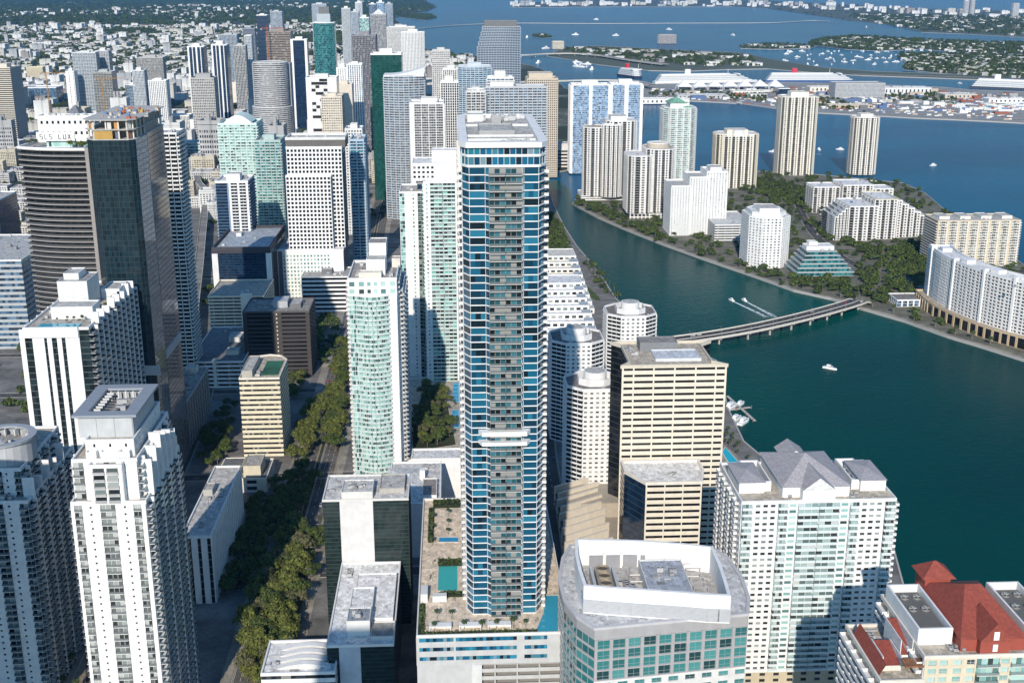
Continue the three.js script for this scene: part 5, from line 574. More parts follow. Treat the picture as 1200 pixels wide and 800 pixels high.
{ // dark curved tower with balcony bands and roof sign
  const r = rectOf('slslux'), { x0, x1, z, h, zn } = r, n = 12, pts = []; claim(x0, x1, zn, z);
  for (let i = 0; i <= n; i++) { const t = i / n; pts.push([x0 + (x1 - x0) * t, z - 9 * Math.pow(1 - t, 3) + 1.5 * t]); }
  pts.push([x1, zn], [x0 + 2, zn]);
  const B = new Build('condo_tower', 'dark curved tower banded by pale balcony slabs with white lettered parapet and roof garden', 'tower', r.cx, 2, r.cz);
  const f = st([['G', 4, { np: 2, glass: PAL.black }]], { fh: 3.25, sp: .2, slab: C.dgrey }); B.vol(pts, 2, h, f, { roof: [.45, .44, .42], core: C.dark, par: 0 });
  const nf = Math.floor((h - 2) / 3.25), out = inset(pts, -1.8); const slabG = new Acc(); slabG.ring(out, 2.2, 0, .5, [.34, .32, .31]); const railG = new Acc(); railG.ring(out, .12, .5, 1.3, [.1, .1, .1]); const sg = slabG.geo(), rg = railG.geo();
  for (let i = 1; i <= nf; i++) { const m = B.part('balcony_slab', sg, M.wall, 0, 2 + i * (h - 2) / nf - .3, 0); if (i < nf) { const q = shade(new THREE.Mesh(rg, M.glass)); q.name = 'railing'; m.add(q); } }
  B.one('rim', M.wall, A => A.ring(inset(pts, -2), 1.4, h + .2, h + 1.6, C.white));
  B.one('edge_column', M.wall, A => A.box(x1 - 1, x1 + 2.4, 2, h + 2, z - .5, z + 4.2, [.3, .28, .27], 27));
  B.vol(rect(x0 + 14, x1 - 3, z - 14, zn + 4), h, h + 4, st([['G', 3, { np: 2, glass: PAL.aqua }]], { fh: 4 }), { roof: C.roofg, core: C.offw });
  B.one('sign_wall', M.wall, A => A.box(x0 + 9, x1 - 11, h + 4, h + 9.5, z - 13, z - 12, C.white, 31));
  const S0 = { S: [[0, 4, 2, 4], [0, 2, 0, 4], [0, 2, 2, 2], [2, 0, 2, 2], [0, 0, 2, 0]], L: [[0, 0, 0, 4], [0, 0, 2, 0]], U: [[0, 0, 0, 4], [2, 0, 2, 4], [0, 0, 2, 0]], X: [[0, 0, 2, 4], [2, 0, 0, 4]] };
  [...'SLS LUX'].forEach((ch, i) => { if (S0[ch]) B.one('sign_letter', M.wall, A => { for (const [a, b, c, d] of S0[ch]) { const ox = x0 + 11.2 + i * 2.8, oy = h + 5.2, k = .82; const dx = c - a, dy = d - b, l = Math.hypot(dx, dy), px = -dy / l * .32, py = dx / l * .32; const q = [[a - px, b - py], [c - px, d - py], [c + px, d + py], [a + px, b + py]].map(([x, y]) => [ox + x * k * .9, oy + y * k * .85, z - 11.9]); A.quad(q[0], q[1], q[2], q[3], i < 3 ? [.2, .2, .2] : [.05, .05, .05]); } }); });
  B.vol(rect(x0 + 7, x1 - 2, z - 24, zn + 1), h + 4, h + 17, st([['W', 1], ['w', 2.4, { m: .2, h: .3, glass: PAL.black }]], { fh: 6 }), { roof: C.roofw, core: C.white });
  B.units(x0 + 9, x1 - 4, z - 25, zn + 2, h + 17, 7, 1).end();
  for (let i = 0; i < 9; i++) plant(i < 4 ? 'palm' : 'street_near', i < 4 ? rr(x0 + 3, x0 + 9) : rr(x1 - 13, x1 - 1), h, z - rr(5, 12), i < 4 ? rr(.5, .7) : rr(.32, .45), i < 4 ? 'palm in the roof garden of the dark curved tower' : 'leafy roof garden tree on the dark curved tower', i < 4 ? 'dark tower roof palms' : 'dark tower roof trees');
}
{ // dark glass tower still under construction
  const [B, r] = begin('glass_tower', 'dark mirrored glass tower under construction with bare concrete top storeys', 'tower', 'flat'), { x0, x1, z, h, zn } = r;
  const pts = [[x0 - 3, z - 6], [x0 + 2, z], [x1 - 4, z], [x1 - 1, z - 4], [x1, z - 26], [x1 - 1.5, z - 29], [x1 - 1.5, zn + 4], [x1 - 6, zn], [x0 - 3, zn]];
  const dg = [[.008, .022, .03], [.012, .03, .04], [.006, .016, .022], [.01, .026, .034]], g = st([['G', 3, { np: 2 }]], { fh: 3.2, glass: dg, slab: [.04, .05, .055], sp: .16, sd: .06, mull: true });
  const mir = st([['G', 3.2, { np: 2 }]], { fh: 3.2, glass: [[.3, .31, .33], [.36, .37, .39], [.26, .28, .3]], slab: [.05, .05, .05], sp: .2, pane: 'mirror_panes' });
  B.vol(pts, 2, h - 2, [g, g, g, mir, g, mir, g, g, g], { roof: null, core: C.dark });
  const top1 = inset(pts, -.6);
  for (let i = 0; i < 3; i++) B.one('concrete_slab', M.wall, A => A.prism(i < 2 ? top1 : inset(pts, -1.4), h - 2 + i * 5.5, h - 1.5 + i * 5.5, [.46, .45, .42]));
  pts.forEach((p, i) => { const f = frame(p, pts[(i + 1) % pts.length]); for (let u = .5; u < f.l; u += 7) B.ind('column', 'flatcol', M.wall, f, u, h - 1.5, (A, fr) => A.fbox(fr, -.35, .35, 0, 10.5, -1.4, -.7, C.pale, 25)); });
  B.one('tower_core', M.wall, A => A.box(x0 + 4, x1 - 2, h - 1.5, h + 9, zn + 24, z - 12, [.35, .28, .24], 25));
  B.one('plywood_hoarding', M.wall, A => A.box(x0 + 3, x0 + 13, h - 1.4, h + 3.2, z - .4, z - .1, [.45, .27, .07], 27));
  for (let i = 0; i < 44; i++) B.one('building_materials', M.wall, A => { const x = rr(x0, x1 + 3), zz = rr(zn + 8, z - 6), w = rr(.8, 2.5), d = rr(.8, 3); A.box(x, x + w, h + 9.5, h + 9.5 + rr(.5, 1.8), zz, zz + d, pick([[.45, .3, .12], [.5, .48, .44], [.12, .2, .35], [.4, .12, .06]]), 27); });
  for (let i = 0; i < 18; i++) { const e = pick(pts.map((p, k) => frame(p, pts[(k + 1) % pts.length]))); B.ind('safety_net', 'net' + i % 4, M.wall, e, rr(0, e.l - 3), h + (i % 2) * 5.5 - 1.4, (A, fr) => A.fbox(fr, 0, 2.2, 0, 4, -1.1, -1, [[.4, .12, .05], [.6, .58, .55], [.12, .14, .2], [.5, .25, .08]][i % 4], 27)); }
  // pale service band that climbs along the shaded side
  B.one('service_band', M.wall, A => { const f = frame(pts[4], pts[6]); A.fbox(frame(pts[1], pts[2]), -2, 26, 84, 90, 0, .6, [.5, .5, .5], 31); A.fbox(frame(pts[5], pts[6]), 0, frame(pts[5], pts[6]).l, 84, 90, 0, .6, [.4, .41, .43], 31); });
  B.end();
}
simple('bheights', 'condo_tower', 'white and dark balcony tower squeezed behind the dark mirrored tower', 'tower', [st([['B', 5, { np: 3 }], ['W', .6]], { fh: 3.2, glass: PAL.black, railc: C.offw, bd: 1.6 }), st([['B', 5, { np: 3 }], ['W', .8]], { fh: 3.2, glass: PAL.black, railc: C.offw, bd: 1.8 })], { roof: C.roofg, core: C.dgrey, units: 5, pts: r => rect(r.x0 - 8, r.x1, r.z, r.zn) });
{ // aqua curved tower
  const [B, r] = begin('condo_tower', 'white and aqua tower with bowed balcony front beside the tree-lined avenue', 'tower', 'aqua'), { x0, x1, z, h, zn, w } = r, q = rectOf('aquab');
  const n = 8, pts = [[x0 - 1, z - 3], [x0 + 3.6, z - 3]]; for (let i = 0; i <= n; i++) { const t = i / n; pts.push([x0 + 3.6 + (w - 7.6) * t, z - 2.5 + 3.2 * Math.sin(Math.PI * t)]); } pts.push([x1 - 4, z - 3.2], [x1 + 1, z - 3.2], [x1 + 1, z - 10], [q.x1, z - 14], [q.x1, zn], [x0 - 1, zn]);
  const aq = st([['G', 3, { np: 2 }]], { fh: 2.95, glass: PAL.aqua, slab: C.white, sp: .4, mull: true }), bal = st([['B', 3]], { fh: 2.95, glass: PAL.aqua.slice(0, 5).concat([[.06, .08, .08]]), back: C.offw, rail: 's', railc: [.56, .68, .65], bd: 1.2, bp: 2, gap: 0, rep: 1 }), wht = st([['W', 2], ['w', 3, { m: .2 }], ['B', 5, { np: 2, railc: C.offw, rail: 's' }]], { fh: 2.95, wall: [.72, .75, .76] });
  B.vol(pts, 2, h - 9, pts.map((p, i) => i === 0 || i === n + 4 ? aq : i >= 2 && i < n + 2 ? bal : i >= n + 4 ? wht : st('W2')), { roof: C.roofg, core: C.offw });
  const up = [[x0 - 1, z - 3], [x1 + 1, z - 3.2], [x1 + 1, zn + 8], [x0 - 1, zn + 8]];
  B.vol(up, h - 9, h, [st([['w', 4.4, { m: .15, h: .6, glass: PAL.aqua }], ['W', 1], ['w', 5, { m: .2, h: .6, glass: PAL.aqua }], ['w', 4, { m: .25, h: .5, glass: PAL.aqua }], ['w', 4, { m: .25, h: .5, glass: PAL.aqua }], ['w', 5, { m: .2, h: .6, glass: PAL.aqua }], ['W', 1], ['w', 4.4, { m: .15, h: .6, glass: PAL.aqua }]], { rep: 1, fh: 4.4 }), wht, wht, wht], { roof: [.4, .38, .36], core: C.offw, par: 1.6 });
  B.pent(x0 + 9, x1 - 6, h, h + 9, zn + 20, z - 16, C.white, C.roofg).pent(x0 + 5, x1 - 8, h, h + 3, z - 15, z - 8, C.pale, C.pale).pent(x0 + 10, x1 - 6, h + 9, h + 16, zn + 12, z - 30, C.white, [.33, .3, .27]).pent(x1 - 3, x1 + 2, h, h + 5, zn + 14, zn + 22, C.pale);
  B.units(x0 + 1, x0 + 8, z - 8, zn + 14, h, 6).units(x1 - 5, x1, z - 8, zn + 26, h, 5).end();
}
{ // tall white and aqua tower behind
  const [B, r] = begin('condo_tower', 'tall white tower with aqua glass strips and twin balcony stacks above the garden', 'tower', 'plaza'), { x0, x1, z, h, zn } = r, q = rectOf('plazal');
  const bal = (w, o = {}) => ['B', w, { np: 3, glass: PAL.mix.concat([[.2, .42, .38]]), rail: 's', railc: [.5, .66, .61], back: C.offw, bd: 1.2, ...o }], sw = ['w', 2.4, { m: .25, h: .45, glass: PAL.aqua }];
  B.vol(rect(x0, x1 + 8, z, zn), 23, h, [st([['W', .8], sw, ['W', 1], bal(8), ['G', .5, { glass: PAL.aqua }], bal(8), ['W', 2], bal(7), ['W', 1.5]], { rep: 1, fh: 2.95, proud: .4 }), st([bal(6), ['W', 2], sw], { fh: 2.95 })], { roof: C.roofw, core: C.offw });
  B.vol(rect(q.x0, x0, q.z, q.zn), 23, q.h, [st([['G', 3.6, { np: 2, glass: PAL.aqua }], ['W', 5.5], sw, ['W', 2], ['B', 5, { np: 2, rail: 'g', railc: [.3, .5, .46], glass: PAL.mix }]], { rep: 1, fh: 2.95, proud: .4 }), null, st('W4'), st([['G', 3, { glass: PAL.aqua }], ['W', 4], sw], { fh: 2.95 })], { roof: C.roofg, core: C.offw });
  B.vol(rect(q.x0, x1 + 8, q.z - 2, zn), 2, 23, rib(.4), { core: C.offw });
  B.pent(x0 - 8, x1 + 6, h, h + 12, zn + 6, z - 10, C.white, C.roofw).pent(x0 + 6, x1 + 2, h + 12, h + 20, zn + 14, z - 18, C.white, C.roofw); B.face([x0 - 8, z - 9.8], [x0 + 8, z - 9.8], h + 1, h + 11, st([['w', 3, { m: .22, h: .5, glass: PAL.dark }]], { fh: 3.4 }));
  B.units(q.x0 + 2, x0 - 2, q.z - 2, q.zn + 3, q.h, 4).end();
  // garden deck with pools
  const pd = ccw(G.plazaDeck), m = mid(pd), K = new Build('garden_podium', 'garden podium with narrow pools and palms below the tall white and aqua tower', 'podium', m[0], 2, m[1]);
  K.vol(pd, 2, 23.5, rib(.4, { wall: C.offw }), { roof: [.5, .44, .35], core: C.offw });
  for (const k of [G.plazaPool, G.plazaPool2]) K.one('pool', M.pool, A => A.prism(ccw(k), 23.5, 23.9, [.03, .3, .5])); K.one('lawn', M.ground, A => A.poly(ccw(G.tGard), 23.7, [.05, .07, .02])); K.end();
  grove(G.tGard, 8, .55, .95, ['dark_near', 'street_near', 'dark_near', 'olive_near'], 'garden tree on the podium below the white and aqua tower', 'podium garden trees', 23.6);
  for (let i = 0; i < 12; i++) plant('palm', rr(-4, 8), 23.6, rr(-830, -745), rr(.5, .8), 'palm beside the narrow podium pools', 'podium garden palms');
}
{ // white pavilion block between
  const [B, r] = begin('low_building', 'white low block with pitched white roof planes and louvred hall behind', 'building', 'pavil'), { x0, x1, z, h, zn } = r;
  B.vol(rect(x0 + 10, x1, z, zn), 2, h, [st([['W', 6], ['w', 3, { m: .25, h: .4 }], ['W', 6]], { fh: 3.6 }), st([['w', 4, { m: .3, h: .4 }], ['W', 3]], { fh: 3.6, wall: C.white })], { roof: [.66, .65, .62], core: C.offw });
  B.vol(rect(x0, x0 + 12, z - 14, zn), 2, h - 8, st('W4'), { roof: C.roofw, core: C.offw });
  B.one('pitched_roof', M.roof, A => hip(A, x0 + 8, x0 + 30, z - 8, zn + 8, h + .6, 4, [.72, .72, .7])); B.box('wall', x0 + 8, x0 + 30, h, h + .6, zn + 8, z - 8, C.white).box('wall', x1 - 12, x1 - 9, h, h + 7, zn + 24, zn + 28, C.white);
  B.pent(x1 - 10, x1 - 2, h, h + 2.5, z - 30, z - 6, C.white, [.3, .27, .24]).units(x1 - 12, x1 - 2, z - 32, zn + 4, h, 7);
  B.vol(rect(x1 - 18, x1 + 20, zn - 14, zn - 30), 2, 30, st([['W', 6.4], ['W', .4, { proud: .6 }]], { fh: 6, wall: C.white }), { roof: [.72, .72, .7], core: C.offw }); B.end();
}
{ // octagonal white hotels
  const lab = ['white octagonal balcony tower with round roof drum beside the bridge', 'white octagonal tower half shaded by the blue glass tower, round drum on top', 'white octagonal tower with round roof drum standing on the tan terraced podium'];
  ['fa1', 'fa2', 'fa3'].forEach((id, k) => {
    const [B, r] = begin('hotel_tower', lab[k], 'tower', id, 2, 'octagonal hotel towers'), { x0, x1, z, h, zn } = r, p = chamfer(x0, x1, z, zn, 9, 8);
    const s = st([['w', 3.2, { m: .2, h: .42, glass: PAL.mix }], ['W', .6]], { fh: 3, proud: .8 }), d = st([['B', 10, { np: 3 }]], { fh: 3, glass: PAL.black, railc: C.white, bd: 1.3, rep: 1, gap: 0 });
    B.vol(p, k === 2 ? 4 : 2, h, [s, d, s, d, s, d, s, d], { roof: [.22, .2, .19], core: C.white, par: 1.4 });
    const c = [r.cx, r.cz]; B.one('screen_ring', M.wall, A => A.ring(chamfer(x0 + 7.5, x1 - 7.5, z - 7.5, zn + 6.5, 6, 5), .6, h, h + 4.2, C.white)); B.one('roof_drum', M.wall, A => A.prism(ell(c[0], c[1], 7, 6.6, 20), h, h + 7.5, C.white)); B.one('drum_top', M.roof, A => A.poly(ell(c[0], c[1], 6.3, 5.9, 20), h + 7.55, C.roofg));
    B.units(x0 + 4, x1 - 4, z - 2, z - 7, h, 3, .8).end();
  });
}
{ // tan banded office tower
  const [B, r] = begin('office_tower', 'tan concrete office tower with black ribbon windows and notched corners', 'tower', 'tan'), { x0, x1, z, h, zn } = r, wc = [.74, .68, .56];
  const s = st([['W', .9], ['R', 4.4, { np: 3 }], ['W', .7], ['R', 9, { np: 6 }], ['W', .7], ['R', 9.4, { np: 6 }], ['W', .7], ['R', 9.4, { np: 6 }], ['W', .7], ['R', 9, { np: 6 }], ['W', .7], ['R', 4, { np: 3 }], ['W', .9]], { rep: 1, fh: 3.55, wall: wc, glass: PAL.black, rh: .4, proud: .5, ind: 'R' }), g = st([['G', 3]], { fh: 3.55, glass: PAL.black, slab: [.05, .06, .06], sp: .3 });
  const pts = [[x0, z], [x1, z], [x1 - 7, z - 6], [x1 - 7, zn + 6], [x1, zn], [x0, zn], [x0 + 5, zn + 6], [x0 + 5, z - 6]];
  B.vol(pts, 2, h, [s, g, st([['R', 8]], { fh: 3.55, wall: wc, glass: PAL.black }), g, s, g, g, g], { roof: C.rooft, core: wc, parc: [.6, .55, .45], par: 1.6, over: .4 });
  const b2 = rectOf('tanlow'), q = [[b2.x0, b2.z], [b2.x1, b2.z], [b2.x1 + 4, b2.z - 16], [b2.x1 + 4, b2.zn], [b2.x0 - 9, b2.zn], [b2.x0 - 9, b2.z - 16]];
  B.vol(q, 2, b2.h, [st([['W', .8], ['R', 9, { np: 6 }], ['W', .6], ['R', 9, { np: 6 }], ['W', .6], ['R', 9, { np: 6 }], ['W', .8]], { rep: 1, fh: 3.55, wall: wc, glass: PAL.black, rh: .4 }), st([['G', 3]], { fh: 3.55, glass: PAL.navy, slab: [.04, .05, .05] }), g, g, g, st([['G', 3]], { fh: 3.55, glass: PAL.navy, slab: [.04, .05, .05] })], { roof: [.82, .8, .76], core: wc, parc: [.74, .7, .62], par: 1.4, part: 1 });
  B.pent(x0 + 14, x1 - 22, h, h + 5, zn + 4, zn + 16, [.2, .21, .22], [.3, .28, .26]).pent(x0 + 20, x1 - 12, h, h + 1.2, zn + 17, z - 10, [.6, .63, .66], [.62, .65, .68]).units(x0 + 6, x0 + 14, z - 6, zn + 8, h, 4).units(b2.x0 + 12, b2.x0 + 20, b2.z - 8, b2.z - 14, b2.h, 6, .9).end();
  // stepped tan parking terraces
  const T = new Build('terraced_podium', 'tan concrete terraces fanning down beside the octagonal hotel', 'podium', 78, 2, -600); claim(58, 98, -668, -560);
  T.one('terrace_deck', M.wall, A => A.prism([[57, -566], [97, -566], [97, -668], [60, -668]], 2, 8, [.36, .31, .25]));
  for (let i = 0; i < 11; i++) { const x = 59 + (i % 2) * 1.5, zz = -574 - i * 8.4, q = turn(rect(x, x + 30, zz, zz - 1.3), x, zz, .55); T.one('terrace_rib', M.wall, A => A.prism(q, 8, 15 + i * .5, [.64, .58, .48])); T.one('car_deck', M.wall, A => { const p = turn(rect(x + 2, x + 26, zz - 1.3, zz - 6.5), x, zz, .55); A.quad([p[0][0], 8.3, p[0][1]], [p[1][0], 8.3, p[1][1]], [p[2][0], 11.6 + i * .5, p[2][1]], [p[3][0], 11.6 + i * .5, p[3][1]], [.11, .1, .09]); }); }
  T.one('curved_ramp', M.wall, A => { const p = ell(72, -566, 16, 14, 14, -1.6, 1.6); for (let k = 0; k < p.length - 1; k++) { const f = frame(p[k], p[k + 1]); A.fbox(f, 0, f.l, 2, 9.5, -.6, 0, [.54, .48, .39], 27); } });
  T.one('terrace_top', M.wall, A => A.box(64, 100, 2, 17, -668, -640, [.4, .35, .28], 27)); T.end();
}
for (const [id, lab] of [['terA', 'white terraced hotel stepping back floor by floor beside the waterfront'], ['terB', 'cream terraced hotel stepping back beside the river mouth trees']]) {
  const [B, r] = begin('hotel', lab, 'hotel', id), n = 9, { x0, x1, z, h, d } = r, wall = id === 'terA' ? C.white : C.pale;
  for (let i = 0; i < n; i++) { const s = z - i * d / n * .8, y = 2 + (h * 1.25) * i / n, y2 = 2 + h * 1.25 * (i + 1) / n; B.vol(rect(x0, x1 - i * 1.2, s, z - d), y, y2, [st([['w', 5, { m: .12, h: .55, glass: PAL.mix }], ['W', 1]], { fh: 5, wall }), st([['W', 6]], { fh: 5, wall }), null, null], { roof: wall, core: wall, par: .8 }); }
  B.one('glazed_gallery', M.glass, A => A.quad([x1 - 7, 3, z + .4], [x1 + 1, 3, z + .4], [x1 - n * 1.2 + 1, h * 1.25 + 2, z - d * .75], [x1 - n * 1.2 - 7, h * 1.25 + 2, z - d * .75], [.2, .24, .28])); B.end();
}
// tall pale tower edges and podium pool by the tan office
{ const q = ccw(G.poolTan), m = mid(q), B = new Build('swimming_pool', 'bright turquoise pool between the tan office tower and the marina', 'pool', m[0], 2, m[1]); B.one('pool_deck', M.ground, A => A.prism(inset(q, -5), 2, 5.8, [.5, .45, .37])); B.one('pool_water', M.pool, A => A.poly(q, 6.1, [.02, .4, .5])); B.one('pool_rim', M.wall, A => A.ring(inset(q, -.6), .6, 5.8, 6.2, C.pale)); B.end(); }

simple('bcc', 'retail_block', 'grey banded retail block with pale curved roof beside the dark curved tower', 'building', st([['R', 10, { h: .5, np: 4, glass: PAL.steel }]], { fh: 5, wall: [.4, .42, .43] }), { roof: [.5, .5, .48], units: 9, big: 1.4 });
simple('bcc2', 'office_tower', 'blue glass tower flank standing behind the grey banded retail block', 'tower', st([['G', 4, { np: 2, glass: PAL.navy }]], { fh: 3.6, slab: [.1, .16, .24] }), { roof: C.roofg, units: 4 });
// ---------------------------------------------------------------- the residential island and the far shore
const cond = (wall, glass = PAL.dark, o = {}) => st([['B', 5, { np: 2 }], ['W', 1.1], ['w', 3, { m: .2, h: .45 }], ['W', .8]], { fh: 3, wall, glass, railc: wall, slab: wall, bd: 1.5, proud: .8, ...o });
const condD = (wall, o = {}) => st([['B', 4.6, { np: 1 }], ['W', 1.1], ['w', 3.4, { m: .12, h: .56 }], ['W', 1.5]], { fh: 3.3, wall, glass: PAL.black, rail: 'g', railc: wall.map(v => v * .7), slab: wall, bd: 1.1, proud: 1.1, ...o });
{ const [B, r] = begin('condo_tower', 'white ribbed twin-stepped condominium with rounded shafts at the island tip', 'tower', 'k1b'), a = rectOf('k1a'); claim(a.x0, a.x1, a.zn, a.z);
  const w = [.76, .75, .72];
  B.vol(chamfer(r.x0, r.x1, r.z + 4, r.zn, 9), 8, r.h, condD(w), { core: w, roof: C.roofw, parc: w }); B.vol(chamfer(a.x0, a.x1 + 4, a.z, a.zn, 9), 8, a.h, condD(w), { core: w, roof: C.rooft, parc: w });
  B.vol(ell((a.x1 + r.x0) / 2 + 4, a.z - 2, 15, 10, 14), 8, r.h - 4, condD(w), { core: w, roof: C.roofw }); B.pent(r.x0 + 6, r.x1 - 14, r.h, r.h + 6, r.zn + 8, r.z - 8, w).units(a.x0 + 8, r.x1 - 8, r.z - 6, r.zn + 8, r.h, 8, 1.2, false);
  B.vol(rect(a.x0 - 4, r.x1 + 4, r.z + 8, r.zn), 2, 8, rib(.4), { core: w }); B.end(); }
{ const [B, r] = begin('condo_tower', 'white ribbed condominium with oval tan roof pavilion', 'tower', 'k2'), w = [.74, .73, .7], c = r.x0 + r.w * .5;
  B.vol(chamfer(r.x0, c, r.z + 3, r.zn, 8), 9, r.h - 8, condD(w), { core: w, roof: C.roofw }); B.vol(chamfer(c - 6, r.x1, r.z - 3, r.zn - 6, 9), 9, r.h, condD(w), { core: w, roof: C.rooft });
  for (let i = 0; i < 12; i++) B.ind('column', 'k2col', M.wall, { ox: r.x0 + 3 + i * r.w / 12, oz: r.z + 2, dx: 1, dz: 0, nx: 0, nz: 1 }, 0, 2, A => A.box(-.7, .7, 0, 7.2, -.7, .7, C.white, 25)); B.vol(rect(r.x0 + 4, r.x1 - 4, r.z - 6, r.zn), 2, 9, rib(.5), { core: w });
  B.vol(ell(c + 12, r.cz - 4, 15, 12, 14), r.h, r.h + 6, st([['W', 3]], { fh: 3, wall: [.5, .44, .36] }), { core: C.tan, roof: C.rooft }); B.units(r.x0 + 5, c - 4, r.z - 4, r.zn + 6, r.h - 8, 5, 1.2, false).end(); }
{ const [B, r] = begin('condo_tower', 'bright white condominium slab in three stepped sections by the island shore', 'tower', 'k3'), w = C.white, t = r.w / 3;
  [[0, -14, 6], [t, -4, 0], [2 * t - 2, 2, -4]].forEach(([dx, dh, dz], i) => B.vol(rect(r.x0 + dx, r.x0 + dx + t + (i < 2 ? 0 : 2), r.z + dz, r.zn), 2, r.h + dh, st([['w', 3, { m: .24, h: .5, glass: PAL.mix }], ['W', .7]], { fh: 3, wall: w, proud: .7 }), { core: w, roof: i === 2 ? C.roofw : C.roofg, par: 2 })); B.pent(r.x1 - t + 4, r.x1 - 6, r.h + 2, r.h + 7, r.zn + 8, r.z - 14, w).end(); }
{ const [B, r] = begin('condo_tower', 'pale tower with green pyramid roof and stacked white balconies', 'tower', 'k4'), w = [.66, .68, .64], gr = [.2, .42, .3];
  B.vol(chamfer(r.x0, r.x1, r.z, r.zn, 10), 2, r.h - 4, st([['B', 6, { np: 2 }], ['w', 3, { m: .2, h: .5, glass: PAL.aqua }], ['W', 1.4]], { fh: 3.1, wall: w, glass: PAL.teal, railc: C.white, bd: 1.8 }), { core: w, roof: C.roofw });
  B.vol(rect(r.x0 + 9, r.x1 - 12, r.z - 7, r.zn + 10), r.h - 4, r.h + 4, st('W4', { wall: w }), { core: w, roof: null }); B.one('pyramid_roof', M.roof, A => hip(A, r.x0 + 7, r.x1 - 16, r.z - 5, r.zn + 8, r.h + 4, 8, gr)); B.one('roof_patch', M.roof, A => hip(A, r.x1 - 22, r.x1 - 6, r.z - 3, r.z - 16, r.h - 3, 4, gr)); B.pent(r.x0 + 26, r.x1 - 8, r.h - 4, r.h + 6, r.zn + 10, r.zn + 20, w).end(); }
const isl = (id, label, wall, o = {}) => { const [B, r] = begin('condo_tower', label, 'tower', id); const s = o.s ?? condD(wall); B.vol(o.ch ? chamfer(r.x0, r.x1, r.z, r.zn, o.ch) : rect(r.x0, r.x1, r.z, r.zn), 2, r.h, s, { core: wall, roof: C.roofw, parc: wall }); B.pent(r.x0 + r.w * .25, r.x1 - r.w * .25, r.h, r.h + (o.ph ?? 6), r.zn + r.d * .25, r.z - r.d * .25, wall); o.more?.(B, r); B.units(r.x0 + 3, r.x1 - 3, r.z - 3, r.zn + 4, r.h, 5, 1, false).end(); };
isl('k5', 'cream twin-shaft condominium with arched white roof bay on the island', [.76, .7, .57], { ch: 9, more: (B, r) => { B.vol(rect(r.x0 + 10, r.x1 - 10, r.z + 2.5, r.z - 6), 2, r.h - 2, condD([.74, .7, .6]), { core: C.pale, roof: C.roofw }); B.one('arched_bay', M.wall, A => A.prism(ell(r.cx, r.z - 4, 9, 7, 16), r.h - 2, r.h + 7, C.white)); } });
isl('k6', 'tallest slender cream tower on the island, gridded with balconies', [.78, .74, .64], { ch: 8, ph: 7 });
isl('k7', 'slim cream ribbed tower beside the open bay', [.78, .74, .66], { ch: 7, ph: 5 });
isl('k8', 'white rounded residential block with square windows beside the shore walk', C.white, { ch: 12, s: st([['w', 4, { m: .22, h: .5, glass: PAL.mix }], ['W', .8]], { fh: 3.2, proud: .6 }), ph: 8, more: (B, r) => B.vol(chamfer(r.x0 + 4, r.x1 - 4, r.z - 8, r.zn + 6, 9), r.h, r.h + 4, st('W4'), { core: C.white, roof: C.roofw }) });
{ const [B, r] = begin('condo_block', 'long white balcony block in offset wings near the open bay', 'building', 'k9'), w = [.7, .68, .64]; [[0, .36, 0, -4], [.33, .7, 10, 0], [.68, 1, -6, -8]].forEach(([a, b, dz, dh]) => B.vol(rect(r.x0 + r.w * a, r.x0 + r.w * b, r.z + dz, r.zn), 2, r.h + dh, condD(w, { glass: PAL.dark }), { core: w, roof: C.roofw })); B.units(r.x0 + 6, r.x1 - 6, r.z - 6, r.zn + 6, r.h, 7, 1.2, false).vol(rect(r.x0 + 6, r.x1 - 20, r.z + 16, r.z), 2, 8, rib(.5), { core: w }).end(); }
{ const [B, r] = begin('condo_block', 'white stepped ziggurat condominium with terraces descending to the water', 'building', 'k10'), w = [.73, .72, .69];
  B.vol(rect(r.x0, r.x0 + 36, r.z + 8, r.zn), 2, r.h - 7, condD(w), { core: w, roof: C.roofw }); B.vol(rect(r.x0 + 34, r.x0 + 62, r.z, r.zn - 8), 2, r.h, condD(w), { core: w, roof: C.roofw, parc: [.6, .55, .4] });
  for (let i = 0; i < 7; i++) B.vol(rect(r.x0 + 62 + i * 9, r.x0 + 71 + i * 9, r.z - 8 - i * 2, r.zn - 22 - i * 2), 2, r.h - 3 - i * 5.2, condD(w, { rep: 1 }), { core: w, roof: C.roofw }); for (let i = 0; i < 4; i++) B.vol(rect(r.x0 - 4 - i * 4, r.x0 - i * 4, r.z + 4, r.zn), 2, r.h - 10 - i * 3.5, condD(w, { rep: 1 }), { core: w }); B.units(r.x0 + 4, r.x0 + 60, r.z - 6, r.zn + 6, r.h, 6, 1.1, false).end(); }
{ const [B, r] = begin('condo_block', 'cream condominium slab with tan vertical piers behind the white curved hotel', 'building', 'k11'); B.vol(rect(r.x0, r.x1, r.z, r.zn), 2, r.h, [st([['W', 1.6, { wall: [.62, .5, .33] }], ['w', 2.6, { m: .16, h: .5 }], ['B', 4, { np: 2 }], ['w', 2.6, { m: .16, h: .5 }], ['W', 1.2]], { fh: 3, wall: C.pale, railc: C.pale, glass: PAL.mix }), st([['B', 5]], { fh: 3, wall: C.pale, glass: PAL.black, railc: C.pale })], { core: C.pale, roof: C.roofg, parc: [.66, .56, .42] }); for (let i = 0; i < 4; i++) B.pent(r.x0 + 6 + i * 24, r.x0 + 18 + i * 24, r.h, r.h + 3, r.zn + 8, r.z - 12, C.pale); B.units(r.x0 + 4, r.x1 - 4, r.z - 3, r.zn + 3, r.h, 9, 1, false).end(); }
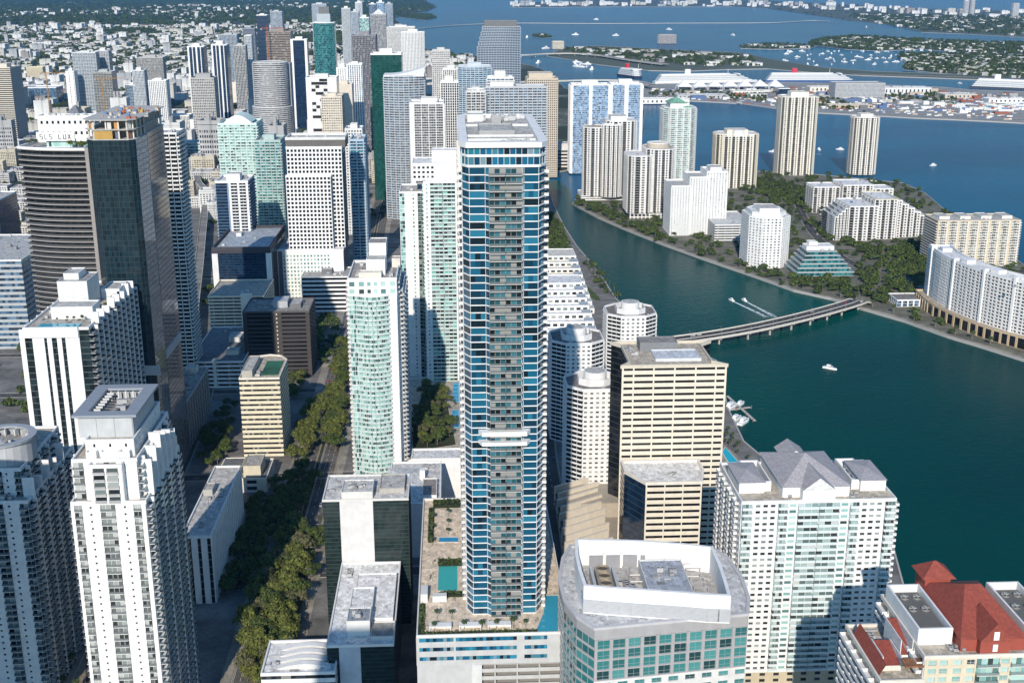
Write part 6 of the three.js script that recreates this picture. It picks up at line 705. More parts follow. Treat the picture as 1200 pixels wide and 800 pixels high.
{ const [B, r] = begin('office_block', 'low teal glass office stepping down in terraces with white rooftop', 'office block', 'k13'); for (let i = 0; i < 6; i++) B.vol(rect(r.x0 + i * 3.2, r.x1 - i * 3.2, r.z - i * 3, r.zn), 2 + i * 4, 6 + i * 4, st([['G', 4, { np: 2 }]], { fh: 4, glass: PAL.teal.slice(0, 4), slab: [.35, .4, .4], sp: .5 }), { core: C.dgrey, roof: [.3, .35, .35], par: .6, parc: C.steel }); B.pent(r.x0 + 17, r.x1 - 17, 26, 30, r.zn + 6, r.z - 22, C.white, C.white).pent(r.x0 + 22, r.x0 + 32, 26, 33, r.zn + 4, r.zn + 14, C.white, C.white).units(r.x0 + 18, r.x1 - 18, r.z - 18, r.z - 22, 26, 4, 1, false).end(); }
simple('klow', 'low_building', 'grey low pavilion beside the road bridge ramp', 'building', [st([['G', 4, { np: 2 }], ['W', 1.5]], { fh: 4, glass: PAL.steel, wall: C.white })], { roof: [.24, .22, .21], core: C.grey });
garage('kpark', 'white ramped parking deck beside the island condominiums', C.white, { roof: [.66, .65, .62], units: 4 });
{ // curved white hotel
  const base = PT.mandarin, n = base.length, p = smooth(base, 3), c = mid(p), B = new Build('hotel', 'white fan-shaped curved hotel with rows of dark balconies above a tan base', 'hotel', c[0], 2, c[1]), h = 58;
  const back = along(p, -20).reverse(), fr = along(p, 2), pts = ccw([...p, ...back]); const b = bounds(pts); claim(b[0], b[1], b[2], b[3]);
  const s = st([['W', .8], ['w', 3.6, { m: .1, h: .55, glass: PAL.black }], ['w', 3.6, { m: .1, h: .55, glass: PAL.black }]], { fh: 3.1, wall: C.white, proud: .9 });
  B.vol(pts, 12, h, pts.map((q, i) => { const f = frame(q, pts[(i + 1) % pts.length]); return f.nz > 0 || f.nx < -.3 ? s : st('W4'); }), { core: C.white, roof: C.roofw, par: 2, part: .8 });
  const bp = ccw([...along(p, 9), ...back]); B.vol(bp, 2, 12, st([['G', 7, { np: 3, glass: PAL.black }], ['W', 2.2, { wall: [.55, .42, .26], proud: .8 }]], { fh: 10, wall: [.55, .42, .26], slab: [.5, .38, .24] }), { core: C.tan, roof: [.52, .42, .3], parc: [.55, .43, .28], par: 1.6 });
  p.forEach((q, i) => { if (i % 4 === 1 && i < p.length - 2) { const f = frame(p[i], p[i + 1]); B.one('stair_fin', M.wall, A => A.fbox(f, 0, 2.4, 12, h + 4, -3, 2.2, C.white, 27)); B.one('roof_house', M.wall, A => A.fbox(f, 1, 11, h, h + 3.5, -15, -6, C.white, 27)); } }); B.units(b[0] + 10, b[1] - 40, b[3] - 22, b[3] - 26, h, 2, 1, false).end();
}
// ---------------------------------------------------------------- downtown and the far towers
const hb = (wall, glass, o = {}) => st([['R', 7, { h: o.rh ?? .5, np: 2 }]], { fh: 3.6, wall, glass, ...o });
const vb = (wall, glass, a = 1.2, b = 2.4, o = {}) => st([['W', a], ['G', b]], { fh: 3.6, wall, glass, slab: wall, sp: .7, proud: .5, ...o });
const gw = (glass, slab = C.steel, o = {}) => st([['G', 4, { np: 2 }]], { fh: 3.6, glass, slab, sp: .5, ...o });
const bb = (wall, glass, rail = wall, o = {}) => st([['B', 5, { np: 2 }], ['W', .8]], { fh: 3.2, wall, glass, railc: rail, slab: wall, bd: 1.5, ...o });
const gr2 = (wall, glass = PAL.black, o = {}) => st([['w', 3.4, { m: .22, h: .5 }]], { fh: 3.6, wall, glass, proud: .5, ...o });
const far = [
  ['gov', 'office_tower', 'beige banded tower with blank grey concrete flank', [hb([.62, .57, .48], PAL.black), st('W6', { wall: [.33, .33, .33] })], [.6, .56, .5]],
  ['mint', 'condo_tower', 'mint green balcony tower with white arched crown', bb([.62, .74, .7], PAL.aqua), C.mint, (B, r) => { B.one('arched_crown', M.wall, A => { for (let i = 0; i < 10; i++) { const t0 = i / 10, t1 = (i + 1) / 10, X = t => r.x0 + 6 + t * (r.w - 12), Y = t => r.h + 2 + 8 * Math.sin(t * 3.14), z0 = r.z - 4, z1 = r.zn + 4; A.quad([X(t0), Y(t0), z0], [X(t1), Y(t1), z0], [X(t1), Y(t1), z1], [X(t0), Y(t0), z1], [.6, .72, .68]); A.quad([X(t0), r.h, z0], [X(t1), r.h, z0], [X(t1), Y(t1), z0], [X(t0), Y(t0), z0], C.white); } }); }],
  ['mint2', 'condo_tower', 'grey green balcony tower beside the white grid tower', bb([.4, .5, .47], PAL.teal, [.5, .6, .57]), [.4, .5, .48]],
  ['whnavy', 'condo_tower', 'navy and white striped condominium behind the navy glass box', [st([['G', 7, { np: 3, glass: PAL.navy }], ['W', 1, { wall: [.2, .28, .4] }], ['W', 1.2], ['B', 4, { np: 2 }], ['W', 1.2], ['B', 4, { np: 2 }], ['W', 1.4]], { rep: 1, fh: 3.1, glass: PAL.black, slab: [.15, .22, .32] }), bb([.3, .38, .48], PAL.navy)], C.white],
  ['intercon', 'hotel_tower', 'tan stone hotel tower with square window grid near the river mouth', gr2([.56, .48, .38], PAL.black), [.56, .48, .38], (B, r) => B.pent(r.x0 + 3, r.x1 - 8, r.h, r.h + 9, r.zn + 6, r.z - 10, [.56, .48, .38])],
  ['omA', 'condo_tower', 'white framed light blue tower with wavy glass front, roof fins', [st([['W', 3, { proud: 2 }], ['G', 5, { np: 2 }], ['B', 6, { np: 2 }], ['G', 5, { np: 2 }], ['B', 6, { np: 2 }], ['G', 5, { np: 2 }], ['W', 3, { proud: 2 }]], { rep: 2, fh: 3.1, glass: PAL.lblue, railc: [.4, .5, .62], slab: [.5, .58, .68], sp: .5 })], C.white],
  ['omB', 'condo_tower', 'second white framed light blue tower, set against the open bay', [st([['W', 4, { proud: 2 }], ['G', 5, { np: 2 }], ['B', 6, { np: 2 }], ['G', 5, { np: 2 }], ['B', 6, { np: 2 }], ['W', 4, { proud: 2 }]], { rep: 2, fh: 3.1, glass: PAL.lblue, railc: [.4, .5, .62], slab: [.5, .58, .68], sp: .5 })], C.white],
  ['ompod', 'low_building', 'low white stepped podium on the river mouth quay', hb([.7, .68, .63], PAL.dark, { fh: 6 }), C.white, (B, r) => B.pent(r.x0 + 6, r.x1 - 26, r.h, r.h + 10, r.zn + 5, r.z - 8, C.offw).units(r.x0 + 4, r.x1 - 4, r.z - 3, r.zn + 3, r.h, 8, 2, false)],
  ['credit', 'low_building', 'cream low-rise slab with square windows in the far district', gr2([.66, .58, .42]), C.cream],
  ['bluebox', 'office_block', 'low blue glass block with broad white roof', gw(PAL.steel, [.2, .26, .33]), C.white],
  ['paleA', 'condo_tower', 'pale grey twin-shaft balcony tower beyond the pyramid-capped building', bb([.58, .6, .6], PAL.steel), C.offw],
  ['paleB', 'condo_tower', 'pale grey narrow tower joined behind the twin-shaft one', bb([.6, .6, .6], PAL.steel), C.offw],
  ['slim', 'condo_tower', 'slim plain white tower with few windows', [st([['W', 5], ['w', 3, { m: .25 }]], { fh: 3.4 })], C.white],
  ['greyb', 'condo_tower', 'grey checkered balcony tower with white roof rim', [bb([.38, .39, .38], PAL.dark), gw(PAL.steel, [.2, .24, .3])], C.white],
  ['slab', 'condo_tower', 'broad grey slab tower with fine vertical ribs', vb([.42, .42, .41], PAL.dark, 1, 1.6), C.grey],
  ['bwhite', 'condo_tower', 'short blue and white tower at the foot of the grey slab', [vb(C.offw, PAL.steel, 1, 2)], C.offw],
  ['whiteC', 'condo_tower', 'white tower with dark vertical window slots', [vb(C.white, PAL.dark, 2, 1.5)], C.white],
  ['rotunda', 'arena', 'low round white-roofed arena hall', [gw(PAL.steel, C.offw)], C.white],
  ['strA', 'office_tower', 'dark blue tower striped by broad white piers, one of a pair', [st([['W', 3, { proud: 1 }], ['G', 5, { np: 2 }], ['W', 1.5], ['G', 5, { np: 2 }]], { fh: 3.6, glass: PAL.navy, slab: [.08, .12, .2], sp: .5 }), gw(PAL.navy, [.05, .08, .14])], C.grey],
  ['strB', 'office_tower', 'taller dark blue tower striped by broad white piers behind the courthouse', [st([['W', 3, { proud: 1 }], ['G', 5, { np: 2 }], ['W', 1.5], ['G', 5, { np: 2 }]], { fh: 3.6, glass: PAL.navy, slab: [.08, .12, .2], sp: .5 }), gw(PAL.navy, [.05, .08, .14])], C.grey],
  ['court', 'office_block', 'plain grey stone block with stepped top between the striped towers', [gr2([.42, .41, .39], PAL.dark, { fh: 5 })], C.grey, (B, r) => B.pent(r.x0 + 8, r.x1 - 8, r.h, r.h + 8, r.zn + 8, r.z - 8, C.grey)],
  ['gA', 'office_tower', 'grey ribbed tower with flat top in the far cluster', vb([.46, .47, .47], PAL.dark), C.offw],
  ['gB', 'office_tower', 'thin white tower edge in the far cluster', vb(C.offw, PAL.steel), C.offw],
  ['gC', 'office_tower', 'hazy grey slab standing beyond the striped towers', vb([.4, .42, .44], PAL.steel), C.grey],
  ['gD', 'office_tower', 'hazy dark tower beyond the curved grey tower', hb([.25, .28, .33], PAL.navy), C.grey],
  ['tealwin', 'low_building', 'white block with one large teal window panel', [st([['W', 6], ['G', 10, { np: 3, glass: PAL.teal }], ['W', 6]], { rep: 1, fh: 4, proud: .8, wall: C.pale })], C.pale],
  ['lowA', 'low_building', 'white low block with tall dark window slots by the river park', [vb(C.white, PAL.dark, 1.6, 1.4, { fh: 9 })], C.white],
  ['lowB', 'low_building', 'plain white windowless low block by the river park', [st('W5')], C.white],
  ['lowC', 'low_building', 'white low block with grey window grid beside the windowless one', [gr2(C.offw, PAL.dark, { fh: 4.5 })], C.white],
  ['lowteal', 'low_building', 'wide low hall with turquoise roof drum', [hb(C.offw, PAL.teal, { fh: 6 })], [.3, .55, .55]],
  ['brick', 'low_building', 'long low brick-red roofed market hall', [hb([.4, .22, .14], PAL.dark, { fh: 6 })], [.35, .14, .09]],
  ['brn', 'condo_tower', 'brownish grey concrete tower shell under construction with crane', [hb([.3, .25, .22], PAL.dark)], [.35, .3, .27]],
  ['navyfr', 'office_tower', 'navy glass tower inside white side frames', [st([['W', 3], ['G', 14, { np: 5 }], ['W', 3]], { rep: 1, fh: 3.6, glass: PAL.navy, slab: [.04, .06, .12], sp: .3 })], C.white],
  ['greentop', 'office_tower', 'teal green glass tower with bowed front and grey roof box', [gw(PAL.teal.slice(0, 4), [.1, .25, .25])], C.grey, (B, r) => B.pent(r.x0 + 8, r.x1 - 8, r.h, r.h + 18, r.zn + 8, r.z - 8, [.4, .45, .48]).pent(r.x0 + 12, r.x1 - 10, r.h + 18, r.h + 32, r.zn + 12, r.z - 12, C.dgrey)],
  ['checker', 'condo_tower', 'white framed tower with black and white checker windows', [st([['W', 4, { proud: 1 }], ['G', 3, { glass: [[.7, .7, .68], [.03, .03, .03]] }], ['G', 3, { glass: [[.03, .03, .03], [.7, .7, .68]] }], ['G', 3, { glass: [[.7, .7, .68], [.02, .02, .03], [.02, .02, .02]] }], ['G', 3, { glass: [[.03, .03, .03], [.6, .6, .58]] }], ['G', 3, { glass: [[.65, .65, .63], [.02, .02, .03]] }], ['W', 4, { proud: 1 }]], { rep: 1, fh: 5.2, slab: C.offw, sp: .7 }), gw(PAL.navy, [.05, .08, .14])], [.6, .6, .58]],
  ['wA', 'condo_tower', 'white tower with dark balcony columns behind the checkered one', [vb(C.white, PAL.steel, 2, 2)], C.white],
  ['wB', 'condo_tower', 'white narrow tower beside the dark-columned one', [vb(C.white, PAL.dark, 3, 1)], C.white],
  ['seast', 'office_tower', 'dark grey granite tower with sawtooth corners and white roof rim', vb([.22, .22, .24], PAL.dark, 1.2, 1.6), C.offw],
  ['wgreen', 'glass_tower', 'emerald green glass tower with flat roof', [gw(PAL.green, [.008, .06, .05], { sp: .3 }), gw(PAL.green, [.01, .07, .07])], [.05, .12, .1]],
  ['curvw', 'condo_tower', 'blue grey balcony tower with swooping white crown', bb([.46, .49, .51], PAL.steel, [.54, .57, .59]), C.white, (B, r) => { B.one('swooping_crown', M.wall, A => { for (let i = 0; i < 8; i++) { const X = t => r.x0 + t * r.w, Y = t => r.h + 2 + 10 * t * t, t0 = i / 8, t1 = (i + 1) / 8; A.quad([X(t0), Y(t0), r.z - 2], [X(t1), Y(t1), r.z - 2], [X(t1), Y(t1), r.zn + 4], [X(t0), Y(t0), r.zn + 4], C.white); A.quad([X(t0), r.h, r.z - 2], [X(t1), r.h, r.z - 2], [X(t1), Y(t1), r.z - 2], [X(t0), Y(t0), r.z - 2], C.offw); } }); }],
  ['gridw', 'condo_tower', 'white framed residential tower of grey balcony cells', [st([['W', 4, { proud: 1 }], ['B', 6, { np: 3 }], ['W', .6], ['B', 6, { np: 3 }], ['W', .6], ['B', 6, { np: 3 }], ['W', .6], ['B', 6, { np: 3 }], ['W', 1]], { rep: 1, fh: 3.1, glass: PAL.dark, railc: [.5, .5, .5] })], C.white, (B, r) => B.pent(r.x0 + 14, r.x1 - 8, r.h, r.h + 6, r.zn + 8, r.z - 12, C.white)],
  ['gwA', 'condo_tower', 'grey white gridded slab rising behind the cell-fronted tower', gr2([.55, .54, .52], PAL.dark), C.offw],
  ['bwB', 'condo_tower', 'black and white striped balcony tower beside the blue bowed one', [vb(C.white, PAL.black, 1, 2.4)], C.white],
  ['bwC', 'condo_tower', 'white tower with arched roof pavilion behind the striped one', [vb(C.offw, PAL.dark, 1.6, 1.6)], C.white],
  ['bluecurve', 'condo_tower', 'blue glass tower with bowed white balcony bands', [bb([.5, .56, .62], PAL.blue, [.5, .6, .7])], C.white],
  ['wavetop', 'glass_tower', 'dark blue tower with slanted layered balcony crown facing the bay', [bb([.4, .47, .55], PAL.navy, [.45, .52, .6])], C.dgrey, (B, r) => B.pent(r.x0 + 12, r.x1 - 6, r.h, r.h + 10, r.zn + 8, r.z - 8, C.dgrey)],
  ['icA', 'condo_tower', 'white gridded balcony wing behind the tall blue tower', [bb(C.offw, PAL.dark, [.5, .52, .53])], C.white],
  ['icB', 'condo_tower', 'wide grey balcony slab behind the tall blue tower roof', [bb([.45, .47, .49], PAL.steel, [.56, .58, .6])], C.white, (B, r) => B.pent(r.x0 + 6, r.x1 - 40, r.h, r.h + 6, r.zn + 6, r.z - 8, C.white)],
  ['icC', 'condo_tower', 'white gridded shaft rising above the wide grey balcony slab', [bb(C.offw, PAL.steel, C.offw)], C.white],
  ['nA', 'condo_tower', 'hazy pale tower in the bay-side cluster with flat roof', vb(C.offw, PAL.steel), C.offw], ['nB', 'condo_tower', 'hazy white high tower in the bay-side cluster', vb(C.white, PAL.steel), C.white], ['nC', 'condo_tower', 'hazy blue grey tower in the bay-side cluster', gw(PAL.steel), C.offw], ['nD', 'condo_tower', 'hazy light blue tower in the bay-side cluster', gw(PAL.lblue), C.offw], ['nE', 'condo_tower', 'hazy grey broad tower ending the bay-side cluster', vb([.4, .43, .48], PAL.steel), C.grey], ['nF', 'condo_tower', 'hazy silver tower before the bay-side cluster', vb([.5, .53, .56], PAL.steel), C.offw], ['nG', 'condo_tower', 'aqua glass sliver tower before the bay-side cluster', gw(PAL.aqua), C.mint], ['nH', 'condo_tower', 'grey tower with white pointed cap near the bay', vb([.45, .46, .48], PAL.dark), C.white, (B, r) => B.one('pointed_cap', M.roof, A => hip(A, r.x0 + 4, r.x1 - 4, r.z - 4, r.zn + 4, r.h + .4, 14, C.white))], ['nI', 'condo_block', 'broad white ribbed slab near the bay park', vb(C.offw, PAL.dark, 1.4, 1.2), C.white], ['nJ', 'condo_block', 'white curved-front slab before the ribbed one', vb(C.white, PAL.dark, 2, 1.2), C.white], ['nK', 'condo_tower', 'far hazy double tower beyond the teal glass one', vb([.5, .53, .56], PAL.steel), C.offw], ['nL', 'condo_tower', 'dark domed tower in the northern cluster', gw(PAL.navy, [.12, .16, .2]), C.dgrey], ['nM', 'condo_tower', 'grey blocky tower in the northern cluster', hb([.4, .42, .44], PAL.steel), C.grey],
  ['tanwhite', 'office_block', 'cream setback office block with plain sides', gr2([.66, .6, .5], PAL.dark), C.cream], ['whitelow', 'office_block', 'white and tan mid-rise at the foot of the emerald tower', gr2(C.offw, PAL.dark), C.roofg], ['behind', 'office_block', 'plain cream windowless slab among the white towers', st('W6', { wall: [.66, .6, .5] }), C.cream], ['bluemid', 'condo_tower', 'blue balcony tower flank beside the white grid tower', bb([.4, .5, .58], PAL.blue), C.steel],
  ['twrA', 'condo_tower', 'lone twin-slab tower on the causeway island', vb([.4, .38, .37], PAL.dark, 2, 2), C.grey], ['twrB', 'condo_block', 'lone cream block at the causeway bridge end', gr2([.6, .55, .45], PAL.dark, { fh: 6 }), C.cream],
  ['portslab', 'office_block', 'long grey office slab on the port island', gr2([.45, .46, .47], PAL.dark), C.grey], ['portblue', 'office_block', 'small dark blue glass office on the port island', gw(PAL.navy, [.06, .09, .14]), C.dgrey],
];
for (const [id, name, label, s, roof, more] of far) {
  const [B, r] = begin(name, label, name === 'arena' ? 'arena' : /low|block/.test(name) ? 'building' : 'tower', id), { x0, x1, z, h, zn } = r; const edge = Array.isArray(s) ? s[0].wall : s.wall;
  const bow = { greentop: 1, bluecurve: 1, wavetop: 1, nJ: 1, curvw: 1 }[id];
  let pts = rect(x0, x1, z, zn); if (id === 'rotunda') pts = ell(r.cx, r.cz, r.w / 2, r.d / 2, 20); if (bow) { pts = []; for (let i = 0; i <= 8; i++) pts.push([x0 + r.w * i / 8, z - 9 + 9 * Math.sin(Math.PI * i / 8)]); pts.push([x1, zn], [x0, zn]); }
  if (id === 'wavetop') { for (let k = 0; k < 5; k++) B.vol(pts.map(([x, zz]) => [x0 + (x - x0) * (1 - k * .03) + k * 2.4, zz]), k ? h - 46 + k * 9 : 2, h - 37 + k * 9, s[0], { core: C.dgrey, roof: k === 4 ? C.dgrey : null, parc: C.steel }); }
  else B.vol(pts, 2, h, s, { core: edge, roof, parc: edge, par: 2, part: .8 });
  if (r.w > 18 && !more && h > 60) B.pent(x0 + r.w * .28, x1 - r.w * .3, h, h + rr(4, 8), zn + r.d * .3, z - r.d * .3, edge);
  more?.(B, r); if (r.z > -2500) B.units(x0 + 3, x1 - 3, z - 3, zn + 3, h, 4, 1.4, false); B.end();
}
{ // round-fronted stepped tower
  const [B, r] = begin('office_tower', 'grey quarter-round tower of fine horizontal bands in three stepped tiers', 'tower', 'mtow'), s = hb([.5, .5, .5], PAL.dark, { fh: 3.2, rh: .42 }), c = [r.cx, r.cz];
  const tier = (k, y0, y1) => { const p = ell(c[0], c[1], r.w / 2 * k, r.w / 2 * k, 26); B.vol(p, y0, y1, s, { core: C.grey, roof: C.roofg, parc: C.offw, part: 2 }); }; tier(1.32, 2, 62); tier(1.16, 62, 112); tier(1, 112, r.h); B.box('wall', r.x0 - 3, r.x1 + 3, 2, r.h - 2, r.zn - 12, r.cz - 8, C.grey, C.roofg); B.end(); }
{ const [B, r] = begin('office_block', 'white building with grey pyramid roof behind the dark curved tower', 'building', 'pyr'); B.vol(rect(r.x0, r.x1, r.z, r.zn), 2, r.h, vb(C.offw, PAL.dark, 1.4, 1), { core: C.offw, roof: C.roofg }); B.one('pyramid_roof', M.roof, A => hip(A, r.x0 + 1, r.x1 - 1, r.z - 1, r.zn + 1, r.h + .5, 14, [.22, .23, .25])); B.vol(rect(r.x0 - 30, r.x0, r.z - 4, r.zn), 2, r.h - 16, gr2(C.pale, PAL.dark), { core: C.pale }); B.end(); }
function crane(x, z, h, col, label) { const B = new Build('tower_crane', label, 'crane', x, 2, z); B.one('mast', M.wall, A => { for (const [a, b] of [[-1, -1], [1, -1], [1, 1], [-1, 1]]) A.box(x + a - .2, x + a + .2, 2, h, z + b - .2, z + b + .2, col, 27); for (let y = 4; y < h; y += 4) { A.tube([x - 1, y, z + 1], [x + 1, y + 4, z + 1], .15, .15, col, 4); A.tube([x + 1, y, z - 1], [x - 1, y + 4, z - 1], .15, .15, col, 4); } }); B.one('jib', M.wall, A => { A.tube([x - 12, h + 1, z + 3], [x + 40, h + 1, z - 12], .5, .3, col, 4); A.tube([x - 12, h + 3, z + 3], [x + 40, h + 2, z - 12], .3, .2, col, 4); A.tube([x, h, z], [x, h + 9, z], .5, .2, col, 4); A.tube([x, h + 9, z], [x + 30, h + 2, z - 9], .12, .12, col, 4); }); B.one('counterweight', M.wall, A => A.box(x - 13, x - 10, h - 2, h + 1, z + 2, z + 5, C.grey, 31)); B.end(); }
crane(-880, -2700, 118, [.5, .25, .05], 'orange tower crane beside the low blue glass block'); crane(-700, -2480, 122, [.5, .25, .05], 'orange tower crane beside the grey checkered balcony tower'); crane(-395, -2680, 212, [.45, .12, .05], 'red tower crane beside the brown tower shell');
// ---------------------------------------------------------------- low-rise districts, far shore buildings
const lowProtos = []; for (let k = 0; k < 6; k++) { const A = new Acc(), wall = [C.white, C.offw, C.pale, C.cream, C.white, [.5, .5, .5]][k], rows = k > 2 ? 9 : 4; A.box(-.5, .5, 0, 1, -.5, .5, wall, 25); A.poly(rect(-.5, .5, .5, -.5), 1, [.62, .6, .57]); A.ring(rect(-.5, .5, .5, -.5), .04, .99, 1.08, wall); for (let i = 0; i < 3; i++) { const x = rr(-.35, .3), z = rr(-.35, .3); A.box(x, x + .12, 1, 1.2, z, z + .14, [.45, .45, .45], 27); } const g = A.geo(); const Wn = new Acc(); for (const f of [frame([-.5, .5], [.5, .5]), frame([.5, .5], [.5, -.5]), frame([-.5, -.5], [-.5, .5])]) for (let r = 0; r < rows; r++) for (let i = 0; i < 9; i++) Wn.fbox(f, .04 + i * .105, .1 + i * .105, (.4 + r * .9) / rows, (.85 + r * .9) / rows, 0, .01, pick(PAL.dark), 1); lowProtos.push([g, Wn.geo()]); }
const lows = [];
function lowField(x0, x1, z0, z1, n, hmin, hmax, wmin, wmax, test) { for (let i = 0, t = 0; i < n && t < n * 6; t++) { const z = z0 + (z1 - z0) * R(), k = z / z1, x = rr(x0, x1); if (test && !test(x, z)) continue; const w = rr(wmin, wmax), d = rr(wmin, wmax); if (!clear(x, z, w / 2 + 2)) continue; lows.push([x, z, w, d, rr(hmin, hmax) * (R() < .16 ? rr(1.6, 3.2) : 1), R()]); i++; } }
const mainC = ccw(mainPts), onMain = (x, z) => inside([x, z], mainC) && inside([x - 25, z], mainC) && inside([x + 25, z], mainC);
const fan = (x, z) => Math.abs(x + z * .05) < -z * .47 + 60 && onMain(x, z);
const avenueFree = (x, z) => z < -1450 || x < -235 || false;
lowField(-1300, 120, -1500, -2400, 230, 8, 34, 16, 42, (x, z) => fan(x, z) && !(Math.abs(x + 95 + (z + 1800) * .03) < 26)); lowField(-2000, 100, -2400, -4200, 760, 6, 22, 16, 46, fan); lowField(-4500, 100, -4200, -9000, 2300, 5, 14, 14, 50, (x, z) => fan(x, z) && fbm(x / 700 + 50, z / 900 + 50, 999, 3, 5) > .4); lowField(-12000, -100, -9000, -26000, 2600, 5, 14, 18, 60, (x, z) => fan(x, z) && fbm(x / 1500 + 50, z / 2600 + 50, 999, 3, 6) > .5);
const villa = (poly, n, h0, h1, w0, w1) => { const b = bounds(poly), p = ccw(poly); for (let i = 0, t = 0; i < n && t < n * 9; t++) { const x = rr(b[0], b[1]), z = rr(b[2], b[3]); if (!inside([x, z], p)) continue; lows.push([x, z, rr(w0, w1), rr(w0, w1), rr(h0, h1), R(), 1]); i++; } };
villa(G.iA, 260, 5, 10, 12, 30); villa(G.iB, 240, 5, 10, 12, 30); villa(G.iC, 16, 5, 9, 14, 26); villa(G.wT, 46, 5, 14, 20, 60);
const beachB = ccw([[...G.beach[0]], ...G.beach.slice(1)]); villa(G.bfront, 210, 12, 52, 26, 90); villa(G.bT, 170, 6, 14, 16, 40);
lows.sort((a, b) => b[1] - a[1]);
const nearLow = lows.filter(l => !l[6]).slice(0, 200), villaLow = lows.filter(l => l[6]).sort((a, b) => b[1] - a[1]).slice(0, 100), pickd = new Set([...nearLow, ...villaLow]);
const tints = [C.white, C.offw, C.pale, C.cream, [.5, .48, .45], [.6, .55, .5]];
for (const l of pickd) { const [x, z, w, d, h, q] = l, v = lowProtos[Math.floor(q * 3) + (h > 20 ? 3 : 0)], o = new THREE.Group(); o.name = numbered(l[6] ? 'villa' : 'low_building'); tag(o, l[6] ? 'small pale flat-roofed house among trees on the bay islands' : 'small pale flat-roofed low-rise building in the district beyond the towers', l[6] ? 'house' : 'building', l[6] ? 'island houses' : 'low-rise district buildings'); o.position.set(x, 2, z); o.scale.set(w, h, d); o.rotation.y = rr(-.04, .04); const a = shade(new THREE.Mesh(v[0], M.roof)); a.name = 'wall'; const b = new THREE.Mesh(v[1], M.glass); b.name = 'windows'; b.userData.kind = 'stuff'; o.add(a, b); scene.add(o); }
{ const rest = lows.filter(l => !pickd.has(l)), im = new THREE.InstancedMesh(lowProtos[0][0], M.roof, rest.length), m = new THREE.Matrix4(), q = new THREE.Quaternion(), up = new THREE.Vector3(0, 1, 0), c = new THREE.Color(); rest.forEach(([x, z, w, d, h, r], i) => { q.setFromAxisAngle(up, (r - .5) * .3); m.compose(new THREE.Vector3(x, 1.9, z), q, new THREE.Vector3(w, h, d)); im.setMatrixAt(i, m); const t = r < .55 ? [1, 1, 1] : r < .8 ? [.8, .78, .72] : r < .9 ? [.45, .42, .4] : [.6, .62, .66]; im.setColorAt(i, c.setRGB(...t)); }); im.name = 'far_low_rise_buildings'; tag(im, 'mass of tiny pale flat-roofed buildings spread to the horizon', 'buildings', null, 'stuff'); im.castShadow = im.receiveShadow = true; scene.add(im); }
// far beach towers
for (const [x, y, w, h, l] of [[1098, 18, 6, 60, 'pair'], [1105, 18, 5, 62, 'pair'], [1154, 21, 7, 55, 'one'], [1191, 21, 5, 40, 'two'], [945, 3, 6, 40, 'three']]) { const D = 310 / Math.tan(Math.atan(422 / 1400) + Math.atan((y - 400) / 1400)), X = (x - 527) / 1400 * D * 1.04; const B = new Build('condo_tower', { pair: 'one of two pale round-topped towers on the far beach', one: 'tall cream slab tower on the far beach', two: 'white beach tower standing apart at the far shore', three: 'far beach tower near the open bay inlet' }[l], 'tower', X, 2, -D, l === 'pair' ? 'far beach twin towers' : undefined); const W = w / 1400 * D, H = h * 2.2; B.vol(l === 'pair' ? ell(X, -D, W / 2, 30, 14) : rect(X - W / 2, X + W / 2, -D + 20, -D - 20), 2, H, vb([.6, .58, .55], PAL.steel, 2, 2, { fh: 6 }), { core: C.offw, roof: C.roofw }); if (l === 'pair') B.one('domed_cap', M.wall, A => A.prism(ell(X, -D, W / 3, 18, 12), H, H + 14, C.offw)); B.end(); }

// ---------------------------------------------------------------- cruise ships, boats
function ship(x, z, len, w, label, col, funnel, rot = 0) {
  const B = new Build('cruise_ship', label, 'ship', x, 0, z), hull = (y0, y1, k, c, sh = 0) => { const n = 10, pts = []; for (let i = 0; i <= n; i++) { const t = i / n; pts.push([x - len / 2 + t * len * k + sh, z + w / 2 * (t > .8 ? Math.sqrt(Math.max(0, 1 - Math.pow((t - .8) / .2, 2))) : 1)]); } const top2 = [...pts].reverse().map(([a, b]) => [a, 2 * z - b]); return [...pts, ...top2.slice(1)]; };
  const sh = turnAll(hull(0, 1, 1), x, z, rot); B.one('hull', M.paint, A => A.prism(sh, -1, 8, col)); 
  for (let i = 0; i < 7; i++) B.one('deck', M.wall, A => { const p = turnAll(hull(0, 1, .93 - i * .025, 0, 6 + i * 2), x, z, rot); A.prism(inset(p, .6 + (i % 2) * .8), 8 + i * 2.7, 8 + i * 2.7 + 2.3, i % 2 ? [.5, .53, .56] : C.white); });
  B.one('upper_deck', M.wall, A => A.prism(inset(turnAll(hull(0, 1, .7, 0, 18), x, z, rot), 4), 26.8, 30, C.white)); B.one('funnel', M.paint, A => { const cx = x - len * .18; A.prism(turnAll(chamfer(cx - 9, cx + 9, z + 6, z - 6, 3), x, z, rot), 30, 44, funnel); }); B.one('bridge', M.wall, A => { const cx = x + len * .3; A.prism(turnAll(rect(cx - 6, cx + 4, z + w / 2 + 2, z - w / 2 - 2), x, z, rot), 26.8, 29.4, C.white); }); B.one('radar_mast', M.metal, A => A.tube([x + len * .2, 30, z], [x + len * .2, 44, z], 1, .4, C.white)); B.end();
}
const turnAll = (p, cx, cz, a) => a ? turn(p, cx, cz, a) : p;
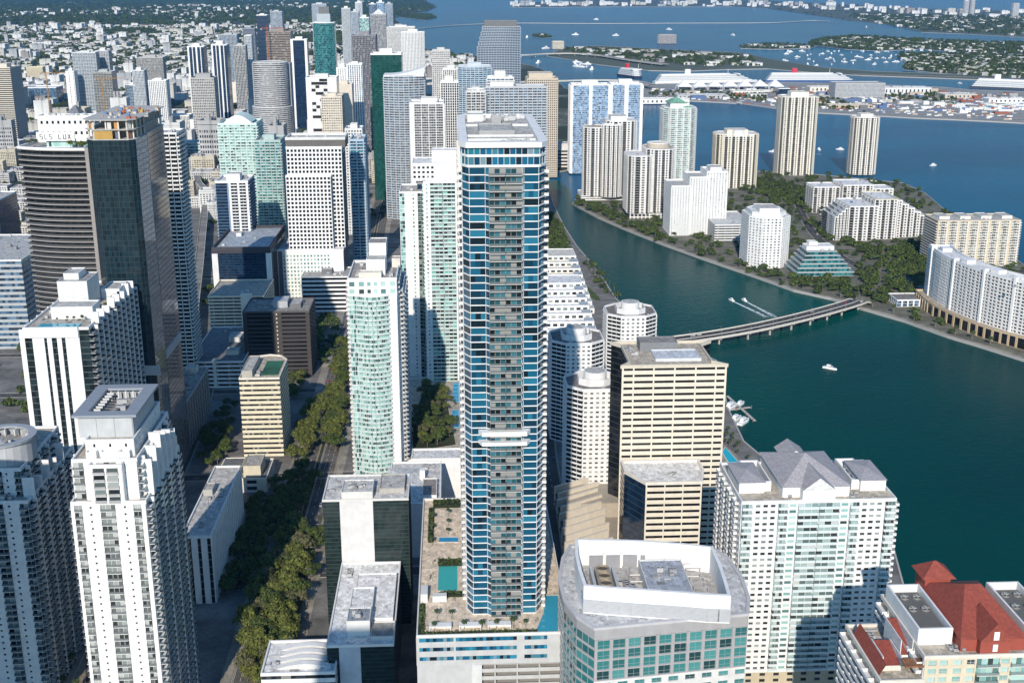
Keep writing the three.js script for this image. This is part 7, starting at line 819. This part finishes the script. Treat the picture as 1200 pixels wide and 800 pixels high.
{ const P = PT.ships; const sp = (i, j, label, col, fn, w = 32) => { const a = P[i], b = P[j], l = Math.hypot(b[0] - a[0], b[1] - a[1]); ship((a[0] + b[0]) / 2, (a[1] + b[1]) / 2 - 26, l, w, label, col, fn, -Math.atan2(b[1] - a[1], b[0] - a[0])); }; sp(0, 1, 'long white cruise ship moored behind white tent roofs', [.72, .72, .7], [.75, .75, .74]); sp(2, 3, 'white cruise ship with dark blue bow and red funnel', [.05, .1, .22], [.5, .04, .06]); sp(4, 5, 'white cruise ship with dark hull moored farther along the port', [.05, .06, .08], [.7, .7, .7]);
  const a = P[6]; ship(a[0] + 20, a[1] - 60, 130, 34, 'dark hulled ship with red upper decks at the port bridge', [.02, .025, .05], [.5, .03, .04], -1.2); }
for (let i = 0; i < 7; i++) { const x = 690 + i * 46, z = -3580 - i * 2, B = new Build('tent_roof', 'white peaked tent roof of the cruise terminal', 'tent', x, 2, z, 'terminal tents'); B.one('canopy', M.wall, A => { A.tri([x - 22, 12, z + 22], [x + 22, 12, z + 22], [x, 30, z], C.white); A.tri([x + 22, 12, z + 22], [x + 22, 12, z - 22], [x, 30, z], C.white); A.tri([x + 22, 12, z - 22], [x - 22, 12, z - 22], [x, 30, z], C.white); A.tri([x - 22, 12, z - 22], [x - 22, 12, z + 22], [x, 30, z], C.white); }); for (const a of [-21, 21]) for (const b of [-21, 21]) B.one('pole', M.wall, A => A.box(x + a - .6, x + a + .6, 2, 12, z + b - .6, z + b + .6, C.white, 25)); B.end(); }
// port sheds, containers
[[560, -3180, 130, 40, 14, C.white, 'long white cargo shed on the port island'], [840, -3420, 90, 44, 12, C.pale, 'pale cargo shed near the dark blue office'], [1010, -3040, 110, 36, 10, [.5, .42, .3], 'tan warehouse at the port edge'], [1290, -3420, 150, 50, 20, C.offw, 'pale cruise terminal hall with flat roof'], [1480, -3160, 120, 40, 12, C.white, 'white storage hall among the containers'], [1640, -3060, 120, 46, 16, [.12, .3, .5], 'blue roofed port shed'], [1100, -3500, 120, 40, 16, C.pale, 'cream terminal building beside the cruise ship'], [690, -3330, 140, 50, 10, [.45, .45, .44], 'grey port garage with wide roof'], [1400, -3300, 90, 60, 12, [.55, .5, .42], 'sand coloured port depot']].forEach(([x, z, w, d, h, c, l]) => { const B = new Build('port_shed', l, 'shed', x, 2, z); B.vol(rect(x - w / 2, x + w / 2, z + d / 2, z - d / 2), 2, h, st([['W', 6], ['w', 6, { m: .15, h: .5 }]], { fh: h - 2, wall: c }), { core: c, roof: C.roofw, parc: c }); B.units(x - w / 2 + 4, x + w / 2 - 4, z + d / 2 - 4, z - d / 2 + 4, h, 6, 2, false).end(); });
{ const cg = [[.6, .6, .6], [.1, .2, .4], [.4, .1, .06], [.15, .3, .25], [.75, .75, .73]].map(c => { const A = new Acc(); A.box(-6, 6, 0, 2.6, -1.25, 1.25, c, 27); for (let k = -5; k < 6; k++) A.box(k - .2, k + .2, .2, 2.4, 1.25, 1.32, c, 9); return A.geo(); }); for (let i = 0; i < 150; i++) { const o = shade(new THREE.Mesh(cg[R() < .5 ? 4 : Math.floor(R() * 5)], M.wall)); o.name = numbered('shipping_container'); tag(o, 'shipping container standing in rows on the port island quay', 'container', 'port containers'); o.position.set(1290 + (i % 15) * 24 + rr(-2, 2), 2.02, -2960 - Math.floor(i / 15) * 14); o.scale.set(1.5, 2.2, 1.5); scene.add(o); } }
function yachtGeo() { const A = new Acc(), n = 8, w = t => 1.7 * (t > .55 ? Math.sqrt(Math.max(0, 1 - Math.pow((t - .55) / .45, 2))) : 1), P = []; for (let i = 0; i <= n; i++) P.push([-6 + 12 * i / n, w(i / n)]); for (let i = n - 1; i >= 0; i--) P.push([-6 + 12 * i / n, -w(i / n)]); A.prism(P, -.4, 1.2, C.white); const h = A.geo(); const D = new Acc(); D.prism(rect(-3.4, 2.2, 1.1, -1.1), 1.2, 2.4, C.white); D.prism(rect(-2.8, .6, .9, -.9), 2.4, 3.4, C.white); const W2 = new Acc(); W2.box(-3.2, 2.25, 1.7, 2.15, -1.13, 1.13, [.02, .025, .03], 27); W2.box(.6, .9, 2.5, 3.1, -.8, .8, [.02, .025, .03], 27); return [h, D.geo(), W2.geo()]; }
const yg = yachtGeo();
function boat(x, z, s, rot, label, group) { const o = new THREE.Group(); o.name = numbered('motor_boat'); tag(o, label, 'boat', group); [['hull', yg[0], M.paint], ['cabin', yg[1], M.paint], ['cabin_window', yg[2], M.glass]].forEach(([n, g, m]) => { const me = shade(new THREE.Mesh(g, m)); me.name = n; o.add(me); }); o.position.set(x, .1, z); o.scale.setScalar(s); o.rotation.y = rot; scene.add(o); }
{ const b = PT.bayBoats; boat(b[0][0], b[0][1], 1, -.7, 'lone white motor boat on the dark water off the marina'); boat(b[2][0], b[2][1], 1.6, 2.7, 'white boat with foam trail beside the slender cream island tower');
  const foam = std({ color: 0xdfe8ea, roughness: .9 }); const wake = (x, z, len, rot, label, g) => { const A = new Acc(); for (let i = 0; i < 420; i++) { const t = Math.pow(R(), .9), s = (.4 + 2.4 * t) * rr(-1, 1), l = rr(.8, 3) * (1.3 - t * .8), y = .06 + i * .0004; A.quad([-t * len, y, s], [-t * len + l, y, s + .1], [-t * len + l * .8, y, s - .3], [-t * len - .3, y, s - .25], [1, 1, 1]); } const m = new THREE.Mesh(A.geo(), foam); m.name = numbered('boat_wake'); tag(m, label, 'foam', g, 'stuff'); m.position.set(x, 0, z); m.rotation.y = rot; scene.add(m); };
  { const W = PT.wk; [[0, 1], [2, 3]].forEach(([a, c]) => { const p = W[a], q = W[c], l = Math.hypot(q[0] - p[0], q[1] - p[1]), r = Math.atan2(-(p[1] - q[1]), p[0] - q[0]); boat(p[0], p[1], .8, r, 'small speeding boat drawing foam near the road bridge', 'speeding boats'); wake(p[0], p[1], l, r, 'white foam trail behind the speeding boat near the bridge', 'foam trails by the bridge'); }); }
  wake(b[2][0], b[2][1], 90, 2.7, 'white foam trail behind the boat beside the slender cream tower'); 
  const d = PT.docks; [[0, .9, 1.5], [2, .9, 1.3], [3, .9, 1.3], [1, .9, 1]].forEach(([k, r, s], i) => boat(PT.dk[3 + i][0], PT.dk[3 + i][1], s, r, 'white yacht moored at the narrow finger dock behind the tan office tower', 'yachts at the finger dock'));
  for (let i = 0; i < 5; i++) boat(166 + i * 9, -533 - i * 2.5, 1, 1.3, 'small white boat moored along the marina walk behind the grey-roofed slab', 'marina walk boats');
  for (let i = 0; i < 95; i++) { const px = 940 + rr(-40, 150), py = rr(60, 78), D = 310 / Math.tan(Math.atan(422 / 1400) + Math.atan((py - 400) / 1400)), X = (px - 527) / 1400 * D * 1.03; if ([G.isleA, G.isleB, G.watson, G.isleC].some(q => inside([X, -D], q))) continue; boat(X, -D, rr(1.2, 2.2), rr(0, 6), 'tiny white boat anchored in the island lagoon', 'lagoon boats'); }
  for (let i = 0; i < 26; i++) { const px = rr(655, 745), py = rr(68, 80), D = 310 / Math.tan(Math.atan(422 / 1400) + Math.atan((py - 400) / 1400)), X = (px - 527) / 1400 * D * 1.03; if (inside([X, -D], G.watson)) continue; boat(X, -D, rr(1.8, 3.6), rr(0, 6), 'white yacht in the marina below the causeway bridge', 'causeway marina yachts'); }
  for (const [px, py] of [[688, 23], [842, 42], [992, 33], [628, 42], [612, 44], [770, 35], [1106, 100], [948, 178], [973, 178], [1085, 198], [632, 57], [625, 74], [685, 82], [710, 42], [665, 41]]) { const D = 310 / Math.tan(Math.atan(422 / 1400) + Math.atan((py - 400) / 1400)), X = (px - 527) / 1400 * D * 1.03; boat(X, -D, D > 4000 ? 3.5 : 1.3, rr(0, 6), 'tiny white boat alone on the open bay', 'open bay boats'); }
}
for (const [x, z, l, r, lab] of [[(PT.dk[0][0] + PT.dk[1][0]) / 2, (PT.dk[0][1] + PT.dk[1][1]) / 2, 56, -Math.atan2(PT.dk[1][1] - PT.dk[0][1], PT.dk[1][0] - PT.dk[0][0]), 'narrow finger dock behind the tan office tower'], [PT.dk[2][0], PT.dk[2][1], 26, .3, 'short cross dock joining the finger dock'], [176, -575, 26, -.4, 'thin wooden dock reaching out from the marina walk'], [166, -590, 18, 1.2, 'short mooring dock beside the turquoise pool']]) { const B = new Build('dock', lab, 'dock', x, 0, z); const q = turn(rect(x - l / 2, x + l / 2, z + 1.1, z - 1.1), x, z, r); B.one('walkway', M.wall, A => A.prism(q, 1, 1.35, [.5, .46, .4])); for (let i = 0; i < 5; i++) { const p = turn([[x - l / 2 + i * l / 4, z + 1.4]], x, z, r)[0]; B.one('pile', M.wall, A => A.tube([p[0], -2, p[1]], [p[0], 3.2, p[1]], .22, .2, [.2, .17, .13])); } B.end(); }

{ const A = new Acc(); A.box(-.5, .5, 0, 1, -.5, .5, [1, 1, 1], 27); const pts = [], b = bounds(G.portall), p = ccw(G.portall); while (pts.length < 900) { const x = rr(b[0], b[1]), z = rr(b[2], b[3]); if (inside([x, z], p) && clear(x, z, 8)) pts.push([x, z]); } const im = new THREE.InstancedMesh(A.geo(), M.wall, pts.length), m = new THREE.Matrix4(), q = new THREE.Quaternion(), c = new THREE.Color(); pts.forEach(([x, z], i) => { const big = R() < .12; m.compose(new THREE.Vector3(x, 2, z), q, big ? new THREE.Vector3(rr(12, 40), rr(4, 9), rr(8, 20)) : new THREE.Vector3(rr(4, 14), rr(1.6, 3.4), rr(2, 5))); im.setMatrixAt(i, m); im.setColorAt(i, c.setRGB(...pick([C.white, C.white, C.offw, C.grey, C.dgrey, [.1, .16, .3], [.3, .1, .06], C.tan]))); }); im.name = 'port_clutter'; tag(im, 'scatter of parked trailers, crates and sheds across the port yards', 'port yard', null, 'stuff'); scene.add(im); }
// ---------------------------------------------------------------- planting
const AV = 'tall leafy street tree shading the avenue beside the dark glass blocks';
grove(G.tAve, 6.8, .75, 1.4, ['street_near', 'street_near', 'dark_near', 'olive_near'], AV, 'avenue street trees'); grove(G.tAve2, 8, .8, 1.1, 'dark_near', 'leafy tree against the flank of the dark glass block', 'trees by the dark glass block'); grove(G.tAveL, 9, .8, 1.2, 'dark_near', 'shaded tree between the white ribbed block and the avenue', 'trees by the ribbed block'); grove(G.tShade, 9, .9, 1.3, 'dark_near', 'shaded avenue tree beside the cream banded block', 'shaded avenue trees'); grove(G.tAveU, 8, .8, 1.15, ['street_near', 'dark_near'], 'avenue tree in front of the aqua bow-fronted tower', 'avenue trees by the aqua tower'); grove(G.tAveM, 8, .8, 1.15, 'street_near', 'bright avenue tree near the cream banded block', 'avenue trees by the cream block'); grove(G.tSt1, 9, .7, 1.05, 'dark_near', 'shaded tree in the side street beside the cream banded block', 'side street trees'); grove(G.tSt2, 9, .7, 1.05, ['street_near', 'dark_near'], 'street tree beside the dark brown block', 'trees by the brown block'); grove(G.tGreen, 10, .7, 1, ['street_near', 'dark_near'], 'tree in the small park behind the dark brown block', 'park trees');
grove(G.tWalk, 8, .6, .9, ['dark_near', 'palm', 'palm'], 'tree on the waterfront walk beside the terraced hotels', 'waterfront walk trees'); grove(G.tRiver, 9, .7, 1, 'dark_near', 'tree on the river mouth bank', 'river bank trees'); grove(G.tBay, 6, .6, .8, 'palm', 'palm beside the turquoise pool and marina', 'marina palms'); grove(G.patioSW, 8, .7, 1, 'palm', 'palm on the patio of the drum-topped tower', 'patio palms');
for (let i = 0; i < 12; i++) plant('palm', -46 + rr(-8, 4) - i * 1.2, 2.1, -470 - i * 14, rr(.7, 1), 'palm beside the low dark glass wing', 'palms by the glass wing');
const KL = 'leafy tree in the gardens of the residential island';
for (const k of ['k_d', 'k_b', 'k_f', 'k_c', 'k_a', 'k_e']) grove(G[k], 13, .7, 1.15, ['dark_far', 'street_far', 'dark_far'], KL, 'island garden trees');
{ const b = smooth(G.key.slice(0, 14), 6); for (let i = 4; i < b.length; i += 3) { const q = along(b, 9)[i]; if (clear(q[0], q[1], 0)) plant('palm', b[i][0] + 6, 2.05, b[i][1] - 9, rr(.9, 1.3), 'palm along the island shore walk', 'island shore palms'); } }
grove(G.cutrees, 14, .8, 1.1, 'dark_far', 'tree in the park beside the dark curved tower', 'park trees by the dark tower');
top('lawn', 'small green lawn beside the waterfront walk', 'lawn', 'structure', M.ground, A => A.poly(ccw(G.lawnRiver), 2.16, [.1, .15, .03]));
top('lawn', 'green lawn among the island condominiums', 'lawn', 'structure', M.ground, A => A.poly(ccw(G.lawnKey), 2.1, [.09, .13, .03]));
top('shore_walk', 'pale paved walk along the residential island shore', 'path', 'structure', M.ground, A => { const p = smooth(G.key.slice(0, 14), 6), q = along(p, 6), sgn = inside(q[20], G.key) ? 1 : -1; const a = sgn > 0 ? 2 : -6, b2 = sgn > 0 ? 6 : -2; ribbon(A, p, a, b2, 2.14, [.5, .45, .36]); });
// the rest of the foliage reads as one mass
const scatter = (poly, n, s0, s1) => { const p = ccw(poly), b = bounds(poly); for (let i = 0, t = 0; i < n && t < n * 8; t++) { const x = rr(b[0], b[1]), z = rr(b[2], b[3]); if (inside([x, z], p) && clear(x, z, 2)) { woods.push([x, 2, z, rr(s0, s1)]); i++; } } };
scatter(G.key, 950, .6, 1); scatter(G.pT, 130, .8, 1.2); scatter(G.pT2, 90, .8, 1.2); scatter(G.pT3, 110, .8, 1.2); scatter(G.wT, 800, .9, 1.6); scatter(G.isleA, 2400, .9, 1.7); scatter(G.isleB, 2600, .9, 1.8); scatter(G.isleC, 200, .8, 1.3); scatter(G.bT, 2600, 1, 1.9); scatter(G.beach, 1600, 1, 2); scatter(G.mangrove, 120, .6, 1); scatter(G.headland, 500, 1, 1.8);
for (const [x0, x1, z0, z1, n, a, b] of [[-900, -245, -600, -1500, 900, .6, 1.05], [-1300, 100, -1500, -2400, 900, .6, 1], [-2000, 100, -2400, -4200, 3400, .7, 1.2], [-4500, 100, -4200, -9000, 19000, 1, 1.9], [-12000, -100, -9000, -26000, 30000, 2, 4]]) for (let i = 0; i < n; i++) { const z = rr(z0, z1), x = rr(x0, x1); if (fan(x, z) && clear(x, z, 3)) woods.push([x, 2, z, rr(a, b)]); }
{ const g = crown(5.8, 4.2, 130, 2.4, TONE.dark, 7), im = new THREE.InstancedMesh(g, M.leaf, woods.length), m = new THREE.Matrix4(), q = new THREE.Quaternion(), up = new THREE.Vector3(0, 1, 0), c = new THREE.Color(); woods.forEach(([x, y, z, s], i) => { q.setFromAxisAngle(up, i * 2.4); m.compose(new THREE.Vector3(x, y + 3.6 * s, z), q, new THREE.Vector3(s, s, s)); im.setMatrixAt(i, m); const k = rr(.7, 1.35); im.setColorAt(i, c.setRGB(k, k, k * rr(.8, 1.1))); }); im.name = 'distant_foliage'; tag(im, 'mass of dark green treetops between the far buildings', 'trees', null, 'stuff'); im.castShadow = im.receiveShadow = true; scene.add(im); }

// ---------------------------------------------------------------- cars
function carGeo(col) { const A = new Acc(), prof = [[-2.2, .35], [-2.15, .85], [-1.2, .95], [1.1, .95], [2.1, .78], [2.2, .4]]; for (let i = 0; i < prof.length; i++) { const a = prof[i], b = prof[(i + 1) % prof.length]; A.quad([b[0], b[1], -.88], [a[0], a[1], -.88], [a[0], a[1], .88], [b[0], b[1], .88], col); } for (const s of [-1, 1]) for (let i = 1; i < prof.length - 1; i++) A.tri([prof[0][0], prof[0][1], s * .88], [prof[i][0], prof[i][1], s * .88], [prof[i + 1][0], prof[i + 1][1], s * .88], col); A.quad([-1.3, 1.42, .66], [.45, 1.42, .66], [.45, 1.42, -.66], [-1.3, 1.42, -.66], col); return A.geo(); }
const cabin = (() => { const A = new Acc(), g = [.02, .025, .03], a = [[-1.8, .92, .84], [1.15, .92, .84], [1.15, .92, -.84], [-1.8, .92, -.84]], b = [[-1.3, 1.41, .66], [.45, 1.41, .66], [.45, 1.41, -.66], [-1.3, 1.41, -.66]]; for (let i = 0; i < 4; i++) { const j = (i + 1) % 4; A.quad(a[i], a[j], b[j], b[i], g); } return A.geo(); })();
const wheel = new THREE.CylinderGeometry(.33, .33, .22, 12).rotateX(Math.PI / 2), mTyre = std({ color: 0x141414, roughness: .9 });
const carKinds = [['white', [.75, .75, .74]], ['black', [.012, .012, .014]], ['silver', [.4, .41, .42]], ['grey', [.12, .125, .13]], ['red', [.35, .02, .02]], ['blue', [.03, .08, .2]]].map(([n, c]) => [n, carGeo(c)]);
function car(x, y, z, rot, where, group) { const [n, g] = pick(carKinds), o = new THREE.Group(); o.name = numbered('car'); tag(o, n + ' car ' + where, 'car', n + ' cars ' + group); const b = shade(new THREE.Mesh(g, M.paint)); b.name = 'body'; const c = shade(new THREE.Mesh(cabin, M.glass)); c.name = 'cabin_glass'; o.add(b, c); for (const a of [-1.35, 1.35]) for (const s of [-.8, .8]) { const w = new THREE.Mesh(wheel, mTyre); w.name = 'wheel'; w.position.set(a, .33, s); o.add(w); } o.position.set(x, y, z); o.rotation.y = rot; scene.add(o); }
const drive = (pts, off, y, n, where, group, rev) => { const p = along(smooth(pts, 6), off); for (let i = 0; i < n; i++) { const k = Math.floor(rr(0, p.length - 1)), t = R(), a = p[k], b = p[k + 1]; car(a[0] + (b[0] - a[0]) * t, typeof y === 'function' ? y((k + t) / (p.length - 1)) : y, a[1] + (b[1] - a[1]) * t, Math.atan2(-(b[1] - a[1]), b[0] - a[0]) + (rev ? Math.PI : 0), where, group); } };
drive(G.ave, -5, 2.13, 14, 'driving along the tree-lined avenue', 'on the avenue'); drive(G.ave, 5, 2.13, 14, 'driving along the tree-lined avenue', 'on the avenue', true); drive(G.ave, 9, 2.13, 12, 'driving along the tree-lined avenue', 'on the avenue', true); drive(G.ave, -9, 2.13, 14, 'driving along the tree-lined avenue', 'on the avenue');
const by = t => 5 + 2.6 * Math.sin(Math.PI * Math.min(1, t * 1.05)) - (t > .93 ? (t - .93) * 38 : 0) + .03;
drive(G.bridge, -5, by, 5, 'crossing the curved road bridge', 'on the bridge'); drive(G.bridge, 5, by, 4, 'crossing the curved road bridge', 'on the bridge', true); drive(G.keyrd, 3, 2.13, 10, 'on the island road near the bridge ramp', 'on the island road'); drive([[58, -560], [60, -660], [62, -760], [70, -880]], 4, 2.12, 12, 'parked in the lane beside the octagonal hotels', 'in the hotel lane'); drive([[-170, -430], [-178, -600], [-186, -800], [-205, -1000]], 3, 2.12, 10, 'on the side street by the white stepped tower', 'on the side street');
for (let i = 0; i < 9; i++) car(-118 + rr(-2, 2), 2.1, -575 - i * 6.5, rr(-.1, .1), 'parked beside the white ribbed low block', 'by the ribbed block');

for (let i = 0; i < 46; i++) { const r = Math.floor(i / 12), z = -640 - (i % 12) * 2.8 - r * 2; car(-108 + r * 5.6 - 6, 2.1, z, 0, 'parked in the lot between the ribbed block and the cream block', 'in the open lot'); }
// street furniture: lamp posts down the avenue, parasols by the marina pool
{ const p = along(smooth(G.ave, 6), 14.5); const g = (() => { const A = new Acc(); A.tube([0, 0, 0], [0, 9, 0], .12, .08, C.steel); A.tube([0, 9, 0], [-2.4, 9.4, 0], .07, .05, C.steel, 5); A.box(-3, -2.2, 9.3, 9.5, -.2, .2, C.grey, 31); return A.geo(); })(); for (let i = 0; i < p.length; i += 2) { const m = shade(new THREE.Mesh(g, M.metal)); m.name = numbered('street_lamp'); tag(m, 'tall grey street lamp on the avenue pavement', 'street lamp', 'avenue street lamps'); m.position.set(p[i][0], 2.2, p[i][1]); scene.add(m); } }
for (let i = 0; i < 6; i++) { const x = 186 + (i % 3) * 5, z = -700 - Math.floor(i / 3) * 7, o = new THREE.Group(), A = new Acc(), Bc = new Acc(); A.tube([0, 0, 0], [0, 2.6, 0], .05, .05, C.grey, 5); for (let k = 0; k < 8; k++) { const a = k / 8 * 6.2832, b = (k + 1) / 8 * 6.2832; Bc.tri([Math.cos(b) * 1.9, 2.3, Math.sin(b) * 1.9], [Math.cos(a) * 1.9, 2.3, Math.sin(a) * 1.9], [0, 3, 0], i < 2 ? [.4, .05, .04] : [.05, .15, .4]); } const po = shade(new THREE.Mesh(A.geo(), M.metal)), ca = shade(new THREE.Mesh(Bc.geo(), M.wall)); po.name = 'pole'; ca.name = 'canopy'; o.add(po, ca); o.name = numbered('parasol'); tag(o, (i < 2 ? 'red' : 'blue') + ' parasol beside the turquoise marina pool', 'parasol', (i < 2 ? 'red' : 'blue') + ' pool parasols'); o.position.set(x, 2.1, z); scene.add(o); }

renderer.render(scene, camera);
